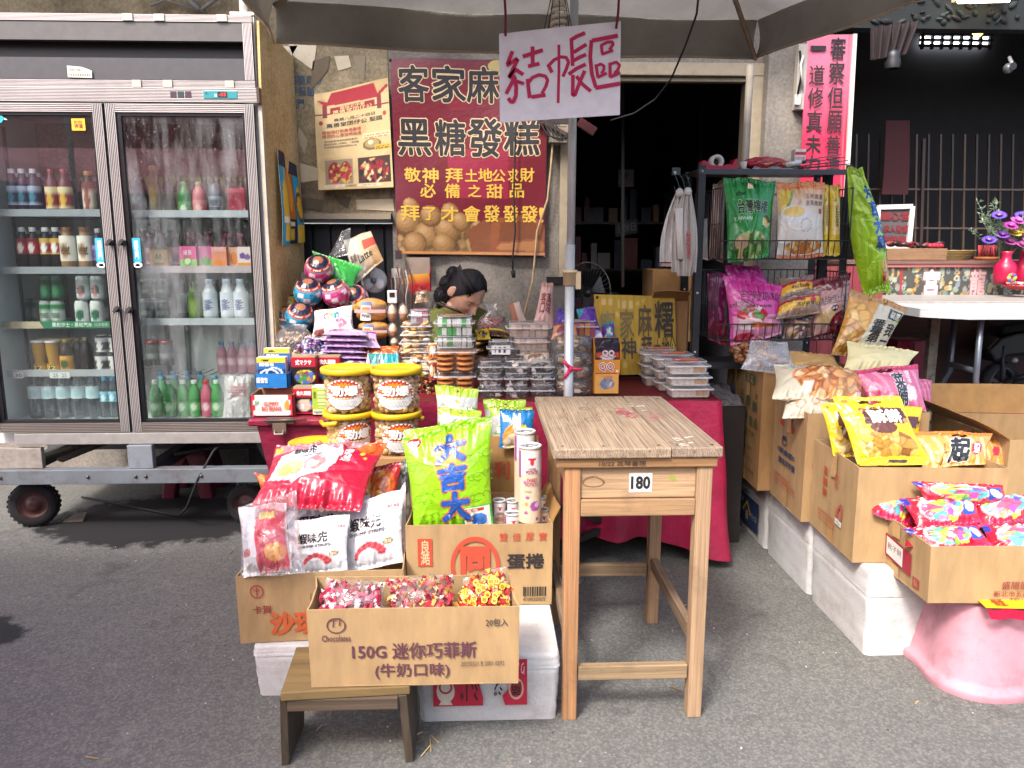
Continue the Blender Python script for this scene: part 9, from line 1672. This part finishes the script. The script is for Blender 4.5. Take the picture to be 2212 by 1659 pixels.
# flowers
def vase(label,x,y,Y,r,h,full):
    p=P(x,y,Y); t=thing('flower_vase',label,'vase','magenta flower vases on the altar table'); mb=MB(); mb.lathe((p.x,Y,p.z),[(0,0),(r*.75,0),(r*.98,h*.12),(r,h*.5),(r*.85,h*.62),(r*.45,h*.74),(r*.42,h*.9),(r*.62,h),(r*.55,h),(r*.36,h*.9)],'a8143f',26); mk('vase_body',mb,M_plastic,t); top=V3(p.x,Y,p.z+h); rs=np.random.RandomState(int(x))
    mb=MB(); fl=MB(); heads=[]
    fl_l=[(-.10,.20,'6a4ab8'),(-.02,.14,'b03a9a'),(.05,.12,'c9a84a'),(.0,.05,'a84a9a'),(-.12,.06,'6a4ab8'),(.06,.03,'b05a9a'),(.1,.18,'6a4ab8'),(.13,.1,'b03a8a'),(.02,.1,'c9b05a'),(.1,.05,'b860a0'),(-.05,.09,'8a4ac0'),(.03,.17,'c05ab0')] if full else [(-.06,.2,'6a4ab8'),(.02,.12,'b03a9a'),(.06,.2,'8a5ac0'),(.0,.05,'a84a9a')]
    for dx,dz,c in fl_l:
        dx*=1.5;dz*=1.5
        h0=top+V3(dx,rs.uniform(-.06,.02),dz); mb.tube([top+V3(0,0,-.05),lerp(top,h0,.5)+V3(dx*.1,0,0),h0],.0025,'4a5a3a',5)
        n=26; ax=Vector((dx*1.5,-.5,.8)).normalized(); M=ax.to_track_quat('Z','X').to_matrix()
        for k in range(n*2):
            a=6.283*k/n+ (k//n)*.2; el=.25+.55*(k//n); L=.068*(1 if k<n else .75); d=M@V3(math.cos(a)*math.cos(el),math.sin(a)*math.cos(el),math.sin(el)); s=M@V3(-math.sin(a),math.cos(a),0)
            q=h0; fl.add([tuple(q),tuple(q+d*L*.6+s*.0085),tuple(q+d*L),tuple(q+d*L*.6-s*.0085)],[(0,1,2,3)],c)
        fl.sphere(h0+ax*.012,.012,'8a7a3a',8,6)
    for k in range(16 if full else 8):
        a=rs.uniform(-.4,.27); hh=rs.uniform(.18,.5); e=top+V3(a*1.0,rs.uniform(-.05,.08),hh); pts=[top+V3(0,0,-.04),lerp(top,e,.5)+V3(a*.15,0,.01),e]; mb.tube(pts,.0018,'5a6a4c',4)
        for j in range(26):
            w=rs.uniform(.35,1); q=lerp(top,e,w); s=rs.uniform(.012,.024); d=Vector((rs.normal(),rs.normal()*.6,rs.normal()*.6+.5)).normalized(); n=d.cross(Vector((0,1,.3))).normalized(); mb.add([tuple(q),tuple(q+d*s*1.2+n*s*.3),tuple(q+d*s*2.2),tuple(q+d*s*1.2-n*s*.3)],[(0,1,2,3)],rs.choice(['4c6248','5f7358','7a8a70','8a9684']))
    mk('stems_and_leaves',mb,M_leaf,t); mk('blossoms',fl,M_leaf,t)
vase('magenta vase with purple and pink chrysanthemums on the altar, left of two',2168,614,6.75,.092,.29,True); vase('magenta vase partly cut by the picture edge, right of two',2208,612,6.85,.092,.29,False)
t=thing('incense_cup','red incense stick holder on the altar behind the vases','cup'); c=P(2130,566,7.3); mb=MB(); mb.lathe((c.x,7.3,zt+.031),[(0,0),(.105,.0),(.11,.03),(.0,.03)],'9a5a2a',18); mk('tray',mb,M_woodX,t); mb=MB()
for k in range(26): x=c.x-.09+.18*k/25; mb.tube([(x,7.3+rs.uniform(-.04,.04),zt+.06),(x+rs.uniform(-.006,.006),7.3,zt+.17)],.0045,rs.choice(['8a2028','a02c34','6a161c']),5)
mk('sticks',mb,M_paper,t)
t=thing('offering_plate','red plate with wrapped sweets and a small ornament beside the vases','plate'); c=P(2202,625,6.55); mb=MB(); mb.lathe((c.x,6.55,c.z),[(0,0),(.09,0),(.13,.03),(.133,.036),(.09,.01),(0,.008)],'a8202c',22); mk('plate',mb,M_plastic,t); mb=MB()
for k in range(18): mb.box((c.x+rs.uniform(-.08,.08),6.55+rs.uniform(-.06,.06),c.z+.03+rs.uniform(0,.03)),(.045,.022,.015),rs.choice(['cfc0b8','b5404a','d8d0c8']),rs.uniform(0,3))
mk('sweets',mb,M_film,t); mb=MB(); c2=P(2186,600,6.5)
for k in range(8): a_=k*.785; mb.sphere((c2.x+.027*math.cos(a_),6.5,c2.z+.027*math.sin(a_)),(.018,.012,.018),['c9b03a','3a5aa0','b04a5a','5a8a4a'][k%4],8,6)
mk('ornament',mb,M_plastic,t)
# tables in front of altar
YT=4.05
def ztab(y,Y): return P(2100,y,Y).z
t=thing('wooden_trestle_table','long pale topped wooden table with peeling white legs before the altar','table'); z1=P(1930,648,6.2).z; mb=MB(); xa=P(1905,640,6.2).x; mb.hexa([(xa,6.0,z1-.045),(6.4,6.05,z1-.045),(6.4,6.9,z1-.045),(xa-.05,6.9,z1-.045),(xa,6.0,z1),(6.4,6.05,z1),(6.4,6.9,z1),(xa-.05,6.9,z1)],'9a9690'); mk('tabletop',mb,M_metal,t,.004); mb=MB(); mb.bx((xa+.02,6.04,z1-.14),(6.38,6.1,z1-.047),'4a382c'); mk('apron',mb,M_woodX,t)
M_peel=amat('peeling_paint',.8,var=.3,dirt=.7,dirtcol='3a2a20',dscale=14)
for x0,x1,Y in ((2018,2006,6.15),(1905,1893,6.8)): 
    a_=P(x0,690,Y);b_=P(x1,815,Y); mb=MB(); mb.bar((a_.x,Y,z1-.046),(b_.x,Y,0),.075,.06,'a59c8a',up=(0,1,0)); mk('leg',mb,M_peel,t,.003)
t=thing('folding_table','white plastic folding table with grey tube legs at the right edge','table'); Yg=5.4; zg=P(2120,668,Yg).z; xa=P(2000,660,Yg).x
mb=MB(); pts=[(xa+.22,Yg-.16),(5.2,Yg-.16),(5.2,Yg+.6),(xa+.02,Yg+.6),(xa-.01,Yg+.05)]; 
rings=[[(x,y,z) for x,y in pts] for z in (zg-.06,zg-.008,zg)]; mb.loft(rings,'b5b7b8',smooth=False); mk('tabletop',mb,M_white,t,.006)
mb=MB(); gk='5c646c'
def leg(pts_): mb.tube([Vector(q) for q in pts_],.021,gk,10)
p1=P(2120,684,Yg-.05);p2=P(2108,820,Yg-.05);p3=P(2125,905,Yg-.05); leg([(p1.x,Yg-.05,zg-.061),(p2.x,Yg-.05,p2.z),(p3.x,Yg-.02,p3.z-.1),(p3.x+.02,Yg,0.0)])
q1=P(2062,684,Yg+.5);q2=P(2052,800,Yg+.5); leg([(q1.x,Yg+.5,zg-.061),(q2.x,Yg+.5,q2.z),(q2.x-.22,Yg+.52,0)]); leg([(q2.x,Yg+.5,q2.z+.05),(p2.x,Yg-.05,p2.z+.06)]); leg([(5.0,Yg,zg-.061),(5.0,Yg,0)])
mk('leg',mb,M_steel,t)
# red stools/box
t=thing('red_stool','dark red square plastic stool under the altar tables','stool'); mb=MB(); a_=P(1935,845,6.3);b_=P(2005,735,6.3); mb.hexa([(a_.x-.03,6.3,0),(b_.x+.03,6.3,0),(b_.x+.03,6.6,0),(a_.x-.03,6.6,0),(a_.x,6.33,b_.z),(b_.x,6.33,b_.z),(b_.x,6.57,b_.z),(a_.x,6.57,b_.z)],'96183a'); mk('seat_shell',mb,M_plastic,t,.012); mb=MB(); mb.bx((a_.x+.12,6.299,.02),(a_.x+.127,6.312,b_.z-.02),'5a0f22'); mk('seam',mb,M_plastic,t)
t=thing('red_stool','second dark red plastic stool showing beside the trestle leg','stool'); mb=MB(); a_=P(1865,860,6.7);b_=P(1925,745,6.7); mb.hexa([(a_.x,6.7,0),(b_.x,6.7,0),(b_.x,6.98,0),(a_.x,6.98,0),(a_.x+.02,6.72,b_.z),(b_.x-.02,6.72,b_.z),(b_.x-.02,6.96,b_.z),(a_.x+.02,6.96,b_.z)],'7a1530'); mk('seat_shell',mb,M_plastic,t,.012)
t=thing('red_cloth_table','small table covered in red cloth at the right edge','table'); p=P(2150,885,4.9);zr=P(2150,862,4.9).z; mb=MB(); mb.hexa([(p.x,4.9,.12),(4.4,4.85,.12),(4.4,5.3,.12),(p.x+.03,5.3,.12),(p.x,4.9,zr),(4.4,4.85,zr),(4.4,5.3,zr),(p.x+.03,5.3,zr)],'a0143c'); mk('cloth_cover',mb,M_vinyl,t,.008); mb=MB()
for x in (p.x+.05,4.2): mb.bx((x,4.95,0),(x+.03,4.98,.119),'2a2a2c')
mk('leg',mb,M_black,t)
t=thing('red_plank_wall','faded red planks behind the wire rack','fence'); mb=MB(); xw=P(1742,700,4.3).x
for k in range(6): mb.bx((xw-.12+k*.09,4.28,0),(xw-.12+k*.09+.086,4.30,P(1742,575,4.3).z),['a04048','963a44','a54a4e'][k%3])
mk('plank',mb,M_woodZ,t)
# scooter
def scooter():
    t=thing('parked_scooter','black scooter parked under the altar tables','scooter'); Y=6.75; r=.2; c=V3(P(2158,820,Y).x,Y,r+.003); Mx=Matrix.Rotation(R(14),3,'Z')@Matrix.Rotation(R(90),3,'X')
    mb=MB(); mb.lathe(c,[(r*.72,-.04),(r*.9,-.05),(r,-.02),(r,.02),(r*.9,.05),(r*.72,.04)],'2c2d31',32,Mx); w=mk('wheel',mb,M_rubber,t); mb=MB(); mb.lathe(c,[(r*.74,.042),(r*.70,.045),(r*.66,.03),(r*.66,-.03)],'5a5f66',28,Mx); mb.lathe(c,[(0,.05),(.03,.05),(.035,.02)],'6a6f76',14,Mx)
    for k in range(5): a=k*1.2566+.3; d=Mx@V3(math.cos(a),math.sin(a),0); n=Mx@V3(0,0,1); mb.bar(c+d*.03+n*.03,c+d*r*.68+n*.035,.03,.014,'565b62',up=n)
    mk('rim',mb,M_metal,w)
    mb=MB(); mb.lathe(c,[(r*.6,.03),(r*.6,.0)],'3a3c40',20,Mx); mk('brake_disc',mb,M_steel,w)
    mb=MB(); b=c+V3(.02,.02,.0); prof=[(-.12,.19),(.0,.25),(.2,.27),(.42,.33),(.62,.48),(.64,.56),(.3,.48),(.05,.47),(-.1,.42),(-.2,.3)]
    for s in (-1,1): pass
    F1=[tuple(b+V3(x,-.09,z)) for x,z in prof]; F2=[tuple(b+V3(x,.16,z)) for x,z in prof]; n=len(prof); mb.add(F1+F2,[tuple(range(n)),tuple(range(2*n-1,n-1,-1))]+[(i,n+i,n+(i+1)%n,(i+1)%n) for i in range(n)],'222326'); mk('body_panel',mb,M_plastic,t,.03,3)
    mb=MB(); mb.bar(b+V3(-.1,0,.49),b+V3(.55,.0,.60),.2,.09,'161618'); mk('saddle',mb,M_rubber,t,.03,3)
    mb=MB(); mb.tube([b+V3(.05,-.12,.02),b+V3(.3,-.13,.05),b+V3(.5,-.12,.14)],[.03,.05,.045],'2e3034',12); mk('exhaust',mb,M_metal,t); mb=MB(); mb.sphere(b+V3(.05,-.1,.22),(.03,.02,.025),'c9c6c0',10,8); mk('reflector',mb,M_plastic,t)
    mb=MB(); mb.tube([c+V3(0,-.06,0),b+V3(.25,-.1,.1),b+V3(.45,-.08,.2)],.03,'34373b',10); mb.tube([c+V3(-.02,-.07,.02),b+V3(-.06,-.08,.35)],.016,'3f4246',8); mk('swing_arm',mb,M_metal,t)
scooter()
# ================= LITTER =================
t=thing('straw_litter','scattered dry straw and tiny leaf bits on the asphalt','litter'); t['kind']='stuff'; mb=MB(); rs=np.random.RandomState(12)
bpy.data.objects.remove(t); ROOTS.pop()
for (x,y,s) in ((905,1605,.02),(880,1600,.025),(930,1612,.03),(920,1625,.025),(845,1430,.03),(870,1420,.02),(690,1575,.015),(1500,1495,.02),(1510,1500,.02),(900,1590,.02),(650,1565,.012),(1460,1490,.02),(500,1195,.02),(1870,1170,.02),(200,1640,.02),(620,1470,.02),(1980,1520,.01),(1780,1220,.03),(940,1600,.02)):
    p=G(x,y); a=rs.uniform(0,3.14); d=V3(math.cos(a),math.sin(a),0)*s; mb.bar(p-d+V3(0,0,.004),p+d+V3(0,0,.006),.003,.002,rs.choice(['a08a5c','b5a070','7a6238']))
for k in range(500):
    x=rs.uniform(-2.6,2.2);y=rs.uniform(1.55,3.6); s=rs.uniform(.0015,.004); mb.sphere((x,y,s*.5),(s,s,s*.6),rs.choice(['8a857c','a59f94','4a4846','6a655c','b8b2a6']),5,4)
tag(mk('litter',mb,M_paper),'dry straw bits and tiny pebbles scattered over the asphalt','litter',None,'stuff')
t=thing('metal_scrap','small bent metal plate lying by the left fridge wheel','scrap'); p=G(162,1125); mb=MB(); q,U,V=quadgrid(p+V3(-.05,-.03,.005),p+V3(.05,-.02,.005),p+V3(.04,.05,.03),p+V3(-.03,.06,.02),4,4); mb.slab(q,.003,'6a655e'); mk('plate',mb,M_metal,t)
# row across the lane, behind the camera, seen mirrored in the glass
t=thing('shop_row','low dim shop row across the lane, mirrored in the fridge glass','building'); mb=MB(); mb.bx((-14,-10.5,0),(12,-9,4.2),'4a4642'); mk('wall',mb,M_conc,t); mb=MB(); mb.bx((-14.3,-9,3.2),(12.3,-7.6,3.3),'3a3f3c'); mk('awning',mb,M_metal,t)
for k in range(8): mb=MB(); x=-13+k*3.1; mb.bx((x,-8.99,0),(x+2.4,-8.95,2.6),['1c1e22','2a2522','202a2c'][k%3]); mk('shutter',mb,M_dark,t)
finish()
